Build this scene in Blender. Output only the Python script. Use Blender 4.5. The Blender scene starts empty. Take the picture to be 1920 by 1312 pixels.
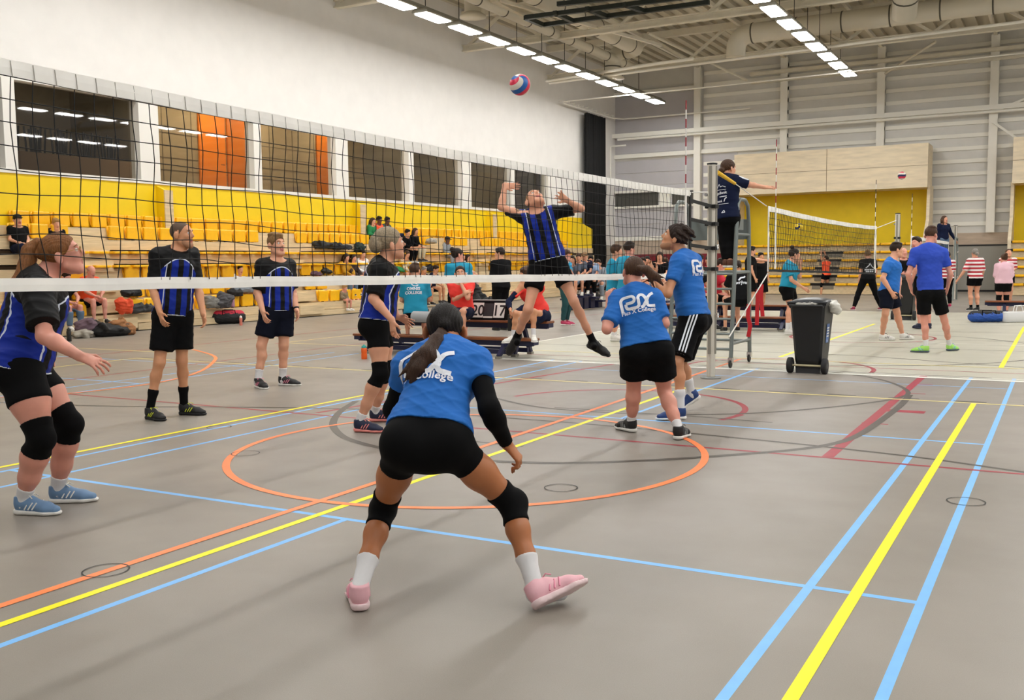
import bpy, bmesh, math, random
import numpy as np
from mathutils import Vector, Matrix
from mathutils.bvhtree import BVHTree

sc = bpy.context.scene
COL = sc.collection
random.seed(7)
PI = math.pi

# ------------------------------------------------------------------ camera
FPX = 1858.0
YAW, PITCH, ROLL = 0.5083, -0.0882, -0.01113
CAM = np.array([3.714, -1.713, 1.4376])
_f = np.array([-math.sin(YAW) * math.cos(PITCH), math.cos(YAW) * math.cos(PITCH), math.sin(PITCH)])
_r = np.array([math.cos(YAW), math.sin(YAW), 0.0])
_u = np.cross(_r, _f)
_c, _s = math.cos(ROLL), math.sin(ROLL)
RT = _c * _r + _s * _u
UP = -_s * _r + _c * _u
FW = _f
cd = bpy.data.cameras.new('camera')
cam = bpy.data.objects.new('camera', cd)
COL.objects.link(cam)
cd.sensor_fit = 'HORIZONTAL'
cd.sensor_width = 36.0
cd.lens = FPX / 1920.0 * 36.0
cd.clip_start = 0.05
cd.clip_end = 300
M = Matrix.Identity(4)
for i in range(3):
    M[i][0] = RT[i]; M[i][1] = UP[i]; M[i][2] = -FW[i]; M[i][3] = CAM[i]
cam.matrix_world = M
sc.camera = cam

# ------------------------------------------------------------------ world, exposure
w = bpy.data.worlds.new('world')
sc.world = w
w.use_nodes = True
bg = w.node_tree.nodes['Background']
bg.inputs[0].default_value = (1.0, 0.97, 0.92, 1)
bg.inputs[1].default_value = 0.25
sc.view_settings.view_transform = 'Standard'
sc.view_settings.look = 'None'
sc.view_settings.gamma = 1.0
sc.view_settings.use_curve_mapping = False
sc.view_settings.exposure = 0.4
LAMP = 31.0          # emission strength of every ceiling lamp diffuser
try:
    sc.cycles.max_bounces = 7
    sc.cycles.diffuse_bounces = 4
    sc.cycles.glossy_bounces = 3
    sc.cycles.transparent_max_bounces = 12
    sc.cycles.sample_clamp_indirect = 6.0
    sc.cycles.use_denoising = True
except Exception:
    pass


def ray(px, py):
    d = FW + (px - 960.0) / FPX * RT - (py - 656.0) / FPX * UP
    return d


def at(px, py, D):
    """point of the place that lies D metres deep in the direction of a sight line"""
    return CAM + ray(px, py) * D


# ------------------------------------------------------------------ materials
MATS = {}


def lin(c):
    if isinstance(c, str):
        c = c.lstrip('#')
        c = [int(c[i:i + 2], 16) / 255.0 for i in (0, 2, 4)]
    return tuple((x / 12.92 if x <= 0.04045 else ((x + 0.055) / 1.055) ** 2.4) for x in c)


def mat(name, col, rough=0.6, metal=0.0, noise=0.0, nscale=30.0, bump=0.0, bscale=200.0, spec=0.5, sheen=0.0, emit=0.0, stretch=None, sub=0.0):
    if name in MATS:
        return MATS[name]
    m = bpy.data.materials.new(name)
    m.use_nodes = True
    nt = m.node_tree
    b = nt.nodes['Principled BSDF']
    L = lin(col)
    b.inputs['Base Color'].default_value = (*L, 1)
    b.inputs['Roughness'].default_value = rough
    b.inputs['Metallic'].default_value = metal
    b.inputs['Specular IOR Level'].default_value = spec
    if sheen:
        b.inputs['Sheen Weight'].default_value = sheen
    if sub:
        b.inputs['Subsurface Weight'].default_value = sub
        b.inputs['Subsurface Radius'].default_value = (0.012, 0.005, 0.003)
        b.inputs['Subsurface Scale'].default_value = 1.0
    if emit:
        b.inputs['Emission Color'].default_value = (*L, 1)
        b.inputs['Emission Strength'].default_value = emit
    tc = None
    if noise or bump:
        tc = nt.nodes.new('ShaderNodeTexCoord')
        src = tc.outputs['Object']
        if stretch:
            mp = nt.nodes.new('ShaderNodeMapping')
            mp.inputs['Scale'].default_value = stretch
            nt.links.new(src, mp.inputs['Vector'])
            src = mp.outputs['Vector']
    if noise:
        n = nt.nodes.new('ShaderNodeTexNoise')
        n.inputs['Scale'].default_value = nscale
        n.inputs['Detail'].default_value = 4
        nt.links.new(src, n.inputs['Vector'])
        r = nt.nodes.new('ShaderNodeValToRGB')
        r.color_ramp.elements[0].position = 0.3
        r.color_ramp.elements[1].position = 0.7
        r.color_ramp.elements[0].color = (*[x * (1 - noise) for x in L], 1)
        r.color_ramp.elements[1].color = (*[min(1, x * (1 + noise * 0.6)) for x in L], 1)
        nt.links.new(n.outputs['Fac'], r.inputs['Fac'])
        nt.links.new(r.outputs['Color'], b.inputs['Base Color'])
    if bump:
        n2 = nt.nodes.new('ShaderNodeTexNoise')
        n2.inputs['Scale'].default_value = bscale
        n2.inputs['Detail'].default_value = 3
        nt.links.new(src, n2.inputs['Vector'])
        bp = nt.nodes.new('ShaderNodeBump')
        bp.inputs['Strength'].default_value = bump
        bp.inputs['Distance'].default_value = 0.01
        nt.links.new(n2.outputs['Fac'], bp.inputs['Height'])
        nt.links.new(bp.outputs['Normal'], b.inputs['Normal'])
    MATS[name] = m
    return m


# ------------------------------------------------------------------ mesh helpers
class MB:
    """collects boxes, tubes and sheets; build() links them as one mesh object"""

    def __init__(s):
        s.v = []; s.f = []; s.m = []; s.sm = []

    def add(s, vs, fs, mi=0, smooth=False):
        o = len(s.v)
        s.v += [tuple(map(float, q)) for q in vs]
        for f in fs:
            s.f.append(tuple(o + i for i in f)); s.m.append(mi); s.sm.append(smooth)
        return s

    def box(s, x0, x1, y0, y1, z0, z1, mi=0):
        vs = [(x, y, z) for z in (z0, z1) for y in (y0, y1) for x in (x0, x1)]
        return s.add(vs, [(0, 2, 3, 1), (4, 5, 7, 6), (0, 1, 5, 4), (2, 6, 7, 3), (0, 4, 6, 2), (1, 3, 7, 5)], mi)

    def rbox(s, x0, x1, y0, y1, z0, z1, r, mi=0):
        """box with rounded vertical edges and a soft top"""
        pts = []
        for (cx, cy, a0) in ((x1 - r, y1 - r, 0), (x0 + r, y1 - r, 90), (x0 + r, y0 + r, 180), (x1 - r, y0 + r, 270)):
            for k in range(5):
                a = math.radians(a0 + k * 22.5)
                pts.append((cx + r * math.cos(a), cy + r * math.sin(a)))
        n = len(pts); mx, my = (x0 + x1) / 2, (y0 + y1) / 2
        rings = []
        q = min(r, (z1 - z0) * 0.4) * 0.6
        for (z, ins) in ((z0, q * 0.5), (z0 + q, 0), (z1 - q, 0), (z1, q * 0.6)):
            hx, hy = (x1 - x0) / 2, (y1 - y0) / 2
            rings.append([(mx + (px - mx) * (1 - ins / hx), my + (py - my) * (1 - ins / hy), z) for px, py in pts])
        vs = [p for r_ in rings for p in r_]
        fs = [tuple(range(n - 1, -1, -1)), tuple(range(3 * n, 4 * n))]
        for k in range(3):
            for i in range(n):
                j = (i + 1) % n
                fs.append((k * n + i, k * n + j, (k + 1) * n + j, (k + 1) * n + i))
        return s.add(vs, fs, mi)

    def bar(s, a, b, wx, wz=None, mi=0, upv=(0, 0, 1)):
        """rectangular bar between two points"""
        wz = wx if wz is None else wz
        a = np.array(a, float); b = np.array(b, float)
        d = b - a; d /= np.linalg.norm(d)
        u = np.array(upv, float)
        if abs(d @ u) > 0.98:
            u = np.array([1.0, 0, 0])
        r = np.cross(d, u); r /= np.linalg.norm(r); u = np.cross(r, d)
        vs = []
        for p in (a, b):
            for (i, j) in ((-1, -1), (1, -1), (1, 1), (-1, 1)):
                vs.append(p + r * wx / 2 * i + u * wz / 2 * j)
        return s.add(vs, [(3, 2, 1, 0), (4, 5, 6, 7), (0, 1, 5, 4), (1, 2, 6, 5), (2, 3, 7, 6), (3, 0, 4, 7)], mi)

    def tube(s, pts, r, n=8, mi=0, cap=True, smooth=True):
        pts = [np.array(p, float) for p in pts]
        rs = r if hasattr(r, '__len__') else [r] * len(pts)
        t0 = pts[1] - pts[0]; t0 = t0 / (np.linalg.norm(t0) + 1e-12)
        nrm = np.cross(t0, [0, 0, 1.0])
        if np.linalg.norm(nrm) < 1e-3:
            nrm = np.cross(t0, [0, 1.0, 0])
        nrm /= np.linalg.norm(nrm)
        vs = []
        for i, p in enumerate(pts):
            if i == 0: t = pts[1] - pts[0]
            elif i == len(pts) - 1: t = pts[-1] - pts[-2]
            else: t = (pts[i + 1] - pts[i]) / (np.linalg.norm(pts[i + 1] - pts[i]) + 1e-12) + (pts[i] - pts[i - 1]) / (np.linalg.norm(pts[i] - pts[i - 1]) + 1e-12)
            t = t / (np.linalg.norm(t) + 1e-12)
            nrm = nrm - t * (nrm @ t); nrm /= (np.linalg.norm(nrm) + 1e-12)
            bn = np.cross(t, nrm)
            for k in range(n):
                a = 2 * PI * (k + .5) / n
                vs.append(p + rs[i] * (math.cos(a) * nrm + math.sin(a) * bn))
        fs = []
        for i in range(len(pts) - 1):
            for k in range(n):
                j = (k + 1) % n
                fs.append((i * n + k, i * n + j, (i + 1) * n + j, (i + 1) * n + k))
        s.add(vs, fs, mi, smooth)
        if cap:
            s.add(vs[:n], [tuple(range(n - 1, -1, -1))], mi)
            s.add(vs[-n:], [tuple(range(n))], mi)
        return s

    def lathe(s, prof, c=(0, 0, 0), n=20, mi=0, axis=2, smooth=True):
        vs = []
        for (r, z) in prof:
            for k in range(n):
                a = 2 * PI * k / n
                p = [r * math.cos(a), r * math.sin(a), z]
                if axis == 1: p = [p[0], p[2], p[1]]
                if axis == 0: p = [p[2], p[0], p[1]]
                vs.append((c[0] + p[0], c[1] + p[1], c[2] + p[2]))
        fs = []
        m = len(prof)
        for i in range(m - 1):
            for k in range(n):
                j = (k + 1) % n
                fs.append((i * n + k, i * n + j, (i + 1) * n + j, (i + 1) * n + k))
        s.add(vs, fs, mi, smooth)
        s.add(vs[:n], [tuple(range(n - 1, -1, -1))], mi)
        s.add(vs[-n:], [tuple(range(n))], mi)
        return s

    def prism(s, poly, axis, a0, a1, mi=0):
        """extrude a 2D polygon along axis 0/1/2; poly holds the two other coordinates in order"""
        n = len(poly); vs = []
        for a in (a0, a1):
            for (p, q) in poly:
                vs.append((a, p, q) if axis == 0 else ((p, a, q) if axis == 1 else (p, q, a)))
        fs = [tuple(range(n - 1, -1, -1)), tuple(range(n, 2 * n))]
        for i in range(n):
            j = (i + 1) % n
            fs.append((i, j, n + j, n + i))
        return s.add(vs, fs, mi)

    def strip(s, pts, wd, z, mi=0):
        """flat painted line along a ground polyline"""
        P = np.array([p[:2] for p in pts], float); n = len(P)
        vs = []
        for i in range(n):
            a = P[max(i - 1, 0)]; b = P[min(i + 1, n - 1)]
            t = b - a; t = t / (np.linalg.norm(t) + 1e-12)
            nn = np.array([-t[1], t[0]]) * wd / 2
            vs += [(*(P[i] + nn), z), (*(P[i] - nn), z)]
        return s.add(vs, [(2 * i, 2 * i + 1, 2 * i + 3, 2 * i + 2) for i in range(n - 1)], mi)

    def build(s, name, mats, parent=None, bevel=0.0, smooth=None):
        me = bpy.data.meshes.new(name)
        me.from_pydata(s.v, [], s.f)
        for m in (mats if isinstance(mats, (list, tuple)) else [mats]):
            me.materials.append(m)
        me.polygons.foreach_set('material_index', s.m)
        me.polygons.foreach_set('use_smooth', s.sm if smooth is None else [smooth] * len(s.f))
        bm = bmesh.new(); bm.from_mesh(me)
        bmesh.ops.recalc_face_normals(bm, faces=bm.faces)
        bm.to_mesh(me); bm.free()
        o = bpy.data.objects.new(name, me)
        COL.objects.link(o)
        if parent is not None:
            put(o, parent)
        if bevel:
            b = o.modifiers.new('bevel', 'BEVEL'); b.width = bevel; b.segments = 2; b.limit_method = 'ANGLE'
        return o


def put(o, parent):
    o.parent = parent
    o.matrix_parent_inverse = parent.matrix_world.inverted()


def tag(o, label=None, cat=None, group=None, kind=None):
    if label: o['label'] = label
    if cat: o['category'] = cat
    if group: o['group'] = group
    if kind: o['kind'] = kind
    return o


def thing(name, label, cat, loc=(0, 0, 0), group=None, kind=None):
    o = bpy.data.objects.new(name, None)
    o.empty_display_size = 0.1
    o.location = [float(q) for q in loc]
    COL.objects.link(o)
    o.matrix_world = Matrix.Translation([float(q) for q in loc])
    return tag(o, label, cat, group, kind)


def copy_tree(o, parent=None):
    c = o.copy()
    COL.objects.link(c)
    if parent is not None:
        c.parent = parent
        c.matrix_parent_inverse = o.matrix_parent_inverse.copy()
    for ch in list(o.children):
        copy_tree(ch, c)
    return c
# ------------------------------------------------------------------ structure materials
def floor_mat(name, c1, c2):
    m = bpy.data.materials.new(name); m.use_nodes = True
    nt = m.node_tree; b = nt.nodes['Principled BSDF']
    tc = nt.nodes.new('ShaderNodeTexCoord')
    n1 = nt.nodes.new('ShaderNodeTexNoise'); n1.inputs['Scale'].default_value = 0.7; n1.inputs['Detail'].default_value = 5
    n2 = nt.nodes.new('ShaderNodeTexNoise'); n2.inputs['Scale'].default_value = 260; n2.inputs['Detail'].default_value = 2
    mx = nt.nodes.new('ShaderNodeMix'); mx.data_type = 'FLOAT'; mx.inputs[0].default_value = 0.35
    nt.links.new(tc.outputs['Object'], n1.inputs['Vector']); nt.links.new(tc.outputs['Object'], n2.inputs['Vector'])
    nt.links.new(n1.outputs['Fac'], mx.inputs[2]); nt.links.new(n2.outputs['Fac'], mx.inputs[3])
    r = nt.nodes.new('ShaderNodeValToRGB')
    r.color_ramp.elements[0].position = 0.35; r.color_ramp.elements[1].position = 0.65
    r.color_ramp.elements[0].color = (*lin(c1), 1); r.color_ramp.elements[1].color = (*lin(c2), 1)
    nt.links.new(mx.outputs[0], r.inputs['Fac']); nt.links.new(r.outputs['Color'], b.inputs['Base Color'])
    # thin scratches only show in the gloss
    wv = nt.nodes.new('ShaderNodeTexNoise'); wv.inputs['Scale'].default_value = 3; wv.inputs['Detail'].default_value = 8
    nt.links.new(tc.outputs['Object'], wv.inputs['Vector'])
    mr = nt.nodes.new('ShaderNodeMapRange'); mr.inputs[3].default_value = 0.34; mr.inputs[4].default_value = 0.52
    nt.links.new(wv.outputs['Fac'], mr.inputs[0]); nt.links.new(mr.outputs[0], b.inputs['Roughness'])
    b.inputs['Specular IOR Level'].default_value = 0.35
    return m


FLOOR_G = floor_mat('floor_vinyl_grey', '#857e75', '#979087')
FLOOR_B = floor_mat('floor_vinyl_beige', '#b3b0a0', '#bfbcac')
WALLW = mat('white_plaster', '#eae7e2', 0.85, noise=0.03, nscale=2)
YEL = mat('yellow_panel', '#f3d000', 0.55, noise=0.04, nscale=3)
SEATY = mat('yellow_plastic', '#fbbd06', 0.4, noise=0.05, nscale=8)
WOOD = mat('birch_plywood', '#d9c29a', 0.6, noise=0.16, nscale=5, stretch=(1.5, 0.35, 4))
WOODB = mat('birch_fascia', '#e8d8ba', 0.6, noise=0.12, nscale=3, stretch=(0.5, 1, 3))
WOODP = mat('birch_wainscot', '#c3b09c', 0.6, noise=0.12, nscale=4, stretch=(0.5, 1, 3))
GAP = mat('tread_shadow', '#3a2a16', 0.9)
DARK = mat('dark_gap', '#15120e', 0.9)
STEEL = mat('cream_steel', '#e2dccb', 0.5, noise=0.05, nscale=4)
STEELW = mat('white_steel', '#f3f0e6', 0.5)
SIDING = mat('grey_siding', '#d9d7d1', 0.45, noise=0.05, nscale=2)
SIDELT = mat('lilac_grey_panel', '#bdbabd', 0.5, noise=0.03, nscale=2)
FRAMEW = mat('white_window_frame', '#e9e6de', 0.5)
BLK = mat('black_paint', '#121212', 0.5)
GREYM = mat('grey_steel', '#8b8d8c', 0.4, metal=0.5)
CHROME = mat('chrome', '#c8c8c8', 0.25, metal=1.0)
WHITEP = mat('white_plastic', '#e8e6e0', 0.5)
ROOFM = mat('roof_deck', '#cbc4b1', 0.6)

LY = mat('line_yellow', '#fff000', 0.45, noise=0.03, nscale=9)
LYP = mat('line_pale_yellow', '#e9d98a', 0.45)
LO = mat('line_orange', '#ff8a4c', 0.45, noise=0.05, nscale=9)
LB = mat('line_light_blue', '#78bbf5', 0.45, noise=0.05, nscale=9)
LR = mat('line_dark_red', '#9f2436', 0.45, noise=0.06, nscale=9)
LK = mat('line_dark_grey', '#4c463e', 0.45, noise=0.06, nscale=9)
LWH = mat('line_white', '#e9e7dd', 0.45)

XL, YB = -15.8, 44.0       # planes of the left wall and of the back wall
ROOFZ = 10.6

# ------------------------------------------------------------------ floor
fl = MB().box(-16.2, 16, -9, 11.15, -0.2, 0).build('floor', FLOOR_G); tag(fl, kind='structure')
f2 = MB().box(-4.6, 16, 11.15, 26.6, -0.2, 0).build('floor', FLOOR_B); tag(f2, kind='structure')
f3 = MB().box(-16.2, -4.6, 11.15, 26.6, -0.2, 0).box(-16.2, 16, 26.6, 44.3, -0.2, 0).build('floor', FLOOR_G); tag(f3, kind='structure')


def arc(cx, cy, r, a0, a1, n=64):
    return [(cx + r * math.cos(math.radians(a0 + (a1 - a0) * i / n)), cy + r * math.sin(math.radians(a0 + (a1 - a0) * i / n))) for i in range(n + 1)]


def smooth(pts, it=3):
    P = np.array(pts, float)
    for _ in range(it):
        P = np.concatenate([P[:1], np.stack([P[:-1] * .75 + P[1:] * .25, P[:-1] * .25 + P[1:] * .75], 1).reshape(-1, 2), P[-1:]])
    return [tuple(p) for p in P]


def lines(name, m, specs, z):
    b = MB()
    for i_, (pts, wd) in enumerate(specs):
        b.strip(pts, wd, z + .00001 * i_)
    o = b.build(name, m, fl); tag(o, kind='structure')
    return o


lines('floor_marking_blue', LB, [
    ([(2.776, -6), (2.776, 11.35)], .042), ([(3.236, -6), (3.236, 11.35)], .042), ([(.206, -6), (.206, 2.62)], .042), ([(.206, 6.63), (.206, 11.33)], .042),
    ([(-2.824, -6), (-2.824, 11.3)], .042), ([(-2.364, -6), (-2.364, 11.3)], .042), ([(-2.83, 2.635), (3.24, 2.635)], .042), ([(-2.83, 6.635), (3.24, 6.635)], .042), ([(-2.83, 10.3), (3.24, 10.3)], .03),
    ([(-12, 6.65), (-6.2, 6.65)], .04), ([(-6.2, -1), (-6.2, 11)], .04), ([(-6.7, -1), (-6.7, 11)], .04), ([(-12, 8.7), (-6.2, 8.7)], .035)], .0006)
lines('floor_marking_red', LR, [
    ([(-9, 5.62), (7, 5.58)], .045), ([(2.25, 5.62), (2.25, 11.3)], .085), ([(2.29, 8.15), (2.62, 8.15)], .16), ([(2.2, 7.3), (2.42, 7.3)], .04), ([(2.25, 9.5), (2.47, 9.5)], .04), ([(2.25, 10.35), (2.45, 10.35)], .04),
    (arc(-.16, 7.32, 1.27, -18, 170), .06), ([(1.05, 6.93), (1.13, 7.3)], .06), ([(-2.6, 5.7), (-1.9, 10.2), (-1.75, 11.2)], .06), ([(-10.2, -4), (-10.1, 26)], .05), ([(-8.9, 12), (-8.87, 26)], .05), ([(-7.4, -4), (-7.4, 26)], .04),
    ([(-4.6, 11.93), (6, 11.93)], .035), (arc(.4, 11.47, 1.22, -5, 185), .06), (arc(.5, 17.2, 1.25, 0, 360), .05)], .0010)
lines('floor_marking_black', LK, [
    (smooth([(-2.76, 6.52), (-2.45, 5.85), (-2.03, 5.23), (-1.67, 4.87), (-1.37, 4.65), (-0.87, 4.45), (-0.26, 4.35), (0.27, 4.45), (0.64, 4.57), (1.24, 5.01), (1.69, 5.48), (1.95, 5.75), (2.17, 6.1), (2.29, 6.55), (2.33, 7.44), (2.36, 8.54), (2.33, 9.38)], 2), .07),
    (smooth([(-1.6, 7.37), (-0.87, 6.93), (-0.25, 6.87), (0.34, 6.96), (1.14, 7.33), (1.74, 8.06), (2.13, 8.72), (2.28, 9.13), (2.32, 9.47), (2.2, 9.95), (1.91, 10.59), (1.46, 11.06), (0.69, 11.54)], 2), .05), (smooth([(-9, 4.4), (-5.26, 4.95), (-3.41, 5.75), (-2.3, 6.12), (-.82, 6.22), (.46, 6.21), (2.52, 5.99), (3.52, 5.68), (6, 4.6)]), .045),
    (arc(.4, 15.2, 3.2, 0, 360, 96), .045), ([(-4.6, 13.75), (1, 13.62), (3.29, 12.72), (6, 11.9)], .04), ([(-.66, 6.99), (.7, 7.03), (1.5, 6.98)], .03), ([(-.62, 5.05), (.05, 5.02)], .03),
    ([(-4, 15.2), (8, 15.2)], .03), ([(-4, 17.1), (8, 17.1)], .03), ([(-4, 19.2), (8, 19.2)], .03), ([(-4, 21.5), (8, 21.5)], .03), ([(-4.5, 11.4), (3, 11.32)], .03)]
    + [([(x, 9.08), (x + .3, 9.08)], .045) for x in [-9 + .62 * k for k in range(26)]], .0014)
lines('floor_marking_yellow', LY, [
    ([(0, -6), (0, 9)], .05), ([(2.975, -6), (2.975, 9)], .05), ([(-2.975, -6), (-2.975, 9)], .05), ([(3.03, 12.6), (3.03, 21.2)], .06), ([(.08, 12.95), (.08, 14.1)], .06), ([(.1, 15.6), (.1, 21.2)], .06)], .0018)
lines('floor_marking_pale_yellow', LYP, [
    ([(-9, 8.975), (9, 8.975)], .05), ([(-9, -4), (-9, 9)], .05), ([(-4.6, 12.55), (9, 12.55)], .05), ([(-12, 9.9), (-9.3, 9.9)], .05), ([(-8.9, 12.2), (-8.9, 26)], .05), ([(-8.9, 12.2), (-5, 12.2)], .05)], .0022)
lines('floor_marking_orange', LO, [
    (arc(-.25, 4.69, 1.79, 0, 360, 96), .055), ([(-.21, -6), (-.21, 3.4), (-.26, 7.6), (-.36, 12.4)], .052),
    (smooth([(-9.4, 10.5), (-8.05, 9.75), (-7.3, 8.93), (-6.55, 8.0), (-6.15, 7.2), (-6.0, 6.5), (-6.15, 5.6), (-6.75, 4.95), (-7.6, 4.3), (-9, 3.6)]), .055)], .0026)
lines('floor_marking_white', LWH, [([(-4.6, 11.12), (9, 11.02)], .13), ([(-4.6, 11.3), (9, 11.2)], .05), ([(-4.6, 11.12), (-4.6, 26.6)], .07), ([(-4.6, 16.3), (9, 16.3)], .04)], .0030)
# socket covers: thin dark rings let into the vinyl
b = MB()
for (x, y) in ((-.22, 1.36), (.95, 3.87), (3.25, 4.61), (-2.84, 4.66), (-1.73, 3.84)):
    b.strip(arc(x, y, .105, 0, 360, 28), .008, .0034)
o = b.build('floor_socket_rings', BLK, fl); tag(o, kind='structure')

# ------------------------------------------------------------------ left wall with its window band
WIN = [(8.1, 11.55), (11.8, 15.05), (15.6, 18.9), (19.15, 22.4), (22.95, 26.25), (26.5, 29.65), (30.25, 33.35), (33.6, 36.6)]
Z0, Z1 = 3.5, 5.42
b = MB()
b.box(XL - .3, XL, -2, 44.3, Z1, 12.0)                       # plain white above the windows
b.box(XL - .3, XL, 37.0, 44.3, 0, Z1)
b.box(XL - .3, XL, -2, 37.0, 0, Z0)
b.box(XL - .3, XL, -2, 8.1, Z0, Z1)
wl = b.build('wall_left', WALLW); tag(wl, kind='structure')
b = MB()
ed = [8.1] + [v for wv in WIN for v in wv] + [37.0]
for i in range(0, len(ed) - 1, 2):
    a0 = ed[i]; a1 = ed[i + 1]
    b.box(XL - .28, XL + .035, a0 - .02, a1 + .02, Z0, Z1)
b.box(XL - .1, XL + .06, -2, 37.2, Z0 - .07, Z0 + .02)
b.box(XL - .25, XL + .03, 8, 37.05, Z1 - .03, Z1 + .04)
o = b.build('window_frames', FRAMEW, wl); tag(o, kind='structure')


def glass_mat(name='window_glass', tint=(0.8, 0.78, 0.74)):
    m = bpy.data.materials.new(name); m.use_nodes = True
    nt = m.node_tree; nt.nodes.remove(nt.nodes['Principled BSDF'])
    out = nt.nodes['Material Output']
    tr = nt.nodes.new('ShaderNodeBsdfTransparent'); tr.inputs[0].default_value = (*tint, 1)
    gl = nt.nodes.new('ShaderNodeBsdfGlossy'); gl.inputs['Roughness'].default_value = 0.02
    gl.inputs[0].default_value = (1, 1, 1, 1)
    fr = nt.nodes.new('ShaderNodeFresnel'); fr.inputs[0].default_value = 1.6
    mx = nt.nodes.new('ShaderNodeMixShader')
    ge = nt.nodes.new('ShaderNodeNewGeometry'); mu = nt.nodes.new('ShaderNodeMath'); mu.operation = 'SUBTRACT'; mu.inputs[0].default_value = 1.0
    nt.links.new(ge.outputs['Backfacing'], mu.inputs[1])
    m3 = nt.nodes.new('ShaderNodeMath'); m3.operation = 'MULTIPLY'; nt.links.new(fr.outputs[0], m3.inputs[0]); nt.links.new(mu.outputs[0], m3.inputs[1])
    nt.links.new(m3.outputs[0], mx.inputs[0]); nt.links.new(tr.outputs[0], mx.inputs[1]); nt.links.new(gl.outputs[0], mx.inputs[2])
    nt.links.new(mx.outputs[0], out.inputs[0])
    return m


GLASS = glass_mat()
for i, (a, c) in enumerate(WIN):
    o = MB().box(XL - .16, XL - .15, a, c, Z0, Z1).build('window_%d' % (i + 1), GLASS); tag(o, kind='structure')

# the rooms behind the glass
ROOMW = mat('corridor_block', '#ad9873', 0.8, noise=0.05, nscale=3)
ROOMD = mat('lounge_dark', '#8d8069', 0.8)
RB = XL - 3.2
b = MB()
b.box(RB - .1, RB, 18.0, 28.0, Z0, 6.6)
for z in (3.85, 4.2, 4.55, 4.9, 5.25):
    b.box(RB, RB + .012, 18.0, 28.0, z, z + .018, 1)
for y in np.arange(18.6, 28, 1.1):
    b.box(RB, RB + .012, y, y + .018, Z0, 6.6, 1)
o = b.build('wall_corridor', [ROOMW, mat('block_joint', '#6f5f47', 0.9)]); tag(o, kind='structure')
o = MB().box(RB - 3.1, RB - 3, 6, 17.95, Z0, 6.6).box(RB - .1, RB, 28.0, 44, Z0, 6.6).box(RB - 3, RB, 17.9, 17.98, Z0, 6.6).build('wall_lounge', ROOMD); tag(o, kind='structure')
o = MB().box(RB - 3.1, XL - .3, 6, 44, Z0 - .15, Z0).build('floor', mat('corridor_floor', '#5b5348', 0.5)); tag(o, kind='structure')
o = MB().box(RB - 3.1, XL - .3, 6, 44, 6.6, 6.7).build('ceiling', mat('corridor_ceiling', '#6b6456', 0.8)); tag(o, kind='structure')
ORG = mat('orange_door', '#ff8a0a', 0.45, noise=0.05, nscale=3)
ORGD = mat('dark_orange_door', '#e07a10', 0.45)
for i, (y0, y1, mm) in enumerate(((19.95, 21.0, ORG), (21.1, 22.3, ORGD), (25.3, 26.4, ORGD))):
    d = MB().box(RB + .01, RB + .07, y0, y1, Z0, 6.0).build('door_%d' % (i + 1), mm); tag(d, kind='structure')
    h = MB().tube([(RB + .07, y1 - .12, 4.5), (RB + .14, y1 - .12, 4.5), (RB + .14, y1 - .28, 4.5)], .012).build('door_handle', CHROME, d)
LAMPC = mat('corridor_fill', '#fff4e0', 0.5, emit=75.0)
for (y, x, e) in ((17.6, RB + 1.1, 0), (20.0, RB + 1.1, 0), (22.4, RB + 1.1, 0), (25.5, RB + 1.1, 0), (13.4, RB - 1.2, 0), (10.5, RB - 1.2, 0), (29.5, RB + 1.2, 0), (33.5, RB + 1.2, 0), (37.5, RB + 1.2, 0)):  # unseen lamps added to brighten the rooms behind the glass
    t = thing('room_fill_light', 'added unseen ceiling lamp in the room behind the window band', 'light', (x, y, 6.6), 'added lamps behind the windows')
    MB().box(x - .1, x + .1, y - .6, y + .6, 6.54, 6.6).build('housing', FRAMEW, t)
    MB().box(x - .08, x + .08, y - .58, y + .58, 6.525, 6.54).build('diffuser', LAMPC if 15.5 < y < 28 else mat('lounge_fill', '#fff4e0', .5, emit=30.0), t)
# stools turned upside down on the tables of the dark lounge
STOOL = mat('stool_black', '#0e0d0c', 0.6)
for k in range(9):
    y = 14.3 + k * .38; x = RB - .6 + (k % 2) * .35
    t = thing('stool', 'black stool upside down on the lounge counter behind the first wide window', 'stool', (x, y, 4.3), 'stools on the lounge counter')
    MB().rbox(x - .16, x + .16, y - .15, y + .15, 4.3, 4.36, .05).build('seat', STOOL, t)
    for (i, j) in ((-1, -1), (1, -1), (-1, 1), (1, 1)):
        MB().bar((x + i * .11, y + j * .11, 4.36), (x + i * .14, y + j * .14, 5.0), .035).build('leg', STOOL, t)
t = MB().box(RB - 1.0, RB + .2, 14.0, 17.8, Z0, 4.3).build('lounge_counter', mat('counter_brown', '#7a6142', 0.6))
tag(t, 'brown lounge counter behind the first wide window, stools on top', 'counter')
# potted plant at the fifth window
t = thing('potted_plant', 'green leafy plant standing at the post between the third and fourth window', 'plant', (XL - .7, 22.9, Z0))
MB().lathe([(.12, Z0), (.16, Z0 + .9), (.15, Z0 + .9)], (XL - .7, 23.3, 0), 14).build('pot', DARK, t)
b = MB()
for k in range(46):
    a = random.uniform(0, 2 * PI); z = Z0 + .95 + random.uniform(0, .75); l = random.uniform(.12, .3)
    p = np.array([XL - .7, 23.3, z]); d = np.array([math.cos(a), math.sin(a), random.uniform(-.3, .6)])
    q = np.cross(d, [0, 0, 1]); q /= np.linalg.norm(q)
    b.add([p, p + d * l * .5 + q * .05, p + d * l, p + d * l * .5 - q * .05, p + d * l * .5 + np.array([0, 0, .02])], [(0, 1, 4), (1, 2, 4), (2, 3, 4), (3, 0, 4)])
b.build('foliage', mat('leaf_green', '#3d7a2c', 0.5), t)

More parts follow.
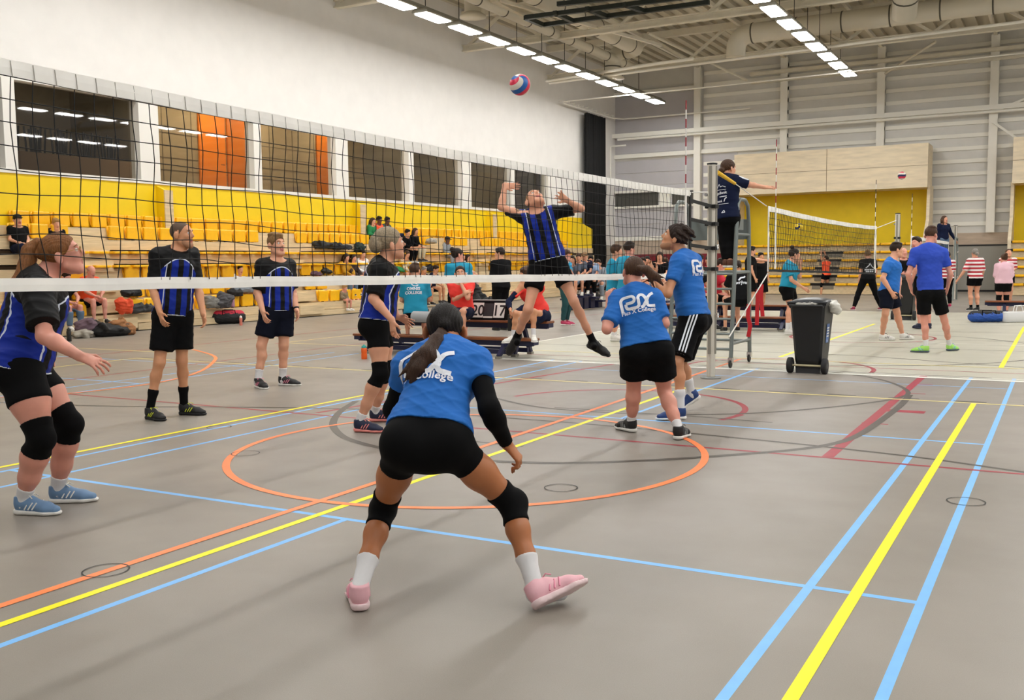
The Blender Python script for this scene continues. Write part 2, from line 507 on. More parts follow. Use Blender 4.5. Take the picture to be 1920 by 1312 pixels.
# yellow backing with sloped wing walls above the top row
b = MB(); b.box(XL, XL + .03, 8, 40.1, 1.9, Z0 - .07)
o = b.build('trim_1', YEL); tag(o, kind='structure')
for i, y in enumerate((15.5, 23.2, 31.4)):
    o = MB().prism([(XL, 2.3), (XL + .32, 2.3), (XL + .32, 3.28), (XL, 3.42)], 1, y - .04, y + .04).build('trim_%d' % (i + 2), YEL); tag(o, kind='structure')
    q = MB().box(XL + .32, XL + .35, y - .06, y + .2, 2.3, 3.28).build('wing_edge', WOOD, o); tag(q, kind='structure')
o = MB().prism([(38.0, 1.9), (40.1, 1.9), (40.1, 2.92), (38.0, 3.35)], 0, XL + .03, XL + .5).build('trim_5', YEL); tag(o, kind='structure')
q = MB().box(XL + .5, XL + .52, 38.9, 39.0, 2.62, 2.66).box(XL + .5, XL + .52, 39.6, 39.7, 2.62, 2.66).build('latch', BLK, o)

# ------------------------------------------------------------------ back wall
b = MB()
b.box(-16.1, 16, YB, YB + .3, 2.45, 12)
zz = 2.75; k = 0
while zz < 10.4:
    b.box(-11.3, 14, YB - .07, YB, zz, zz + .16, 1); zz += .52
wb = b.build('wall_back', [SIDING, STEELW]); tag(wb, kind='structure')
b = MB()
for z in np.arange(2.6, 6.0, .62):
    b.box(XL, -11.55, YB - .03, YB, z, z + .6)
b.box(XL, -11.55, YB - .03, YB, 6.65, 9.4)
b.box(-11.4, -9.7, YB - .06, YB, 2.6, 6.4)
o = b.build('trim_6', SIDELT, bevel=.015); tag(o, kind='structure')
o = MB().box(XL, -7.6, YB - .22, YB, 6.42, 6.6).box(XL, -11.5, YB - .2, YB, 4.75, 4.86).box(XL, -11.5, YB - .12, YB, 2.42, 2.62).box(XL, -11.5, YB - .2, YB, 9.42, 9.6).box(-13.5, -12.9, YB - .1, YB, 4.1, 4.8).box(XL, -11.5, YB - .15, YB, 4.0, 4.1).build('trim_7', STEELW); tag(o, kind='structure')
o = MB().box(XL, -13.55, YB - .05, YB, 4.1, 4.72).box(-12.85, -11.6, YB - .05, YB, 4.1, 4.72).build('trim_8', mat('louvre_dark', '#4d4b45', 0.5)); tag(o, kind='structure')
o = MB().box(-16.1, 16, YB, YB + .3, -.1, 2.45).box(-16, -9, YB - .06, YB, .1, 2.45).box(-2, 2.3, YB - .06, YB, 1.95, 2.45).build('wall_back_wainscot', WOODP); tag(o, kind='structure')
o = MB().box(-1.25, 1.7, YB - .14, YB - .06, .08, 1.9).build('trim_9', mat('grey_wall_mat', '#9d9b93', 0.7)); tag(o, kind='structure')
o = MB().box(-1.25, 1.7, YB - .16, YB - .06, 1.9, 1.96).box(1.68, 1.75, YB - .16, YB - .06, .08, 1.96).box(-1.25, 1.7, YB - .16, YB - .06, 0, .08).build('trim_10', BLK); tag(o, kind='structure')
# columns of the end wall
for i, x in enumerate((-11.54, -7.52, -3.4, .97, 5.1)):
    zt = 10.4
    o = MB().box(x - .16, x + .16, YB - .32, YB - .29, 2.45, zt).box(x - .16, x + .16, YB - .07, YB - .04, 2.45, zt).box(x - .02, x + .02, YB - .3, YB - .05, 2.45, zt).build('steel_column', STEELW)
    tag(o, ('cream steel column in the corner panel left of the wooden fascia', 'cream steel column rising behind the left half of the wooden fascia', 'cream steel column rising behind the right half of the wooden fascia', 'cream steel column standing between the two yellow bleacher bays', 'cream steel column at the far right end of the end wall')[i], 'column')
o = MB().box(XL, 14, YB - .42, YB - .3, 8.0 - .6, 8.2 - .6).build('crane_rail', STEELW); tag(o, 'cream steel rail running across all columns of the end wall', 'rail')
o = MB().tube([(XL + .35, YB - .55, 7.3), (14, YB - .55, 7.3)], .06).build('rain_pipe', STEELW); tag(o, 'thin white pipe running just below the rail on the end wall', 'pipe')
o = MB().box(-9, 14, YB - .55, YB - .34, 9.7, 9.85).box(-9, 14, YB - .5, YB - .34, 9.35, 9.45).build('eaves_pipe', STEEL); tag(o, 'cream eaves beam along the top of the end wall', 'beam')
# bracing bar at the right column
o = MB().bar((.97, YB - .4, 7.3), (3.9, YB - .4, 8.4), .09).bar((.97, YB - .4, 6.9), (2.2, YB - .4, 5.9), .09).build('cross_brace', STEELW); tag(o, 'slim cream brace bars beside the right column of the end wall', 'brace')


def bay(n, x0, x1, last):
    yf = YB - 1.9
    f = MB().box(x0, x1, yf, YB - .34, 4.3, 6.08).build('bleacher_fascia', WOODB)
    q = MB().box(x0, x1, yf - .006, yf, 5.18, 5.195).box((x0 + x1) / 2 - .01, (x0 + x1) / 2 + .01, yf - .006, yf, 4.3, 6.08).build('panel_joint', mat('joint_brown', '#8a7656', 0.8), f)
    tag(f, 'birch plywood fascia box over the %s yellow bay' % n, 'fascia')
    o = MB().box(x0, x1, YB - .42, YB - .3, 1.9, 4.4).build('trim_%d' % (11 + last), YEL); tag(o, kind='structure')
    for xx in (x0, x1):
        s = MB().prism([(yf + .5, 4.4), (YB - .3, 4.4), (YB - .3, 0), (yf - .7, 0), (yf - .7, 2.1), (yf + .3, 3.0)], 0, xx - .06, xx + .06).build('bay_cheek', WOODB, o); tag(s, kind='structure')
    # retracted rows
    bl = thing('bleacher', 'retracted plywood bleacher in the %s yellow bay of the end wall' % n, 'bleacher', ((x0 + x1) / 2, yf, 0))
    zr = .46; k = 0
    gaps = ((x0 + (x1 - x0) * .50, x0 + (x1 - x0) * .62),)
    for k in range(6):
        yk = 39.4 + k * .42
        z = .42 + k * .32
        MB().box(x0, x1, yk, yk + .45, z - .28 if k else 0.02, z - .06).build('riser_board', WOOD, bl)
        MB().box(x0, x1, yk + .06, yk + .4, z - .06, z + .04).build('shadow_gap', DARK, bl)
        if k < 5 or True:
            for (a, c) in ((x0 + .15, gaps[0][0]), (gaps[0][1], x1 - .15)) if k < 5 else ((x0 + .1, x1 - .1),):
                s = MB()
                xx = a
                while xx < c - .2:
                    s.rbox(xx, xx + .46, yk - .1, yk + .3, z - .05, z + .04, .05); xx += .48
                s.build('seat_row', SEATY, bl)
        if k < 5:
            MB().box(gaps[0][0] + .05, gaps[0][1] - .05, yk - .02, yk + .2, z - .2, z - .06).build('aisle_step', mat('aisle_grey', '#7d7464', 0.7), bl)


bay('left', -9.28, -1.28, 0)
bay('right', 1.8, 10.0, 1)
sg = thing('club_banner', 'blue banner with white foot hanging on the right wooden fascia', 'banner', (2.35, YB - 1.95, 5))
MB().box(2.35, 3.8, YB - 1.93, YB - 1.9, 4.95, 5.85).build('cloth', mat('banner_blue', '#2b4a9c', 0.7), sg)
MB().box(2.35, 3.8, YB - 1.935, YB - 1.905, 4.82, 4.95).build('hem', WHITEP, sg)
o = MB().box(-15.2, -9.9, YB - .35, YB - .3, 1.15, 1.75).build('trim_13', mat('dark_red_band', '#7c1622', 0.7)); tag(o, kind='structure')

# ------------------------------------------------------------------ left bleachers
bl = thing('bleacher', 'long light plywood bleacher with yellow seats along the left wall', 'bleacher', (-14.4, 22, 0))
Y0, Y1 = 7.5, 36.6
MB().box(-14.9, -14.4, Y0, 12.3, 0.02, .36).box(-14.9, -14.4, 13.6, Y1, 0.02, .17).build('front_step', WOOD, bl)
MB().box(-14.95, -14.46, Y0, Y1, .18, .38).build('riser_board', WOOD, bl)
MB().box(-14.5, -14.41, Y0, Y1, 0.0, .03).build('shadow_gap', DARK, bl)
MB().box(-15.3, -14.82, Y0, Y1, .38, .72).build('riser_board', WOOD, bl)
MB().box(-15.4, -14.98, Y0, Y1, .72, 1.12).build('riser_board', WOOD, bl)
MB().box(-15.6, -15.1, Y0, 40, 1.12, 1.4).build('riser_board', WOOD, bl)
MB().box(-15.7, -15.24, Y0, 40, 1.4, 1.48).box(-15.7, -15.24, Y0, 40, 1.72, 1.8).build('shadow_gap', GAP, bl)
MB().box(-15.7, -15.16, Y0, 40, 1.5, 1.72).build('riser_board', WOOD, bl)
MB().box(-15.75, -15.22, Y0, 40, 1.82, 2.04).build('riser_board', WOOD, bl)
MB().box(-15.78, -15.52, Y0, 40, 2.04, 2.32).build('riser_board', WOOD, bl)
for (ya, yb) in ((18.9, 19.9), (29.3, 30.2), (12.6, 13.5)):
    for z, x in ((.2, -14.3), (.55, -14.6), (1.0, -14.85), (1.45, -15.0), (1.75, -15.1)):
        MB().box(x - .3, x, ya, yb, z - .12, z + .12).build('aisle_step', WOOD, bl)


def seat(name, kind):
    t = thing(name, None, None)
    if kind == 'edge':       # folded flat into the tread: only its front lip shows
        MB().rbox(-.05, .32, -.22, .22, 0, .055, .06).build('seat_pan', SEATY, t)
        return t
    b = MB(); H = .32 if kind == 'up' else .3
    n = 9; rows = 7; vs = []
    for side in (0, 1):
        for i in range(rows):
            v = i / (rows - 1)
            for k in range(n):
                u = -1 + 2 * k / (n - 1)
                e = .205 * (1 - .10 * abs(2 * v - 1) ** 4)
                x = -.07 * v - .035 * (1 - u * u) + (0.018 if side else 0)
                z = H * v - (.02 * abs(u) ** 4 if v > .9 else 0) + (.015 * abs(u) ** 4 if v < .1 else 0)
                vs.append((x, u * e, z))
    fs = []
    for s_ in (0, 1):
        o_ = s_ * n * rows
        for i in range(rows - 1):
            for k in range(n - 1):
                q = [o_ + i * n + k, o_ + i * n + k + 1, o_ + (i + 1) * n + k + 1, o_ + (i + 1) * n + k]
                fs.append(tuple(q if s_ else q[::-1]))
    rim = [k for k in range(n)] + [i * n + n - 1 for i in range(1, rows)] + [(rows - 1) * n + k for k in range(n - 2, -1, -1)] + [i * n for i in range(rows - 2, 0, -1)]
    for a, c in zip(rim, rim[1:] + rim[:1]):
        fs.append((a, c, n * rows + c, n * rows + a))
    b.add(vs, fs, 0, True)
    b.build('backrest', SEATY, t)
    if kind == 'up':
        MB().rbox(.0, .07, -.2, .2, .0, .3, .03).build('seat_pan', SEATY, t)
        MB().box(-.03, .05, -.015, .015, -.06, .04).build('hinge', BLK, t)
    else:
        MB().rbox(-.02, .3, -.2, .2, -.03, .015, .05).build('seat_pan', SEATY, t)
    return t


AISLE = ((18.9, 19.9), (29.3, 30.2), (12.6, 13.5))


def seat_row(kind, x, z, y0, y1, pitch, label, group, skip=(), aisle=True):
    proto = None
    y = y0
    while y < y1:
        ok = not (aisle and any(a - .1 < y < c + .1 for a, c in AISLE)) and not any(a < y < c for a, c in skip)
        if ok:
            if proto is None:
                proto = seat('spectator_chair', kind); o = proto
            else:
                o = copy_tree(proto)
            o.location = (x, y, z)
            tag(o, label, 'seat', group)
        y += pitch


seat_row('up', -14.62, .40, 10.2, 24.6, .5, 'yellow plastic seat in the lowest row of the left bleachers', 'lowest bleacher seats')
seat_row('up', -14.9, .74, 11.0, 25.4, .5, 'yellow plastic seat in the second lowest row of the left bleachers', 'second row bleacher seats', ((14.5, 15.5), (20.5, 21.6)))
seat_row('up', -15.06, 1.14, 11.5, 35.6, .5, 'yellow plastic seat in the third row of the left bleachers', 'third row bleacher seats')
seat_row('edge', -15.2, 1.42, 11.6, 37.2, .52, 'yellow seat edge folded into the lower plywood tread', 'lower folded bleacher seats', aisle=False)
seat_row('edge', -15.26, 1.73, 11.6, 37.2, .52, 'yellow seat edge folded into the upper plywood tread', 'upper folded bleacher seats', aisle=False)
seat_row('up', -15.46, 2.06, 11.5, 37.5, .49, 'yellow plastic seat in the second highest row of the left bleachers', 'second highest bleacher seats', ((26.7, 27.7),))
seat_row('up', -15.66, 2.34, 11.7, 37.5, .49, 'yellow plastic seat in the highest row against the yellow panel', 'highest bleacher seats', aisle=False)

# black divider curtain and its track
cx0, cx1 = XL + .12, XL + .5
b = MB(); pts = []
ys = np.linspace(39.85, 41.95, 60)
vs = []
for z in (0.05, 8.15):
    for k, y in enumerate(ys):
        vs.append((XL + .3 + .09 * math.sin(k * 1.15) + .03 * math.sin(k * 2.7), y, z))
n = len(ys)
b.add(vs, [(k, k + 1, n + k + 1, n + k) for k in range(n - 1)], 0, True)
cu = b.build('divider_curtain', mat('black_curtain', '#0b0b0b', 0.9)); so = cu.modifiers.new('solid', 'SOLIDIFY'); so.thickness = .02
tag(cu, 'tall black divider curtain gathered at the far end of the left wall', 'curtain')
tr = thing('curtain_rail', 'thin white curtain track hung near the ceiling by the black curtain', 'rail', (XL + .3, 40, 8.3))
MB().tube([(XL + .3, 37.6, 8.28), (XL + .3, 43.0, 8.28), (XL + .6, 43.5, 8.28), (XL + 1.2, 43.6, 8.28), (-9, 43.6, 8.28)], .035).tube([(XL + .3, 37.6, 8.35), (-9.5, 37.6, 8.35), (6, 37.6, 8.5)], .03).build('track', STEELW, tr)
b = MB()
for k in range(12):
    b.bar((XL + .3, 37.7 + k * .48, 8.28), (XL + .3, 37.7 + k * .48, 8.42), .03).bar((XL + .02, 37.7 + k * .48, 8.4), (XL + .34, 37.7 + k * .48, 8.4), .025)
b.build('hanger', STEELW, tr)
o = MB().tube([(XL + .04, 43.3, 7.0), (XL + .04, 43.3, 5.4), (XL + .2, 43.2, 5.2)], .045).tube([(XL + .04, 43.4, 7.0), (-15, 43.4, 7.0)], .04).build('drain_pipe', STEELW); tag(o, 'cream drain pipe with bent foot in the far left corner', 'pipe')
o = MB().box(XL, XL + .06, 42.1, 43.9, .1, 2.2).build('door_4', mat('corner_door', '#b3aca0', 0.7)); tag(o, kind='structure')
# ------------------------------------------------------------------ roof, trusses, ducts, lamps
def atz(px, py, z):
    d = ray(px, py)
    return CAM + d * ((z - CAM[2]) / d[2])


b = MB()
b.box(-16.1, 16, -9, 44.3, ROOFZ + .2, ROOFZ + .4)
for x in np.arange(-15.9, 15.9, .5):
    b.box(x, x + .26, -9, 44, ROOFZ + .06, ROOFZ + .2)
ce = b.build('ceiling', ROOFM); tag(ce, kind='structure')


def truss(y, label, x0=XL, x1=15.5):
    t = thing('roof_truss', label, 'truss', (0, y, 9.2), 'roof trusses')
    MB().box(x0, x1, y - .11, y + .11, 9.12, 9.16).box(x0, x1, y - .11, y + .11, 9.32, 9.36).box(x0, x1, y - .02, y + .02, 9.16, 9.32).build('bottom_chord', STEEL, t)
    MB().box(x0, x1, y - .11, y + .11, 10.3, 10.55).build('top_chord', STEEL, t)
    b = MB(); x = x0 + .2; k = 0
    while x < x1 - 1.6:
        b.bar((x, y, 9.3), (x + 1.5, y, 10.35), .1).bar((x + 1.5, y, 10.35), (x + 3.0, y, 9.3), .1); x += 3.0
    b.build('diagonals', STEEL, t)
    return t


TL = ('first', 'second', 'third', 'fourth')
truss(15.6, 'cream roof truss above the near court, partly outside the picture')
truss(22.6, 'cream roof truss meeting the white wall at the top middle of the picture')
truss(29.9, 'cream roof truss meeting the white wall left of the volleyball in the air')
truss(36.7, 'cream roof truss closest to the end wall')
for i, (z, y0) in enumerate(((10.1, 15.6), (10.1, 29.9))):
    for x in (-7.5, 1.0):
        pass
b = MB()
for x in (-11.5, -7.5, -3.4, .97, 5.1):
    b.box(x - .06, x + .06, 8, 43.8, 10.36, 10.5)
o = b.build('purlins', STEEL, ce); tag(o, kind='structure')
# diagonal rods between the last truss and the end wall
for (pa, pb, lab) in (((1215, 62), (1400, 150), 'long cream wind brace rod at the upper right of the roof'), ((1755, 78), (1660, 138), 'short cream wind brace rod over the wooden fascia')):
    a = atz(*pa, 9.8); c = atz(*pb, 9.1)
    o = MB().tube([a, c], .05).build('brace_rod', STEEL); tag(o, lab, 'brace')

LAMPM = mat('lamp_diffuser', '#fffefc', 0.5, emit=LAMP)
HOUS = mat('lamp_housing', '#8b887c', 0.5)
lampn = 0


def lamp(x, y, z, label, group):
    t = thing('ceiling_light', label, 'light', (x, y, z), group)
    b = MB().prism([(-.24, -.02), (-.27, .0), (-.2, .1), (.2, .1), (.27, .0), (.24, -.02)], 1, -.7, .7)
    o = b.build('housing', HOUS, None); o.parent = t
    b = MB()
    b.box(-.22, .22, -.6, .6, -.045, -.022)
    d = b.build('diffuser', LAMPM, None); d.parent = t
    return t


proto = None
for (x, ys, lab, grp) in ((-12.42, [8.6 + 1.775 * k for k in range(19)], 'bright lamp in the long row beside the white wall', 'left row of ceiling lamps'),
                          (-3.78, [-4 + 1.84 * k for k in range(24)], 'bright lamp in the row above the middle of the hall', 'middle row of ceiling lamps'),
                          (4.9, [-4 + 1.84 * k for k in range(24)], 'bright lamp in the row right of the picture', 'right row of ceiling lamps'),
                          (13.0, [-4 + 1.84 * k for k in range(24)], 'added unseen lamp in the row furthest right outside the picture', 'outer right row of added lamps')):  # outermost row is added to light the right-facing sides of people and net
    for y in ys:
        if proto is None:
            proto = lamp(x, y, 8.5, lab, grp)
        else:
            c = copy_tree(proto); c.location = (x, y, 8.5); tag(c, lab, 'light', grp)
for (x, y0, y1, lab) in ((-12.42, 7.5, 41.3, 'dark cable tray carrying the lamps beside the white wall'), (-3.78, -5, 39.5, 'cable tray carrying the lamps above the middle of the hall')):
    t = thing('lamp_tray', lab, 'rail', (x, y0, 8.65))
    MB().box(x - .05, x + .05, y0, y1, 8.61, 8.7).build('rail', HOUS, t)
    b = MB()
    for k in range(int((y1 - y0) / 1.8)):
        b.box(x - .008, x + .008, y0 + .5 + 1.8 * k, y0 + .516 + 1.8 * k, 8.7, 10.4)
    b.build('hanger', DARK, t)

DUCT = mat('duct_cream', '#dcd6c5', 0.45)


def duct(name, pts, r, label, flange=True, nozzle=False):
    # rounded polyline
    P = [np.array(p, float) for p in pts]; out = [P[0]]
    for i in range(1, len(P) - 1):
        a, c, e = P[i - 1], P[i], P[i + 1]
        da = (a - c) / np.linalg.norm(a - c); de = (e - c) / np.linalg.norm(e - c)
        q = r * 1.6
        p0, p1 = c + da * q, c + de * q
        for k in range(7):
            t = k / 6
            out.append((1 - t) ** 2 * p0 + 2 * t * (1 - t) * c + t * t * p1)
    out.append(P[-1])
    t = thing(name, label, 'duct', P[0])
    b = MB().tube(out, r, 20)
    for i in range(len(P) - 1):
        L = np.linalg.norm(P[i + 1] - P[i]); d = (P[i + 1] - P[i]) / L
        k = r * 1.7
        while k < L - r:
            b.tube([P[i] + d * k, P[i] + d * (k + .05)], r + .012, 20, mi=1); k += 1.6
    b.build('pipe', [DUCT, mat('duct_ring', '#5b574c', 0.6)], t)
    if nozzle:
        e = P[-1]
        MB().lathe([(r, 0), (r * 1.55, -.1), (r * 1.6, -.16), (r * .6, -.17)], e, 20).build('nozzle', DUCT, t)


a = atz(1380, 66, 9.75); c = atz(1912, 8, 9.75)
duct('ventilation_duct', [(a[0], a[1], 8.95), (a[0], a[1], 9.75), (a[0] + 19, a[1] - .2, 9.75)], .36, 'large cream air duct crossing behind the middle lamp row', nozzle=True)
a = atz(1197, 92, 9.6)
duct('ventilation_duct', [(a[0] + .2, a[1] - 9.5, 9.6), (a[0], a[1], 9.6), (a[0] - 1.1, a[1] + .1, 9.6), (a[0] - 1.15, a[1] + .12, 8.75)], .3, 'cream air duct with bent nozzle right of the flying volleyball', nozzle=True)
a = atz(1190, 128, 9.3)
duct('ventilation_duct', [(a[0], a[1] - 16, 9.3), (a[0], a[1], 9.3)], .17, 'slim cream pipe running along the white wall under the roof')
a = atz(886, -10, 9.9)
duct('ventilation_duct', [(a[0], a[1], 10.3), (a[0], a[1], 9.35)], .27, 'short round air nozzle at the top edge near the lamp row', nozzle=True)
a = atz(1700, -8, 9.9)
duct('ventilation_duct', [(a[0], a[1], 10.4), (a[0] - .2, a[1] + 1.0, 9.5)], .4, 'short cream air nozzle near the upper right corner')
# folded basketball frame under the roof
t = thing('basketball_frame', 'dark folded basketball frame hanging under the roof', 'frame', atz(1130, 20, 9.3))
b = MB()
for (p, q) in (((985, 33), (1290, -6)), ((1018, 47), (1330, 4)), ((985, 33), (1018, 47)), ((1040, 24), (1075, 40)), ((1100, 16), (1140, 32)), ((1170, 8), (1210, 22)), ((1045, 8), (1250, -14))):
    b.bar(atz(*p, 9.0), atz(*q, 9.0), .13)
b.build('tube_frame', mat('dark_green_steel', '#1f2722', 0.5), t)
t = thing('gym_beam', 'pale steel beam carrying the folded basketball frame', 'beam', atz(960, 10, 9.4))
MB().bar(atz(925, -4, 9.4), atz(1065, 72, 9.4), .22).bar(atz(935, 0, 9.35), atz(1240, 85, 9.35), .1).build('beam', STEEL, t)
o = MB().tube([atz(1024, 152, 8.7), atz(1240, 118, 8.7), atz(1300, 110, 8.7)], .06).tube([atz(1030, 156, 8.65), atz(1920, 40, 8.65)], .05).build('cable_tray', STEELW); tag(o, 'pale perforated cable tray crossing under the last truss', 'tray')
# ------------------------------------------------------------------ nets and posts
NETW = mat('net_tape', '#faf7f0', 0.75, noise=0.07, nscale=6)
CORD = mat('net_cord', '#0d0c0b', 0.8)
ALU = mat('aluminium_post', '#d2ccbf', 0.45)
REDW = mat('antenna_red', '#9c1f2c', 0.5)


def net(label, x, y0, y1, ztop, zbot, cr, side_mat, band=.075, step=.1, ends=True, bottom=NETW, n_rows=9, bband=.055, cutdrop=None):
    """ztop(y), zbot(y): heights of the upper edge and of the lower tape"""
    t = thing('volleyball_net', label, 'net', (x, (y0 + y1) / 2, 1.2))
    ys = np.linspace(y0, y1, 60)
    def tape(zf, h, th, wig, lace=False):
        vs = []; n = len(ys)
        for y in ys:
            z = zf(y); wx = wig * math.sin(y * 5.3) + wig * .6 * math.sin(y * 13.1 + 1)
            for (dx, dz) in ((-th, 0), (th, 0), (th * 1.3, -h * .5), (th, -h), (-th, -h), (-th * 1.3, -h * .5)):
                vs.append((x + dx + wx, y, z + dz + wig * .5 * math.sin(y * 9)))
        fs = []
        for i in range(n - 1):
            for k in range(6):
                j = (k + 1) % 6
                fs.append((i * 6 + k, i * 6 + j, (i + 1) * 6 + j, (i + 1) * 6 + k))
        b = MB().add(vs, fs, 0, False)
        if lace:
            for y in np.arange(y0 + .1, y1, step):       # lacing stitched over the band
                b.bar((x + .009, y, zf(y) - .004), (x + .009, y + .006, zf(y) - h), .0025, mi=1)
        return b
    tape(ztop, band, .006, .002, True).build('top_band', [NETW, mat('lace_grey', '#a8a49a', 0.8)], t)
    b = MB()
    tape(zbot, bband, .005, .004).build('bottom_band', bottom, t)
    b = MB()
    rows = []
    for j in range(n_rows + 1):
        pts = []
        for y in np.arange(y0, y1 + .001, step):
            zt = ztop(y) - band; zb = zbot(y) - bband * .2
            v = j / n_rows
            sag = .010 * math.sin(y * 7 + j) * v + .014 * math.sin(2.1 * y + j * .7) * v
            pts.append((x + .01 * math.sin(3 * y + j), y + .013 * math.sin(j * 1.3 + y * 3.3) * v + .028 * max(0, v - .78) / .22 * math.sin(y * 21 + 1), zt + (zb - zt) * v + (sag if 0 < j < n_rows else 0)))
        rows.append(pts)
    for j in range(n_rows):
        b.tube(rows[j], cr, 5, cap=False)
    for k in range(len(rows[0])):
        b.tube([rows[j][k] for j in range(n_rows + 1)], cr, 5, cap=False)
    b.build('mesh_netting', CORD, t)
    if ends:
        for y in (y0, y1):
            MB().box(x - .006, x + .006, y - .025, y + .025, zbot(y) - bband, ztop(y)).build('side_band', side_mat, t)
    return t


def antenna(x, y, zb, ztop, label, m2=REDW, parent=None):
    t = thing('net_antenna', label, 'antenna', (x, y, zb))
    MB().tube([(x, y, zb), (x, y, ztop - .95)], .012, 8).build('sleeve', NETW, t)
    b = MB(); z = ztop - .95; k = 0
    while z < ztop - .01:
        b.tube([(x, y, z), (x, y, z + .1)], .007, 8, mi=k % 2); z += .1; k += 1
    b.build('rod', [WHITEP, m2], t)


N1T = lambda y: 2.285 - .0245 * y + .0019 * y * y if y < 9.2 else 2.21
N1B = lambda y: 1.405 - .0125 * y
net('near volleyball net with black mesh and white tapes across the left of the picture', 0, -.35, 9.12, N1T, N1B, .0023, mat('black_webbing', '#131210', 0.8), .066, .1)
antenna(.012, 8.93, 1.3, 3.14, 'red and white antenna standing on the near net')


def post(label, x, y, h, strap_z=(), net_y=None, cordz=None):
    t = thing('net_post', label, 'post', (x, y, 0))
    b = MB()
    pr = []
    for k in range(24):
        a = 2 * PI * k / 24
        r = .055 if k % 6 else .045
        pr.append((x + r * math.cos(a) * (.95), y + r * math.sin(a) * 1.1))
    b.prism(pr, 2, .02, h)
    b.build('profile', ALU, t, bevel=.004)
    MB().box(x + .03, x + .062, y - .018, y + .018, .3, h - .02).box(x - .018, x + .018, y - .072, y - .05, .3, h - .02).build('groove', mat('groove_grey', '#8f8b80', 0.5), t)
    MB().lathe([(.06, h), (.062, h + .004), (.062, h + .018), (.03, h + .022)], (x, y, 0), 24).build('cap', BLK, t)
    MB().lathe([(.125, 0.004), (.125, .014), (.1, .02)], (x, y, 0), 28).build('base_plate', GREYM, t)
    for z in strap_z:
        s = MB().box(x - .066, x + .066, y - .07, y + .07, z - .022, z + .022)
        if net_y is not None:
            s.bar((x + .02, y - .06, z), (0.0, net_y, z + .03), .006, .04)
        s.build('strap', mat('black_webbing', '#131210', 0.8), t)
    MB().tube([(x + .06, y - .03, 1.62), (x + .09, y - .05, 1.62), (x + .09, y - .05, 1.56)], .012).tube([(x + .06, y - .03, .78), (x + .1, y - .05, .8), (x + .1, y - .05, .72)], .012).lathe([(.018, 0), (.018, .03), (.01, .032)], (x - .06, y - .06, 2.22), 10, axis=1).build('winch_hook', CHROME, t)
    if cordz:
        MB().tube([(x - .03, y - .07, cordz), (0, net_y, cordz - .05)], .006, 6).build('net_cord', WHITEP, t)
    return t


post('silver net post with black straps beside the referee ladder', -.03, 10.0, 2.58, (2.08, 1.87, 1.58, 1.33), 9.12, 2.25)
post('near end net post just outside the picture', 0, -1.15, 2.58)
# second net beyond the bin
N2T = lambda y: 2.19 - .005 * (y - 12.4) - .0018 * (y - 12.4) * (21.6 - y)
N2B = lambda y: 1.30 - .02 * (y - 12.4)
n2 = net('second volleyball net with yellow tinted mesh behind the wheelie bin', .03, 12.4, 21.55, N2T, N2B, .004, NETW, .075, .1, True, mat('black_webbing', '#131210', 0.8), 9, .035)
antenna(.04, 12.75, 1.3, 3.1, 'red and white antenna at the near end of the second net')
antenna(.04, 21.35, 1.2, 3.1, 'dark and white antenna at the far end of the second net', mat('antenna_dark', '#2a2620', 0.5))
post('slender silver post at the far end of the second net', .3, 22.8, 2.45, (1.9,))
antenna(.3, 25.2, 1.2, 3.0, 'dark and white antenna on the third net', mat('antenna_dark', '#2a2620', 0.5))
o = MB().tube([(.28, 22.7, 2.3), (.03, 21.55, 2.1)], .008, 6).build('tension_cord', WHITEP); tag(o, 'white tension cord from the second net to the far silver post', 'cord')
N3T = lambda y: 1.99 - .004 * (y - 25)
net('third volleyball net far behind the man in the blue shirt', .32, 25.0, 34.2, N3T, lambda y: N3T(y) - .95, .005, NETW, .09, .2, True, NETW, 5)
post('silver post of the third net in front of the far referee', .45, 35.0, 2.5)
# cords from the near post area to the second net
t = thing('tension_cord', 'white cord with yellow grip tightening the second net', 'cord', (0, 10.6, 2.5))
A = at(1345, 323, 12.6); B = at(1378, 344, 13.0); C = at(1437, 386, 14.2)
MB().tube([A, B], [.028, .02], 10).build('grip', mat('grip_yellow', '#e7b71a', 0.5), t)
MB().tube([B, C], .007, 6).build('cord', WHITEP, t)
t = thing('lower_tension_cord', 'slanting white cord from the floor up to the second net', 'cord', (0, 11, .1))
MB().tube([at(1367, 632, 12.9), at(1440, 512, 14.2)], .009, 6).build('cord', WHITEP, t)
RIB = mat('red_ribbon', '#c4141f', 0.6)
for (pts, lab) in (([(1404, 570), (1402, 592), (1407, 610), (1403, 630)], 'lowest red ribbon tied on the slanting cord'), ([(1421, 542), (1420, 575), (1419, 608)], 'longest red ribbon hanging on the slanting cord'), ([(1428, 533), (1427, 560), (1430, 592)], 'thin red ribbon nearest the top of the slanting cord')):
    P = [at(px, py, 12.9 + 1.3 * (632 - pts[0][1]) / 120.0) for px, py in pts]
    b = MB()
    for i in range(len(P) - 1):
        b.bar(P[i], P[i + 1] - np.array([0, 0, .01]), .055, .012, upv=(FW[0], FW[1], 0))
    o = b.build('red_ribbon', RIB, bevel=.004); tag(o, lab, 'ribbon')
# ------------------------------------------------------------------ implicit bodies: smooth unions of limbs, meshed by surface nets
V3 = lambda *a: np.array(a, float)


def nrm(v):
    return v / (np.linalg.norm(v) + 1e-12)


def cap(a, b, ra, rb, k=.02, cuts=()):
    return ('c', np.array(a, float), np.array(b, float), ra, rb, k, cuts)


def ell(c, ax, rad, k=.02, cuts=(), sub=False):
    return ('e', np.array(c, float), np.array(ax, float), np.array(rad, float), sub, k, cuts)


def ecap(a, b, r, wa, da, wb, db, k=.03, cuts=()):
    """limb with an oval section: r is the sideways axis, w/d half width and half depth at both ends"""
    return ('o', np.array(a, float), np.array(b, float), np.array(r, float), wa, da, wb, db, k, cuts)


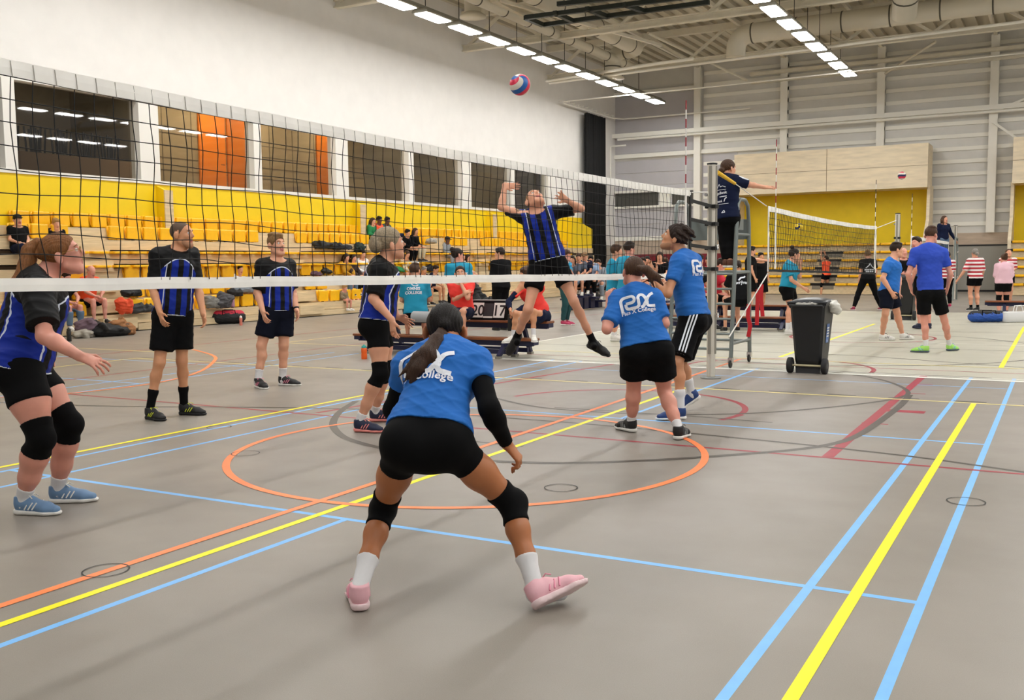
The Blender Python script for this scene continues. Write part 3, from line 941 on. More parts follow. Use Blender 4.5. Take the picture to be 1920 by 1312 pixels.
def _aabb(q):
    if q[0] == 'c':
        m = max(q[3], q[4]); return np.minimum(q[1], q[2]) - m, np.maximum(q[1], q[2]) + m
    if q[0] == 'e':
        m = np.sqrt(((q[2] * q[3][:, None]) ** 2).sum(0)); return q[1] - m, q[1] + m
    m = max(q[4:8]); return np.minimum(q[1], q[2]) - m, np.maximum(q[1], q[2]) + m


def _dist(q, P):
    if q[0] == 'c':
        a, b = q[1], q[2]; ab = b - a; L = ab @ ab + 1e-12
        t = np.clip(((P - a) @ ab) / L, 0, 1)
        d = np.linalg.norm(P - a - t[..., None] * ab, axis=-1) - (q[3] + (q[4] - q[3]) * t)
    elif q[0] == 'e':
        l = (P - q[1]) @ q[2].T
        k0 = np.linalg.norm(l / q[3], axis=-1); k1 = np.linalg.norm(l / q[3] ** 2, axis=-1) + 1e-9
        d = k0 * (k0 - 1) / k1
    else:
        a, b, r = q[1:4]; ab = b - a; L = ab @ ab + 1e-12; ax = ab / math.sqrt(L)
        r = nrm(r - ax * (r @ ax)); f = np.cross(ax, r)
        t = np.clip(((P - a) @ ab) / L, 0, 1)
        v = P - a - t[..., None] * ab
        w = q[4] + (q[6] - q[4]) * t; dd = q[5] + (q[7] - q[5]) * t; m = np.minimum(w, dd)
        l0, l1, l2 = (v @ r), (v @ f), (v @ ax)
        k0 = np.sqrt((l0 / w) ** 2 + (l1 / dd) ** 2 + (l2 / m) ** 2)
        k1 = np.sqrt((l0 / w ** 2) ** 2 + (l1 / dd ** 2) ** 2 + (l2 / m ** 2) ** 2) + 1e-9
        d = np.where(k0 < 1e-6, -m, k0 * (k0 - 1) / k1)
    for (c, n) in q[-1]:
        d = np.maximum(d, (P - np.array(c, float)) @ np.array(n, float))
    return d


def field(prims, h, cuts=(), infl=0.0):
    lo = np.min([_aabb(q)[0] for q in prims if not (q[0] == 'e' and q[4])], axis=0) - 3 * h - infl
    hi = np.max([_aabb(q)[1] for q in prims if not (q[0] == 'e' and q[4])], axis=0) + 3 * h + infl
    n = np.ceil((hi - lo) / h).astype(int) + 1
    F = np.full(tuple(n), 1.0, np.float32)
    for q in prims:
        k = q[-2]
        l, u = _aabb(q)
        pad = k + 2.5 * h + infl
        i0 = np.maximum(0, np.floor((l - pad - lo) / h).astype(int)); i1 = np.minimum(n, np.ceil((u + pad - lo) / h).astype(int) + 1)
        if (i1 <= i0).any(): continue
        gx, gy, gz = [lo[a] + h * np.arange(i0[a], i1[a]) for a in range(3)]
        P = np.stack(np.meshgrid(gx, gy, gz, indexing='ij'), -1)
        d = _dist(q, P) - infl
        S = (slice(i0[0], i1[0]), slice(i0[1], i1[1]), slice(i0[2], i1[2]))
        W = F[S]
        if q[0] == 'e' and q[4]:
            hh = np.maximum(k - np.abs(W + d), 0) / max(k, 1e-6)
            F[S] = np.maximum(W, -d) + hh * hh * k * .25
        else:
            hh = np.maximum(k - np.abs(W - d), 0) / max(k, 1e-6)
            F[S] = np.minimum(W, d) - hh * hh * k * .25
    if cuts:
        gx, gy, gz = [lo[a] + h * np.arange(n[a]) for a in range(3)]
        P = np.stack(np.meshgrid(gx, gy, gz, indexing='ij'), -1)
        for (c, nn) in cuts:
            F = np.maximum(F, (P - np.array(c, float)) @ np.array(nn, float))
    return F, lo


def surfnet(F, lo, h):
    ins = F < 0
    A = [F[i:F.shape[0] - 1 + i, j:F.shape[1] - 1 + j, k:F.shape[2] - 1 + k] for i in (0, 1) for j in (0, 1) for k in (0, 1)]
    B = np.stack([a < 0 for a in A]); mask = B.any(0) & ~B.all(0)
    idx = np.argwhere(mask)
    fv = [a[mask] for a in A]
    cn = [V3(i, j, k) for i in (0, 1) for j in (0, 1) for k in (0, 1)]
    acc = np.zeros((len(idx), 3)); cnt = np.zeros(len(idx))
    for a in range(8):
        for b in range(a + 1, 8):
            if np.abs(cn[a] - cn[b]).sum() != 1: continue
            fa, fb = fv[a], fv[b]; cr = (fa < 0) != (fb < 0)
            t = np.where(cr, fa / np.where(cr, fa - fb, 1), 0)
            acc += np.where(cr[:, None], cn[a] + (cn[b] - cn[a]) * t[:, None], 0); cnt += cr
    V = lo + h * (idx + acc / cnt[:, None])
    ids = np.full(mask.shape, -1, int); ids[mask] = np.arange(len(idx))
    Q = []
    for ax in range(3):
        x = np.moveaxis(ins, ax, 0); I = np.moveaxis(ids, ax, 0)
        c = x[:-1, 1:-1, 1:-1] != x[1:, 1:-1, 1:-1]
        w = np.argwhere(c)
        if len(w) == 0: continue
        i, j, k = w[:, 0], w[:, 1] + 1, w[:, 2] + 1
        q = np.stack([I[i, j - 1, k - 1], I[i, j, k - 1], I[i, j, k], I[i, j - 1, k]], 1)
        flip = x[i, j, k] != (ax == 1)
        q[~flip] = q[~flip][:, ::-1]
        Q.append(q)
    return V, np.concatenate(Q)


def skin_mesh(name, prims, h, mats, parent, cuts=(), infl=0.0, disp=None, attr=None, facemat=None):
    F, lo = field(prims, h, cuts, infl)
    V, Q = surfnet(F, lo, h)
    me = bpy.data.meshes.new(name)
    me.vertices.add(len(V)); me.vertices.foreach_set('co', V.ravel())
    me.loops.add(4 * len(Q)); me.loops.foreach_set('vertex_index', Q.ravel())
    me.polygons.add(len(Q)); me.polygons.foreach_set('loop_start', np.arange(0, 4 * len(Q), 4))
    me.polygons.foreach_set('use_smooth', np.ones(len(Q), bool))
    for m in (mats if isinstance(mats, (list, tuple)) else [mats]):
        me.materials.append(m)
    me.update(calc_edges=True); me.validate()
    if disp is not None:
        N = np.zeros(3 * len(V)); me.vertex_normals.foreach_get('vector', N)
        V = V + N.reshape(-1, 3) * disp(V)[:, None]
        me.vertices.foreach_set('co', V.ravel())
    if attr is not None:
        a = me.attributes.new('rest', 'FLOAT_VECTOR', 'POINT')
        a.data.foreach_set('vector', attr(V).astype(float).ravel())
    if facemat is not None:
        C = V[Q].mean(1)
        me.polygons.foreach_set('material_index', facemat(C).astype(np.int32))
    me.update()
    o = bpy.data.objects.new(name, me); COL.objects.link(o)
    if parent is not None: put(o, parent)
    return o


def folds(org, ax, amp, seed=0, freq=1.0):
    rs = np.random.RandomState(seed)
    W = [(rs.uniform(-1, 1), rs.uniform(-.5, .5), rs.uniform(.6, 1.6), rs.uniform(0, 6.28)) for _ in range(5)]

    def fn(V):
        l = (V - org) @ ax.T
        d = np.zeros(len(V))
        for i, (a, b, c, ph) in enumerate(W):
            s = np.sin((l[:, 0] * a * 22 + l[:, 1] * b * 14 + l[:, 2] * c * 30) * freq + ph + 1.6 * np.sin(l[:, 0] * 9 + i) + .9 * np.sin(l[:, 2] * 13 + 2 * i))
            d += (1 - np.abs(s)) ** 2 - .35
        return d * amp / 2.2
    return fn


# ------------------------------------------------------------------ clothing materials
def jersey_mat(name='striped_jersey', has_yoke=True):
    """blue football-style jersey: black shoulders, black stripes and thin white piping, drawn in the wearer's own coordinates"""
    m = bpy.data.materials.new(name); m.use_nodes = True
    nt = m.node_tree; b = nt.nodes['Principled BSDF']; b.inputs['Roughness'].default_value = .6; b.inputs['Specular IOR Level'].default_value = .2
    at_ = nt.nodes.new('ShaderNodeAttribute'); at_.attribute_name = 'rest'
    sp = nt.nodes.new('ShaderNodeSeparateXYZ'); nt.links.new(at_.outputs['Vector'], sp.inputs[0])

    def mth(op, a, b_=None, c=None):
        n = nt.nodes.new('ShaderNodeMath'); n.operation = op
        for i, v in enumerate((a, b_, c)):
            if v is None: continue
            if isinstance(v, (int, float)): n.inputs[i].default_value = v
            else: nt.links.new(v, n.inputs[i])
        return n.outputs[0]
    x, y, z = sp.outputs
    ax = mth('ABSOLUTE', x)
    # stripes on chest and back
    st = mth('GREATER_THAN', mth('SINE', mth('MULTIPLY', mth('ADD', x, .029), 2 * PI / .115)), .12)
    # dark yoke: everything above an arched line, and the outer flanks
    arch = mth('SUBTRACT', .415, mth('MULTIPLY', mth('MULTIPLY', ax, ax), 3.2))
    yoke = mth('GREATER_THAN', z, arch if has_yoke else 9.0)
    pipe = mth('LESS_THAN', mth('ABSOLUTE', mth('SUBTRACT', z, arch if has_yoke else 9.0)), .005)
    side = mth('LESS_THAN', mth('ABSOLUTE', mth('SUBTRACT', ax, mth('ADD', .128, mth('MULTIPLY', mth('SUBTRACT', .4, z), .05)))), .004)
    side = mth('MULTIPLY', side, mth('SUBTRACT', 1.0, yoke))
    pan = mth('LESS_THAN', ax, .128)
    st = mth('MULTIPLY', st, pan)
    dark = mth('MAXIMUM', st, mth('MAXIMUM', yoke, mth('MULTIPLY', mth('GREATER_THAN', ax, .176), mth('GREATER_THAN', z, .14))))
    wht = mth('MAXIMUM', mth('MULTIPLY', pipe, mth('LESS_THAN', ax, .15)), mth('MULTIPLY', side, mth('LESS_THAN', ax, .16)))
    mx = nt.nodes.new('ShaderNodeMix'); mx.data_type = 'RGBA'
    nt.links.new(dark, mx.inputs[0]); mx.inputs[6].default_value = (*lin('#112b92'), 1); mx.inputs[7].default_value = (*lin('#0b0b0d'), 1)
    m2 = nt.nodes.new('ShaderNodeMix'); m2.data_type = 'RGBA'
    nt.links.new(wht, m2.inputs[0]); nt.links.new(mx.outputs[2], m2.inputs[6]); m2.inputs[7].default_value = (*lin('#cfd6e4'), 1)
    nt.links.new(m2.outputs[2], b.inputs['Base Color'])
    return m


def band_mat(name, c1, c2, period, duty=.5):
    m = bpy.data.materials.new(name); m.use_nodes = True
    nt = m.node_tree; b = nt.nodes['Principled BSDF']; b.inputs['Roughness'].default_value = .8
    at_ = nt.nodes.new('ShaderNodeAttribute'); at_.attribute_name = 'rest'
    sp = nt.nodes.new('ShaderNodeSeparateXYZ'); nt.links.new(at_.outputs['Vector'], sp.inputs[0])
    n = nt.nodes.new('ShaderNodeMath'); n.operation = 'MULTIPLY'; n.inputs[1].default_value = 1 / period; nt.links.new(sp.outputs[2], n.inputs[0])
    f = nt.nodes.new('ShaderNodeMath'); f.operation = 'FRACT'; nt.links.new(n.outputs[0], f.inputs[0])
    g = nt.nodes.new('ShaderNodeMath'); g.operation = 'GREATER_THAN'; g.inputs[1].default_value = duty; nt.links.new(f.outputs[0], g.inputs[0])
    mx = nt.nodes.new('ShaderNodeMix'); mx.data_type = 'RGBA'; nt.links.new(g.outputs[0], mx.inputs[0])
    mx.inputs[6].default_value = (*lin(c1), 1); mx.inputs[7].default_value = (*lin(c2), 1)
    nt.links.new(mx.outputs[2], b.inputs['Base Color'])
    return m


JERSEY = jersey_mat()
JERSEYB = jersey_mat('striped_jersey_full', False)
STRIPED = band_mat('red_white_bands', '#b3202f', '#ece4e2', .105)
TEE = mat('royal_blue_tee', '#1668bd', .8, bump=.12, bscale=900)
TEE2 = mat('deep_blue_tee', '#2347b8', .8)
TEAL = mat('teal_tee', '#1391b3', .8)
BLKC = mat('black_cloth', '#08080a', .85, spec=.15, )
BLKT = mat('black_tee', '#111113', .85, spec=.15)
NAVY = mat('navy_cloth', '#111a36', .85, spec=.2)
RED = mat('coral_red_tee', '#f0392f', .75)
ORT = mat('orange_tee', '#fb5a2c', .75)
WHT = mat('white_cloth', '#e9e8e6', .85)
WSOCK = mat('white_sock', '#e4e3e4', .9, bump=.3, bscale=300, stretch=(6, 6, .2))
PINKC = mat('pink_hoodie', '#e6bcc9', .9)
GREYC = mat('grey_cloth', '#8d949c', .9)
MUST = mat('mustard_cloth', '#b48413', .9)
BROWNC = mat('dark_brown_cloth', '#3b2b25', .9)
GREENC = mat('green_cloth', '#1f7c47', .9)
DTEAL = mat('dark_teal_cloth', '#1f4a4d', .9)
LBLUE = mat('light_blue_cloth', '#93aacb', .9)
JEANS = mat('jeans_blue', '#5b7188', .9)
BEIGEC = mat('beige_cloth', '#cfc2a2', .9)
DGREYT = mat('slate_tee', '#4b5361', .9)
REDC = mat('crimson_cloth', '#c41f36', .8)
CAMO = mat('patterned_brown_cloth', '#8c7a60', .9, noise=.5, nscale=40)
SKIN = {'l': mat('skin_light', '#dfa384', .5, noise=.05, nscale=14, sub=.12), 'p': mat('skin_pink', '#dd9a86', .5, noise=.06, nscale=14, sub=.12), 't': mat('skin_tan', '#b06e43', .48, noise=.05, nscale=14, sub=.1), 'm': mat('skin_medium', '#d3966f', .5, noise=.05, nscale=14, sub=.1), 'd': mat('skin_dark', '#6d4430', .5, noise=.05, nscale=14)}
LIP = mat('lips', '#b5605a', .45)


def hairm(name, c):
    return mat(name, c, .5, spec=.25, noise=.35, nscale=26, stretch=(5, 5, .8), bump=.5, bscale=60)


HAIR = {'black': hairm('hair_black', '#17110e'), 'dark': hairm('hair_dark_brown', '#2b1c13'), 'chestnut': hairm('hair_chestnut', '#3d281b'), 'brown': hairm('hair_brown', '#4b3323'), 'auburn': hairm('hair_auburn', '#8a5a33'), 'ash': hairm('hair_ash_blond', '#a3937a'), 'blond': hairm('hair_blond', '#b08a55'), 'stub': mat('hair_stubble', '#5e4838', .7, noise=.25, nscale=300), 'grey': hairm('hair_grey', '#8d8780'), 'fair': hairm('hair_fair', '#8b6a45')}
EYEW = mat('eye_white', '#e6e2dc', .3)
EYEI = mat('eye_iris', '#2a1d14', .2)


# ------------------------------------------------------------------ hands, shoes, heads
def hand_prims(W, h, n, side, curl=.5, spread=.012, s=1.0):
    """W wrist, h towards the knuckles, n out of the palm, side +1 right -1 left"""
    h = nrm(h); n = nrm(n - h * (n @ h)); sd = np.cross(n, h)
    th = np.cross(h, n) * side
    P = [ecap(W - h * .01, W + h * .085 * s, sd, .027 * s, .021 * s, .040 * s, .014 * s, .015)]
    L = (.076, .085, .08, .062)
    for i in range(4):
        o = th * (.030 - .020 * i) * s
        p = W + h * .086 * s + o; d = h + th * (1.5 - i) * spread * 8; d = nrm(d)
        r = .0088 * s
        for j, fr in enumerate((.48, .3, .22)):
            a = curl * (.75 if j == 0 else 1.05) * (1 + .06 * i)
            d = nrm(d * math.cos(a) + n * math.sin(a)) if j == 0 else nrm(d * math.cos(a) + nrm(np.cross(np.cross(d, n), d) if abs(d @ n) < .98 else -h) * math.sin(a))
            q = p + d * L[i] * fr * s
            P.append(cap(p, q, r, r * .9, .006)); p = q; r *= .9
    p = W + h * .025 * s + th * .028 * s
    d = nrm(th * .75 + h * .75 + n * .25)
    q = p + d * .042 * s
    P.append(cap(p, q, .0125 * s, .0105 * s, .012))
    d = nrm(th * .25 + h * .9 + n * (.25 + .5 * curl))
    P.append(cap(q, q + d * .034 * s, .0105 * s, .0085 * s, .006))
    return P


def head_prims(C, r, f, u, s=1.0):
    ax = np.array([r, f, u])
    T = lambda x, y, z: C + s * (r * x + f * y + u * z)
    P = [ell(T(0, -.012, .032), ax, (.076 * s, .096 * s, .086 * s), .02),
         ell(T(0, .026, -.035), ax, (.060 * s, .064 * s, .082 * s), .03),
         cap(T(-.022, .066, -.098), T(.022, .066, -.098), .021 * s, .021 * s, .03),
         cap(T(-.052, .0, -.062), T(-.024, .06, -.1), .016 * s, .016 * s, .03), cap(T(.052, .0, -.062), T(.024, .06, -.1), .016 * s, .016 * s, .03),
         cap(T(-.034, .079, .034), T(.034, .079, .034), .010 * s, .010 * s, .02),
         ell(T(-.034, .064, -.02), ax, (.024 * s, .02 * s, .02 * s), .02), ell(T(.034, .064, -.02), ax, (.024 * s, .02 * s, .02 * s), .02),
         cap(T(0, .086, .020), T(0, .106, -.016), .008 * s, .0125 * s, .012),
         cap(T(-.012, .092, -.024), T(.012, .092, -.024), .008 * s, .008 * s, .008),
         ell(T(-.032, .098, .010), ax, (.017 * s, .016 * s, .011 * s), .012, sub=True), ell(T(.032, .098, .010), ax, (.017 * s, .016 * s, .011 * s), .012, sub=True),
         cap(T(-.018, .084, -.052), T(.018, .084, -.052), .0075 * s, .0075 * s, .007), cap(T(-.014, .083, -.065), T(.014, .083, -.065), .008 * s, .008 * s, .007)]
    for q in (-1, 1):
        P += [ell(T(.085 * q, -.016, -.010), np.array([nrm(r + f * .5 * q), nrm(f - r * .5 * q), u]), (.010 * s, .023 * s, .035 * s), .008)]
    return P


HAIRLINE = (V3(0, .080, .074), V3(0, .80, -.60))
NAPE = (V3(0, -.03, -.055), V3(0, .45, -.9))


def hair_prims(style, C, r, f, u, s, back=None):
    ax = np.array([r, f, u])
    T = lambda x, y, z: C + s * (r * x + f * y + u * z)
    cu = lambda P: [(T(*p), nrm(r * n[0] + f * n[1] + u * n[2])) for p, n in P]
    base = [HAIRLINE, NAPE]
    if style == 'buzz':
        return [ell(T(0, -.012, .032), ax, (.0775 * s, .0975 * s, .0875 * s), .01, cu([(V3(0, .06, .085), V3(0, .84, -.54)), (V3(0, -.02, -.03), V3(0, .3, -.95))]))]
    if style == 'bald':
        return [ell(T(0, -.012, .030), ax, (.0775 * s, .0975 * s, .086 * s), .01, cu([(V3(0, .0, .045), V3(0, .3, .95)), (V3(0, .02, 0), V3(0, .95, -.3)), (V3(0, -.02, -.03), V3(0, .3, -.95))]))]
    if style == 'short':
        return [ell(T(0, -.010, .042), ax, (.082 * s, .103 * s, .094 * s), .01, cu([(V3(0, .082, .07), V3(0, .78, -.62)), (V3(0, -.02, -.05), V3(0, .3, -.95))])),
                ell(T(0, .045, .102), ax, (.058 * s, .045 * s, .026 * s), .02), ell(T(.02, -.02, .115), ax, (.055 * s, .06 * s, .026 * s), .02)]
    if style == 'quiff':
        P = [ell(T(0, -.016, .040), ax, (.086 * s, .108 * s, .096 * s), .01, cu([(V3(0, .078, .07), V3(0, .76, -.65)), (V3(0, -.02, -.065), V3(0, .25, -.97))]))]
        rs = np.random.RandomState(3)
        for k in range(40):
            a = rs.uniform(0, 6.28); e = rs.uniform(-.35, 1.4)
            p = V3(.082 * math.cos(a) * math.cos(e), -.03 + .1 * math.sin(a) * math.cos(e) * (.8 if math.sin(a) > 0 else 1), .04 + .095 * math.sin(e))
            if p[1] > .05 and p[2] < .07: continue
            q = p * 1.2 + V3(0, -.025, -.025)
            P.append(cap(T(*p), T(*q), .019 * s, .010 * s, .012))
        return P
    # tied or long hair: smooth cap over the skull
    P = [ell(T(0, -.014, .036), ax, (.0805 * s, .103 * s, .092 * s), .01, cu(base))]
    if style == 'pony':
        P.append(ell(T(0, -.112, .035), ax, (.024 * s, .022 * s, .024 * s), .02))
    if style == 'bun':
        P += [ell(T(0, -.10, .095), ax, (.045 * s, .042 * s, .042 * s), .015)]
    if style == 'topbun':
        P += [ell(T(0, -.05, .145), ax, (.04 * s, .04 * s, .04 * s), .015)]
    if style == 'messybun':
        P += [ell(T(0, -.122, .015), ax, (.074 * s, .05 * s, .066 * s), .02), ell(T(.02, -.13, .05), ax, (.035 * s, .03 * s, .04 * s), .015), ell(T(0, -.03, .06), ax, (.086 * s, .1 * s, .08 * s), .02)]
    if style == 'lowbun':
        P += [ell(T(0, -.115, -.03), ax, (.045 * s, .036 * s, .04 * s), .02)]
    if style == 'long':
        for x in (-.06, -.03, 0, .03, .06):
            P.append(cap(T(x, -.07, .0), T(x * 1.3, -.075, -.24), .035 * s, .028 * s, .03))
        for q in (-1, 1):
            P.append(cap(T(.07 * q, .0, .01), T(.085 * q, .015, -.2), .025 * s, .022 * s, .03))
    if style == 'cap':
        P += [ell(T(0, -.008, .055), ax, (.088 * s, .106 * s, .085 * s), .01, cu([(V3(0, 0, .035), V3(0, 0, -1))])), ell(T(0, .12, .052), ax, (.07 * s, .07 * s, .010 * s), .01)]
    return P


def face_extras(t, C, r, f, u, s, haircol, beard=None, glasses=False, h=.004):
    T = lambda x, y, z: C + s * (r * x + f * y + u * z)
    b = MB()
    for q in (-1, 1):
        c = T(.032 * q, .077, .010); rr = .0118 * s
        for (cc, r0, mi) in ((c, rr, 0), (c + f * .0052 * s, rr * .62, 1)):
            vs, fs = [], []
            for i in range(7):
                for k in range(10):
                    a, e = 2 * PI * k / 10, PI * (i / 6 - .5)
                    vs.append(cc + r0 * (r * math.cos(a) * math.cos(e) + u * math.sin(a) * math.cos(e) + f * math.sin(e)))
            for i in range(6):
                for k in range(10):
                    j = (k + 1) % 10
                    fs.append((i * 10 + k, i * 10 + j, (i + 1) * 10 + j, (i + 1) * 10 + k))
            b.add(vs, fs, mi, True)
    b.build('eyes', [EYEW, EYEI], t)
    b = MB()
    for q in (-1, 1):
        b.tube([T(.014 * q, .0885, .031), T(.032 * q, .088, .037), T(.05 * q, .076, .031)], [.004 * s, .0045 * s, .0025 * s], 6)
    b.build('eyebrows', haircol, t)
    if beard is not None:
        ax = np.array([r, f, u])
        B = [ell(T(0, .026, -.036), ax, (.0608 * s, .0648 * s, .0828 * s), .02), cap(T(-.022, .066, -.098), T(.022, .066, -.098), .0218 * s, .0218 * s, .03), cap(T(-.052, .0, -.062), T(-.024, .06, -.1), .0168 * s, .0168 * s, .03), cap(T(.052, .0, -.062), T(.024, .06, -.1), .0168 * s, .0168 * s, .03)]
        skin_mesh('beard', B, max(h, .005), beard, t, cuts=[(T(0, .03, -.045), nrm(f * .45 + u * .9)), (T(0, 0, -.03), u)])
    if glasses:
        g = MB()
        for q in (-1, 1):
            pts = [T(.033 * q + .022 * math.cos(a), .103 - .004 * abs(math.cos(a)), .006 + .019 * math.sin(a)) for a in np.linspace(0, 2 * PI, 17)]
            g.tube(pts, .0014 * s, 6, cap=False)
            g.tube([T(.055 * q, .098, .012), T(.077 * q, .06, .014), T(.08 * q, -.01, .012)], .0014 * s, 6)
        g.tube([T(-.011, .104, .01), T(.011, .104, .01)], .0014 * s, 6)
        g.build('glasses', mat('brass_frame', '#a8833f', .3, metal=.8), t)


def shoe(parent, ank, d, up, s, m_up, m_sole, h, deco=None, lace=True):
    d = nrm(d); up = nrm(up - d * (up @ d)); r = np.cross(d, up)
    O = ank - up * .085 * s - d * .052 * s
    T = lambda x, y, z: O + s * (r * x + d * y + up * z)
    pr = [ecap(T(0, .04, .052), T(0, .1, .055), r, .036 * s, .05 * s, .038 * s, .05 * s, .02), ecap(T(0, .1, .05), T(0, .19, .036), r, .038 * s, .045 * s, .046 * s, .034 * s, .02), ecap(T(0, .19, .034), T(0, .245, .028), r, .046 * s, .032 * s, .034 * s, .022 * s, .02),
          cap(T(0, .05, .07), T(0, .045, .105), .043 * s, .041 * s, .02, [(T(0, .05, .108), nrm(up - d * .15))])]
    o = skin_mesh('shoe', pr, h, m_up, parent, cuts=[(T(0, 0, .016), -up)])
    so = [ecap(T(0, .038, .02), T(0, .12, .02), r, .042 * s, .04 * s, .04 * s, .04 * s, .02), ecap(T(0, .12, .02), T(0, .2, .02), r, .04 * s, .04 * s, .051 * s, .04 * s, .02), ecap(T(0, .2, .02), T(0, .245, .024), r, .051 * s, .04 * s, .038 * s, .036 * s, .02)]
    skin_mesh('sole', so, h, m_sole, o, cuts=[(T(0, 0, .001), -up), (T(0, 0, .03), nrm(up * 1.0 + d * .04))])
    if lace and h < .0125:
        b = MB()
        for k in range(5):
            y = .1 + .02 * k; z = .1 - .011 * k
            b.tube([T(-.026, y, z - .014), T(0, y + .003, z + .002), T(.026, y + .004, z - .014)], .0032 * s, 6)
        b.tube([T(-.005, .1, .104), T(-.03, .11, .11), T(-.034, .13, .095)], .0028 * s, 6).tube([T(.005, .1, .104), T(.03, .11, .11), T(.034, .13, .095)], .0028 * s, 6)
        b.build('laces', deco if deco is not None else m_sole, o)
    if deco is not None and h < .0125:
        b = MB()
        for q in (-1, 1):
            for k in range(3):
                y = .085 + .024 * k
                b.tube([T(.0445 * q + .002 * q * k, y, .034), T(.041 * q, y + .012, .055), T(.033 * q, y + .022, .072)], .004 * s, 5)
        b.build('side_stripes', deco, o)
    return o


# ------------------------------------------------------------------ the whole person
def grow(q, L, cuts=()):
    if q[0] == 'c': return ('c', q[1], q[2], q[3] + L, q[4] + L, q[5], tuple(q[6]) + tuple(cuts))
    if q[0] == 'e': return ('e', q[1], q[2], q[3] + L, q[4], q[5], tuple(q[6]) + tuple(cuts))
    return q[:4] + tuple(v + L for v in q[4:8]) + (q[8], tuple(q[9]) + tuple(cuts))


def limb(a, b, fa, fb):
    return a + (b - a) * fa, a + (b - a) * fb


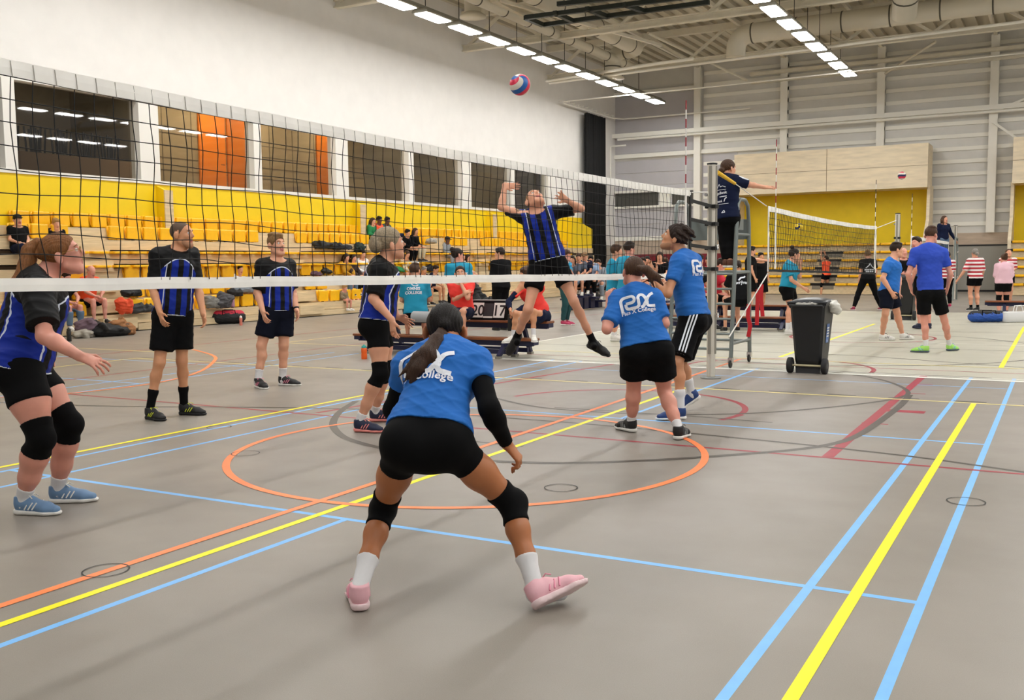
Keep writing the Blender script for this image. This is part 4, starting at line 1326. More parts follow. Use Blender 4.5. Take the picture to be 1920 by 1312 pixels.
def person(label, J, look=None, group=None, h=.012, g=1.0, fem=False, skin='l', hair=('short', 'dark'), hs=1.0, top=None, sleeve=.55, hemz=None, neckdrop=.0,
           bottom=None, leg=.5, loose=.012, sock=None, sockh=.3, shoes=(WHT, WHT), deco=None, pads=False, armsl=None, jacket=False, hands=None, face=True, beard=None, glasses=False,
           footdir=None, toe=None, fold=.004, seed=1, long_sleeve=False, legw=1.0, pony=None, stripe=None, watch=None, ponym=None, bust=1.0, hscale=None, shirt_loose=.012, hood=False):
    """J: world joints hd nk pv sL sR eL eR wL wR hL hR kL kR aL aR (metres)"""
    J = {k: np.array(v, float) for k, v in J.items()}
    t = thing('person', label, 'person', (J['pv'][0], J['pv'][1], min(J['aL'][2], J['aR'][2]) - .085), group)
    P = {}
    up = nrm(J['nk'] - J['pv'])
    r = J['sR'] - J['sL']; r = nrm(r - up * (r @ up)); f = np.cross(up, r)
    rp = J['hR'] - J['hL']; rp = nrm(rp - up * (rp @ up)); fp = np.cross(up, rp)
    sw = np.linalg.norm(J['sR'] - J['sL']) / 2; hw = np.linalg.norm(J['hR'] - J['hL']) / 2
    TL = np.linalg.norm(J['nk'] - J['pv'])
    S = TL / .5 if hscale is None else hscale
    pv, nk = J['pv'], J['nk']
    q = lambda a: pv + up * TL * a
    rm = lambda a: nrm(rp * (1 - a) + r * a)
    wp = hw + .062 * S * g; dp = .103 * S * g
    ww = (.118 if fem else .132) * S * g; dw = .088 * S * g
    wc = max(sw * .86, .13 * S); dc = (.104 if fem else .112) * S * (g * .6 + .4)
    torso = [ecap(q(-.06), q(.14), rp, wp * .93, dp, wp * .93, dp * .94, .05), ecap(q(.14), q(.42), rm(.4), wp * .9, dp * .9, ww, dw, .07), ecap(q(.42), q(.72), rm(.8), ww, dw, wc, dc, .07), ecap(q(.72), q(.86), r, wc, dc, wc * .86, dc * .8, .06)]
    for a in 'LR':
        hj = J['h' + a]
        torso.append(ell(hj - fp * .055 * S * g - up * .005, np.eye(3), np.array([1, 1, 1]) * .088 * S * g * (1.06 if fem else 1), .06))
    if fem:
        for sg in (-1, 1):
            torso.append(ell(q(.62) + r * sg * .075 * S + f * (dc * .72), np.eye(3), np.array([1, 1, 1]) * .062 * S * bust, .05))
    shl = [cap(q(.9), J['s' + a], .062 * S, .056 * S, .05) for a in 'LR']
    neck = [cap(q(.93), J['hd'] * .55 + nk * .45, .058 * S, .052 * S, .04), cap(nk - up * .02, J['hd'] - (J['hd'] - nk) * .35, .052 * S, .05 * S, .03)]
    arms = {}; legs = {}
    for a in 'LR':
        s_, e, w_ = J['s' + a], J['e' + a], J['w' + a]
        ga = .5 + .5 * g
        m = s_ + (e - s_) * .4
        fm = e + (w_ - e) * .3
        arms[a] = [cap(s_, m, .049 * S * ga, .044 * S * ga, .03), cap(m, e, .044 * S * ga, .036 * S * ga, .03), cap(e, fm, .037 * S * ga, .038 * S * ga, .03), cap(fm, w_, .038 * S * ga, .025 * S, .02)]
        hj, k_, an = J['h' + a], J['k' + a], J['a' + a]
        gl = g * legw
        # the calf bulges to the back of the knee
        bk = nrm(np.cross(k_ - hj, np.cross(an - k_, k_ - hj) + 1e-6 * rp)) if np.linalg.norm(np.cross(nrm(k_ - hj), nrm(an - k_))) > .12 else -fp
        bk = bk if bk @ fp < .3 else -bk
        m = hj + (k_ - hj) * .45
        c1 = k_ + (an - k_) * .28 + bk * .018 * S; c2 = k_ + (an - k_) * .62 + bk * .006
        legs[a] = [cap(hj, m, .086 * S * gl, .074 * S * gl, .05), cap(m, k_, .074 * S * gl, .050 * S * (.5 + .5 * gl), .04), cap(k_, c1, .049 * S * (.5 + .5 * gl), .052 * S * gl, .03), cap(c1, c2, .052 * S * gl, .041 * S * gl, .03), cap(c2, an, .040 * S * gl, .032 * S, .03)]
    # head
    C = J['hd']
    lk = nrm(np.array(look if look is not None else f, float))
    hu = nrm((C - nk) * .25 / max(np.linalg.norm(C - nk), .05) + V3(0, 0, .35) + up * .15)
    hu = nrm(hu - lk * (hu @ lk)); hr = np.cross(lk, hu)
    hsz = hs * (S if hscale is None else hscale) ** .35 * 1.04
    head = head_prims(C, hr, lk, hu, hsz)
    hd = []
    feet = {}
    for a in 'LR':
        fw = J['w' + a] - J['e' + a]
        sd = 1 if a == 'R' else -1
        if hands and a in hands:
            o = hands[a]; hh = np.array(o.get('h', nrm(fw)), float); nn = np.array(o.get('n', -rp * sd), float)
            hd += hand_prims(J['w' + a], hh, nn, sd, o.get('curl', .4), o.get('spread', .012), S ** .5)
        else:
            hd += hand_prims(J['w' + a], nrm(fw), nrm(-r * sd * .8 - f * .1 + fp * .1), sd, .42, .01, S ** .5)
        fd = np.array((footdir or {}).get(a, fp * V3(1, 1, 0)), float)
        feet[a] = nrm(fd)
        legs[a].append(cap(J['a' + a] - V3(0, 0, .03) * S, J['a' + a] + feet[a] * .13 * S - V3(0, 0, .05) * S, .036 * S, .028 * S, .03))
    prims = torso + shl + neck + arms['L'] + arms['R'] + legs['L'] + legs['R'] + head + hd
    T = lambda x, y, z: C + hsz * (hr * x + lk * y + hu * z)

    def lips(X):
        l = (X - C) @ np.array([hr, lk, hu]).T / hsz
        m_ = ((np.abs(l[:, 0]) < .023) & (l[:, 1] > .07) & (l[:, 2] < -.046) & (l[:, 2] > -.074)).astype(int)
        if hair[0] in ('buzz', 'bald'):
            # scalp: behind the hairline, above the ears and the nape
            sc_ = (l[:, 1] * .84 - (l[:, 2] - .085) * .54 < .052) & (l[:, 2] > -.03 - .3 * (l[:, 1] + .02)) & (np.linalg.norm(l, axis=1) < .2)
            sc_ &= ~((np.abs(l[:, 0]) > .074) & (l[:, 1] > -.05) & (l[:, 2] < .035) & (l[:, 1] < .03))
            sc_ &= ~((l[:, 1] > .012) & (l[:, 2] < .01))
            if hair[0] == 'bald': sc_ &= l[:, 2] < .05
            m_[sc_] = 2
        return m_
    ht, hc = hair
    hm = HAIR[hc]
    skin_mesh('body', prims, h, [SKIN[skin], LIP, hm], t, facemat=lips)
    hp = hair_prims(ht, C, hr, lk, hu, hsz)
    if pony is not None:
        skin_mesh('ponytail', pony, min(h, .0065), ponym or HAIR[hc], t, disp=lambda V: .001 * np.sin((V @ hr) * 330 + 4 * np.sin((V @ hu) * 18)))
    if ht not in ('none', 'buzz', 'bald'):
        skin_mesh('hair', hp, min(h, .0065) if h < .015 else h * .8, hm, t, disp=(lambda V: .0022 * np.sin(((V - C) @ hr) * 420 + 5 * np.sin(((V - C) @ hu) * 30))) if h < .011 else None)
    if face and h < .014:
        face_extras(t, C, hr, lk, hu, hsz, hm, beard, glasses, h)
    elif beard is not None:
        face_extras(t, C, hr, lk, hu, hsz, hm, beard, glasses, h)
    axm = np.array([r, f, up])
    att = lambda V: (V - pv) @ axm.T * np.array([.16 / (wc + .01), .5 / TL, .5 / TL])
    out = {'t': t, 'f': f, 'r': r, 'up': up, 'pv': pv, 'TL': TL, 'S': S, 'q': q}
    # ---- top
    if top is not None:
        L = shirt_loose * S
        hz = -.13 if hemz is None else hemz
        pr = [ecap(q(hz - .08), q(.14), rp, wp + L * 1.3, dp + L * 1.6, wp + L, dp + L * 1.2, .05), ecap(q(.14), q(.42), rm(.4), wp * .95 + L, dp * .95 + L, ww * 1.06 + L * 1.2, dw * 1.08 + L * 1.2, .08), ecap(q(.42), q(.72), rm(.8), ww * 1.06 + L, dw * 1.08 + L, wc + L, dc + L, .08), ecap(q(.72), q(.9), r, wc + L, dc + L, wc * .8 + L, dc * .72 + L, .06)]
        pr += [grow(x, (.009 if shirt_loose < .006 else .015) * S) for x in torso[:2] + torso[4:6]] + [grow(x, .009 * S) for x in torso[2:4] + torso[6:] + shl]
        pr += [cap(q(.9), J['s' + a], .064 * S + L * .6, .06 * S + L * .6, .05) for a in 'LR']
        nx = q(.97) + f * .0
        for a in 'LR':
            s_, e, w_ = J['s' + a], J['e' + a], J['w' + a]
            ga = .5 + .5 * g
            if long_sleeve:
                pr += [cap(s_, e, .058 * S * ga + L * .5, .047 * S * ga + L * .4, .03), cap(e, w_, .046 * S * ga + L * .4, .034 * S + L * .3, .03, [(w_, nrm(w_ - e))])]
                pr += [grow(x, .009 * S) for x in arms[a][:3]]
            else:
                ee = s_ + (e - s_) * (sleeve + .1); ce = s_ + (e - s_) * sleeve
                pr.append(cap(s_, ee, .06 * S * ga + L * .6, .05 * S * ga + L * 1.1, .04, [(ce, nrm(e - s_))]))
                pr += [grow(x, .009 * S, [(ce, nrm(e - s_))]) for x in arms[a][:2]]
        cuts = [(q(hz), -up)]
        nkax = nrm(nk - q(.8) + f * .02)
        cuts.append((q(1.0) + f * .035 * S - up * neckdrop, nrm(up * .86 + f * .5)))
        sh = skin_mesh('shirt', pr, h, top, t, cuts=cuts, disp=folds(pv, axm, fold, seed) if fold and h < .02 else None, attr=att)
        out['shirt'] = sh
        if top in (JERSEY, JERSEYB):
            for w0, nm in ((hz, 'hem_trim'),):
                skin_mesh(nm, pr, h, mat('white_trim', '#d5dbe6', .7), sh, cuts=[(q(w0), -up), (q(w0 + .018), up)], infl=.003)
        # collar ring
        if jacket or hood:
            skin_mesh('collar', [cap(q(.95), q(1.06), .07 * S, .068 * S, .02)], h, top, t)
    # ---- bottoms
    if bottom is not None:
        L = loose * S
        hz_ = -.13 if hemz is None else hemz
        wz = max(.15, hz_ + .1)
        pr = [ecap(q(-.09), q(wz + .05), rp, wp * .95 + L * .6, dp + L * .6, wp * .92 + L * .4, dp * .95 + L * .4, .05)]
        gw = min(L * .6, .008 * S) + .002
        pr += [grow(x, gw) for x in (torso[0], torso[1], torso[4], torso[5])]
        for a in 'LR':
            hj, k_, an = J['h' + a], J['k' + a], J['a' + a]; gl = g * legw
            if leg <= 1:
                ce = hj + (k_ - hj) * leg
                rr = .078 * S * gl + L * 1.3 if leg < .8 else .06 * S * gl + L * 2
                if L > .008 * S: pr.append(cap(hj, hj + (k_ - hj) * (leg + .12), .09 * S * gl + L * .5, rr, .05, [(ce, nrm(k_ - hj))]))
                pr += [grow(x, gw, [(ce, nrm(k_ - hj))]) for x in legs[a][:2]]
            else:
                ce = k_ + (an - k_) * (leg - 1)
                pr += [grow(x, .008 * S, [(ce, nrm(an - k_))]) for x in legs[a][:5]]
                pr += [cap(hj, k_, .09 * S * gl + L * .6, .056 * S * gl + L, .05), cap(k_, k_ + (an - k_) * .35, .055 * S * gl + L, .056 * S * gl + L * .8, .03), cap(k_ + (an - k_) * .35, k_ + (an - k_) * (leg - 1 + .05), .055 * S * gl + L * .8, .042 * S + L * 1.0, .03, [(ce, nrm(an - k_))])]
        so = skin_mesh('shorts' if leg <= 1 else 'trousers', pr, h, bottom, t, cuts=[(q(wz), up)], disp=folds(pv, axm, fold * .6, seed + 5) if fold and h < .02 and loose > .008 else None, attr=att)
        out['shorts'] = so
    for a in 'LR':
        hj, k_, an = J['h' + a], J['k' + a], J['a' + a]; gl = g * legw
        if sock is not None and leg < 1.8:
            c = an + (k_ - an) * sockh
            skin_mesh('sock', [grow(x, .0045 * S, [(c, nrm(k_ - an))]) for x in legs[a][2:6]], min(h, .012), sock, t)
        if pads:
            ua = k_ + (hj - k_) * .25; da = k_ + (an - k_) * .22
            bk = nrm((hj + an) / 2 - k_) if np.linalg.norm((hj + an) / 2 - k_) > .02 else -fp
            cu_ = [(ua, nrm(ua - k_)), (da, nrm(da - k_))]
            skin_mesh('knee_pad', [grow(x, .007 * S, cu_) for x in legs[a][1:4]] + [ell(k_ - bk * .022, np.eye(3), V3(1, 1, 1.1) * .056 * S, .03)], h, BLKC, t)
        if armsl is not None and a in armsl:
            s_, e, w_ = J['s' + a], J['e' + a], J['w' + a]; ga = .5 + .5 * g
            b0 = s_ + (e - s_) * armsl.get('from', .3)
            skin_mesh('arm_sleeve', [cap(s_ + (e - s_) * .2, e, .054 * S * ga, .045 * S * ga, .03, [(b0, nrm(s_ - e))]), cap(e, e + (w_ - e) * .3, .045 * S * ga, .0455 * S * ga, .03), cap(e + (w_ - e) * .3, w_, .0455 * S * ga, .031 * S, .03, [(w_ - (w_ - e) * .03, nrm(w_ - e))])], h, armsl.get('m', BLKC), t)
        u_ = V3(0, 0, 1)
        if toe and a in toe:
            dd = nrm(np.array(toe[a], float)); u_ = nrm(J['k' + a] - an); dd = nrm(dd)
            shoe(t, an, dd, u_, S ** .7, shoes[0], shoes[1], min(h, .011), deco)
        else:
            shoe(t, an, feet[a], u_, S ** .7, shoes[0], shoes[1], min(h, .011), deco)
    if watch:
        a = watch
        w_ = J['w' + a]; e = J['e' + a]
        d = nrm(w_ - e)
        skin_mesh('watch', [cap(w_ - d * .035, w_ - d * .012, .031 * S, .030 * S, .004, [(w_ - d * .012, d), (w_ - d * .036, -d)])], .006, BLK, t)
    return out


# ------------------------------------------------------------------ prints on shirts
def decal(res, obj, strokes=None, texts=None, side=-1, m=None, name='print', off=.007, origin=None):
    """lay flat lettering on the cloth: side -1 back, +1 front; coordinates in metres from the middle of the torso"""
    me = obj.data
    vs = np.zeros(3 * len(me.vertices)); me.vertices.foreach_get('co', vs); vs = vs.reshape(-1, 3)
    polys = [tuple(p.vertices) for p in me.polygons]
    bvh = BVHTree.FromPolygons([tuple(v) for v in vs], polys)
    r, f, up = res['r'], res['f'] * side, res['up']
    rx = r if side < 0 else -r           # reading direction seen from that side
    O = res['q'](.5) if origin is None else origin
    bm = bmesh.new()

    def place(x, z):
        p = O + rx * x + up * z
        h_ = bvh.ray_cast(Vector(p + f * .5), Vector(-f), 1.0)
        if h_[0] is None:
            return None
        return np.array(h_[0]) + f * off
    for pts, wd in (strokes or ()):
        P = np.array(pts, float)
        # resample
        seg = np.linalg.norm(np.diff(P, axis=0), axis=1); n = max(3, int(seg.sum() / .008))
        tt = np.concatenate([[0], np.cumsum(seg)]); s_ = np.linspace(0, tt[-1], n)
        R = np.stack([np.interp(s_, tt, P[:, 0]), np.interp(s_, tt, P[:, 1])], 1)
        T_ = np.gradient(R, axis=0); T_ /= np.linalg.norm(T_, axis=1)[:, None] + 1e-9
        N_ = np.stack([-T_[:, 1], T_[:, 0]], 1) * wd / 2
        prev = None
        for i in range(n):
            row = [place(*(R[i] + N_[i] * e)) for e in (-1, 0, 1)]
            if any(x is None for x in row):
                prev = None; continue
            cur = [bm.verts.new(x) for x in row]
            if prev:
                for k in range(2):
                    bm.faces.new((prev[k], prev[k + 1], cur[k + 1], cur[k]))
            prev = cur
    for (s, x0, z0, size, bold) in (texts or ()):
        cu = bpy.data.curves.new('txt', 'FONT'); cu.body = s; cu.size = size; cu.align_x = 'CENTER'; cu.offset = bold; cu.resolution_u = 2
        o = bpy.data.objects.new('txt', cu); COL.objects.link(o)
        dg = bpy.context.evaluated_depsgraph_get()
        mm = bpy.data.meshes.new_from_object(o.evaluated_get(dg))
        b2 = bmesh.new(); b2.from_mesh(mm)
        bmesh.ops.triangulate(b2, faces=b2.faces)
        for _ in range(1):
            es = [e for e in b2.edges if e.calc_length() > .012]
            if es: bmesh.ops.subdivide_edges(b2, edges=es, cuts=2, use_grid_fill=False)
            bmesh.ops.triangulate(b2, faces=b2.faces)
        mp = {}
        for v in b2.verts:
            p = place(x0 + v.co.x, z0 + v.co.y)
            mp[v] = None if p is None else bm.verts.new(p)
        for fc in b2.faces:
            q_ = [mp[v] for v in fc.verts]
            if all(q_):
                try: bm.faces.new(q_)
                except ValueError: pass
        b2.free(); bpy.data.objects.remove(o); bpy.data.curves.remove(cu); bpy.data.meshes.remove(mm)
    me2 = bpy.data.meshes.new(name); bm.to_mesh(me2); bm.free()
    me2.materials.append(m if m is not None else WHT)
    o2 = bpy.data.objects.new(name, me2); COL.objects.link(o2); put(o2, obj)
    return o2


def piusx(w, z, x0=0.0):
    """the white swirl lettering on the back of the blue shirts"""
    k = w / .30
    S_ = lambda L: [(x0 + x * k, z + y * k) for x, y in L]
    A = lambda cx, cy, rr, a0, a1, n=12: [(cx + rr * math.cos(math.radians(a0 + (a1 - a0) * i / n)), cy + rr * math.sin(math.radians(a0 + (a1 - a0) * i / n))) for i in range(n + 1)]
    wd = .026 * k
    p = S_([(-.135, -.07), (-.138, .0)] + A(-.098, .02, .04, 170, 90) + [(-.06, .06)] + A(-.045, .03, .03, 90, -90) + [(-.095, 0)])
    i = S_([(-.098, .0), (-.098, -.02)] + A(-.068, -.02, .03, 180, 270) + [(-.03, -.05)] + A(-.012, -.02, .03, -90, 0) + [(.018, .02)] + A(.045, .03, .028, 180, 60) + [(.075, .035), (.09, -.01)] + A(.118, -.02, .035, 200, 270)[:8] + [(.15, -.055)])
    x = S_([(.03, -.055), (.05, -.05), (.085, -.005), (.105, .03), (.125, .05), (.15, .058)])
    return [(p, wd), (i, wd), (x, wd)]
# ------------------------------------------------------------------ the players
def PXJ(D, **k):
    return {n: at(v[0], v[1], D + (v[2] if len(v) > 2 else 0)) for n, v in k.items()}


def gnd(px, py, up=.088):
    d = ray(px, py)
    p = CAM + d * (-CAM[2] / d[2])
    p[2] = up
    return p


def ank(px, py, up=.09):
    d = ray(px, py)
    return CAM + d * ((up - CAM[2]) / d[2])


def fl(v):
    v = np.array(v, float); v[2] = 0
    return nrm(v)


NEON = mat('neon_yellow', '#d6e23a', .5)
STUBBLE = mat('stubble', '#a87858', .6)
SHB = mat('shoe_black', '#1a1a1c', .6)
SHNAVY = mat('shoe_navy', '#1d2440', .6)
SHPINK = mat('shoe_pink', '#eab4bd', .6)
SOLEPINK = mat('sole_pink_white', '#ecd2d3', .6)
SHBLUE = mat('shoe_steel_blue', '#6a8bb0', .6)
SHWHITE = mat('shoe_white', '#e8e6e0', .6)
CORAL = mat('coral_trim', '#f0918a', .5)
PINKT = mat('pink_trim', '#e58fa6', .5)
RTF, FWF = fl(RT), fl(FW)

# 1 the defender in the middle, seen from behind
J = PXJ(4.2, pv=(800, 826), nk=(838, 648, .27), hd=(834, 620, .38), sL=(764, 688, .28), sR=(892, 680, .2), eL=(737, 768, .4), wL=(775, 806, .62), eR=(918, 766, .02), wR=(950, 832, .14),
        hL=(757, 838), hR=(846, 836), kL=(718, 955, .24), kR=(961, 945, .12))
J['aL'] = ank(674, 1102); J['aR'] = ank(1003, 1100)
pc = lambda a, b, ra, rb: cap(at(*a), at(*b), ra, rb, .016)
pony = [pc((828, 622, 4.46), (818, 638, 4.37), .024, .028), pc((818, 638, 4.37), (800, 664, 4.30), .028, .036), pc((800, 664, 4.30), (785, 692, 4.27), .036, .028), pc((785, 692, 4.27), (775, 720, 4.26), .028, .006),
        pc((818, 638, 4.37), (814, 672, 4.29), .026, .022), pc((814, 672, 4.29), (806, 712, 4.27), .02, .004), pc((815, 642, 4.36), (782, 670, 4.3), .022, .022), pc((782, 670, 4.3), (748, 706, 4.27), .02, .004), pc((800, 664, 4.3), (764, 704, 4.27), .026, .006), pc((790, 680, 4.28), (757, 716, 4.27), .016, .004), pc((832, 628, 4.42), (846, 652, 4.35), .018, .006), pc((800, 668, 4.3), (795, 716, 4.26), .024, .004), pc((788, 684, 4.27), (768, 718, 4.26), .02, .004)]
girl = person('player from behind in blue tee, black shorts, long dark ponytail and pink shoes', J, look=FW * 1 - RT * .06 + UP * .12, h=.0065, g=.93, fem=True, skin='t', hair=('pony', 'black'), top=TEE, sleeve=.40, hemz=.09, shirt_loose=.004, ponym=HAIR['chestnut'],
              bottom=BLKC, leg=.30, loose=.004, sock=WSOCK, sockh=.34, shoes=(SHPINK, SOLEPINK), deco=PINKT, pads=True, armsl={'L': 1, 'R': 1, 'from': .38}, pony=pony, fold=.006, seed=4, legw=1.02,
              hands={'R': dict(h=RT * .62 - UP * .75 + FW * .1, n=-RT * .75 - UP * .5 + FW * .3, curl=.95), 'L': dict(h=RT * .5 + FW * .6, n=-UP, curl=.6)},
              footdir={'L': FWF * .97 - RTF * .22, 'R': RTF * .86 + FWF * .5}, toe={'R': RT * .84 + FW * .42 + UP * .30})
PRINT = mat('white_print', '#e8ecf4', .6)
TOP = .40
decal(girl, girl['shirt'], strokes=piusx(.275, .072, -.045), texts=[('Pius X College', -.062, -.012, .056, .0010)], m=PRINT, name='back_lettering')

# 2 the player at the left edge
J = PXJ(5.75, pv=(38, 676, .1), nk=(84, 514, .12), hd=(117, 478, .12), sR=(72, 546, -.12), sL=(84, 546, .3), eR=(84, 630, -.25), wR=(150, 668, -.32), eL=(80, 630, .45), wL=(80, 660, .45),
        hR=(38, 694, -.02), hL=(48, 690, .2), kR=(78, 822, -.08), kL=(131, 795, .2))
J['aR'] = ank(43, 935); J['aL'] = ank(108, 915)
pc2 = lambda a, b, ra, rb: cap(at(*a), at(*b), ra, rb, .02)
pony = [pc2((70, 455, 5.85), (56, 470, 5.84), .03, .04), pc2((56, 470, 5.84), (50, 500, 5.82), .045, .048), pc2((50, 500, 5.82), (34, 530, 5.78), .046, .036), pc2((34, 530, 5.78), (14, 556, 5.74), .036, .012), pc2((50, 500, 5.82), (44, 540, 5.72), .03, .01), pc2((40, 515, 5.8), (6, 540, 5.76), .02, .006)]
lady = person('player at left edge in striped blue jersey with glasses and brown ponytail', J, look=RT * .93 + FW * .3 + UP * .3, h=.0075, g=1.2, fem=True, skin='p', hair=('pony', 'auburn'), top=JERSEY, sleeve=.78, hemz=-.07, bust=1.15,
              bottom=BLKC, leg=.46, loose=.008, sock=WSOCK, sockh=.2, shoes=(SHBLUE, SHWHITE), deco=WHITEP, pads=True, pony=pony, fold=.006, seed=9, legw=1.12, glasses=True, shirt_loose=.028, hscale=1.06,
              hands={'R': dict(h=RT * .9 - UP * .35, n=-UP * .8 + FW * .5, curl=.32, spread=.03)}, footdir={'R': RTF * .97 - FWF * .12, 'L': RTF * .97 + FWF * .15})

# 3 the tall man at the left
J = PXJ(9.45, pv=(325, 583), nk=(333, 466), hd=(341, 440, -.02), sR=(296, 480, -.08), sL=(358, 477, .1), eR=(287, 540, -.1), wR=(300, 586, -.2), eL=(371, 538, .1), wL=(381, 588, 0),
        hR=(309, 591, -.04), hL=(341, 590, .06), kR=(299, 680, -.1), kL=(341, 676, .06))
J['aR'] = ank(281, 768); J['aL'] = ank(345, 760)
man1 = person('tall man with shaved dark hair in striped jersey, black socks and neon trimmed shoes', J, look=RT * .96 - FW * .12 + UP * .03, h=.009, g=.96, legw=.92, skin='m', hair=('buzz', 'stub'), top=JERSEY, sleeve=.95, hemz=-.075,
              bottom=BLKC, leg=.74, loose=.026, sock=BLKC, sockh=.42, shoes=(SHB, SHB), deco=NEON, beard=STUBBLE, fold=.005, seed=2, hscale=1.06, shirt_loose=.012,
              footdir={'R': RTF * .8 - FWF * .6, 'L': RTF * .97 - FWF * .2})
# 4 the fair-haired man
J = PXJ(11.8, pv=(520, 577), nk=(519, 487), hd=(518, 459, -.03), sR=(492, 498, -.1), sL=(541, 497, .1), eR=(483, 548, -.12), wR=(493, 584, -.24), eL=(549, 546, .1), wL=(556, 581, 0),
        hR=(507, 585, -.05), hL=(533, 585, .05), kR=(490, 648, -.1), kL=(532, 647, .02))
J['aR'] = ank(484, 712); J['aL'] = ank(530, 708)
man2 = person('fair haired man in striped jersey with watch and white striped socks', J, look=RT * .8 - FW * .6 + UP * .02, h=.011, skin='l', hair=('short', 'fair'), top=JERSEY, sleeve=.9, hemz=-.075, g=.98, legw=.95,
              bottom=mat('black_navy', '#0d1120', .85, spec=.15), leg=.72, loose=.022, sock=WSOCK, sockh=.3, shoes=(SHB, SHWHITE), deco=PINKT, fold=.005, seed=12, watch='L', shirt_loose=.014, footdir={'R': RTF * .6 - FWF * .8, 'L': RTF * .95 - FWF * .3})
# 5 the woman with the grey-blond bun
J = PXJ(8.6, pv=(708, 598, .05), nk=(720, 488, .05), hd=(733, 458, .05), sR=(713, 506, -.13), sL=(722, 506, .24), eR=(700, 560, -.18), wR=(735, 600, -.24), eL=(728, 560, .36), wL=(746, 594, .32),
        hR=(708, 612, -.06), hL=(714, 610, .16), kR=(713, 702, -.12), kL=(722, 696, .22))
J['aR'] = ank(674, 790); J['aL'] = ank(703, 772)
wom = person('woman with grey blond bun in striped jersey and one visible knee pad', J, look=RT * .92 + FW * .35 + UP * .18, h=.010, fem=True, skin='l', hair=('messybun', 'ash'), hs=1.07, top=JERSEY, sleeve=.85, hemz=-.02,
             bottom=BLKC, leg=.44, loose=.006, sock=WSOCK, sockh=.18, shoes=(SHNAVY, CORAL), deco=CORAL, pads=True, fold=.005, seed=21, g=1.08, shirt_loose=.02,
             hands={'L': dict(h=RT * .85 - UP * .4, n=-UP * .5 - FW * .6, curl=.15, spread=.03), 'R': dict(h=-UP + RT * .1, n=RT * .5 + FW * .5, curl=.3)}, footdir={'R': RTF * .95 - FWF * .3, 'L': RTF * .97 + FWF * .1})
# 6 the attacker in the air
J = PXJ(10.3, pv=(1027, 487), nk=(1006, 396, -.02), hd=(1003, 376, -.02), sR=(980, 405, .03), sL=(1038, 398, .03), eR=(940, 388, .1), wR=(947, 347, .16), eL=(1089, 391, -.06), wL=(1064, 376, -.2),
        hR=(1010, 500), hL=(1046, 497), kR=(990, 580, -.12), kL=(1076, 565, -.08), aR=(969, 632, .22), aL=(1112, 640, .06))
jump = person('man jumping to spike in striped jersey with right arm drawn back above the net', J, look=-FW * .62 + UP * .72 + RT * .12, h=.010, skin='l', hair=('buzz', 'fair'), top=JERSEYB, sleeve=.72, hemz=-.0, hs=1.06,
              bottom=BLKC, leg=.5, loose=.026, sock=BLKC, sockh=.2, shoes=(SHB, SHB), deco=None, fold=.007, seed=31, g=.93, legw=.95, shirt_loose=.014, hscale=1.0,
              hands={'R': dict(h=RT * .95 - UP * .1, n=UP * .3 - FW * .9, curl=.25), 'L': dict(h=-RT * .75 + UP * .45 - FW * .3, n=-FW * .7 - RT * .3, curl=.35, spread=.04)},
              toe={'R': -RT * .5 - UP * .85 + FW * .1, 'L': RT * .86 - UP * .42 - FW * .2})
# 7 the blue player with the swinging ponytail
J = PXJ(8.1, pv=(1212, 654), nk=(1190, 540, .12), hd=(1187, 509, .2), sL=(1160, 562, .1), sR=(1226, 560, .04), eL=(1138, 617, -.05), wL=(1142, 566, .12), eR=(1246, 606, .0), wR=(1238, 566, .3),
        hL=(1190, 664), hR=(1236, 661), kL=(1188, 728, .14), kR=(1246, 734, .1))
J['aL'] = ank(1184, 790); J['aR'] = ank(1272, 803)
pc3 = lambda a, b, ra, rb: cap(at(*a), at(*b), ra, rb, .02)
pony = [pc3((1199, 503, 8.17), (1212, 506, 8.13), .03, .035), pc3((1212, 506, 8.13), (1228, 518, 8.12), .036, .03), pc3((1228, 518, 8.12), (1243, 534, 8.12), .028, .008), pc3((1222, 512, 8.12), (1248, 522, 8.12), .018, .004), pc3((1216, 516, 8.12), (1228, 540, 8.12), .02, .005)]
bw = person('player with swinging brown ponytail showing white lettering on her blue back', J, look=FW * .9 - RT * .25 + UP * .25, h=.009, fem=True, skin='p', hair=('pony', 'brown'), top=TEE, sleeve=.78, hemz=.04, g=1.04,
            bottom=BLKC, leg=.62, loose=.022, sock=WSOCK, sockh=.18, shoes=(SHB, SHWHITE), deco=GREYM, pony=pony, fold=.006, seed=8, legw=1.1, hscale=1.0, shirt_loose=.021,
            hands={'L': dict(h=UP * .9 + FW * .3, n=RT * .5 + FW * .5, curl=.8)}, footdir={'L': FWF * .9 - RTF * .5, 'R': FWF * .8 + RTF * .45})
decal(bw, bw['shirt'], strokes=piusx(.28, .105), texts=[('Pius X College', 0, .015, .047, .0009)], m=PRINT, name='back_lettering')
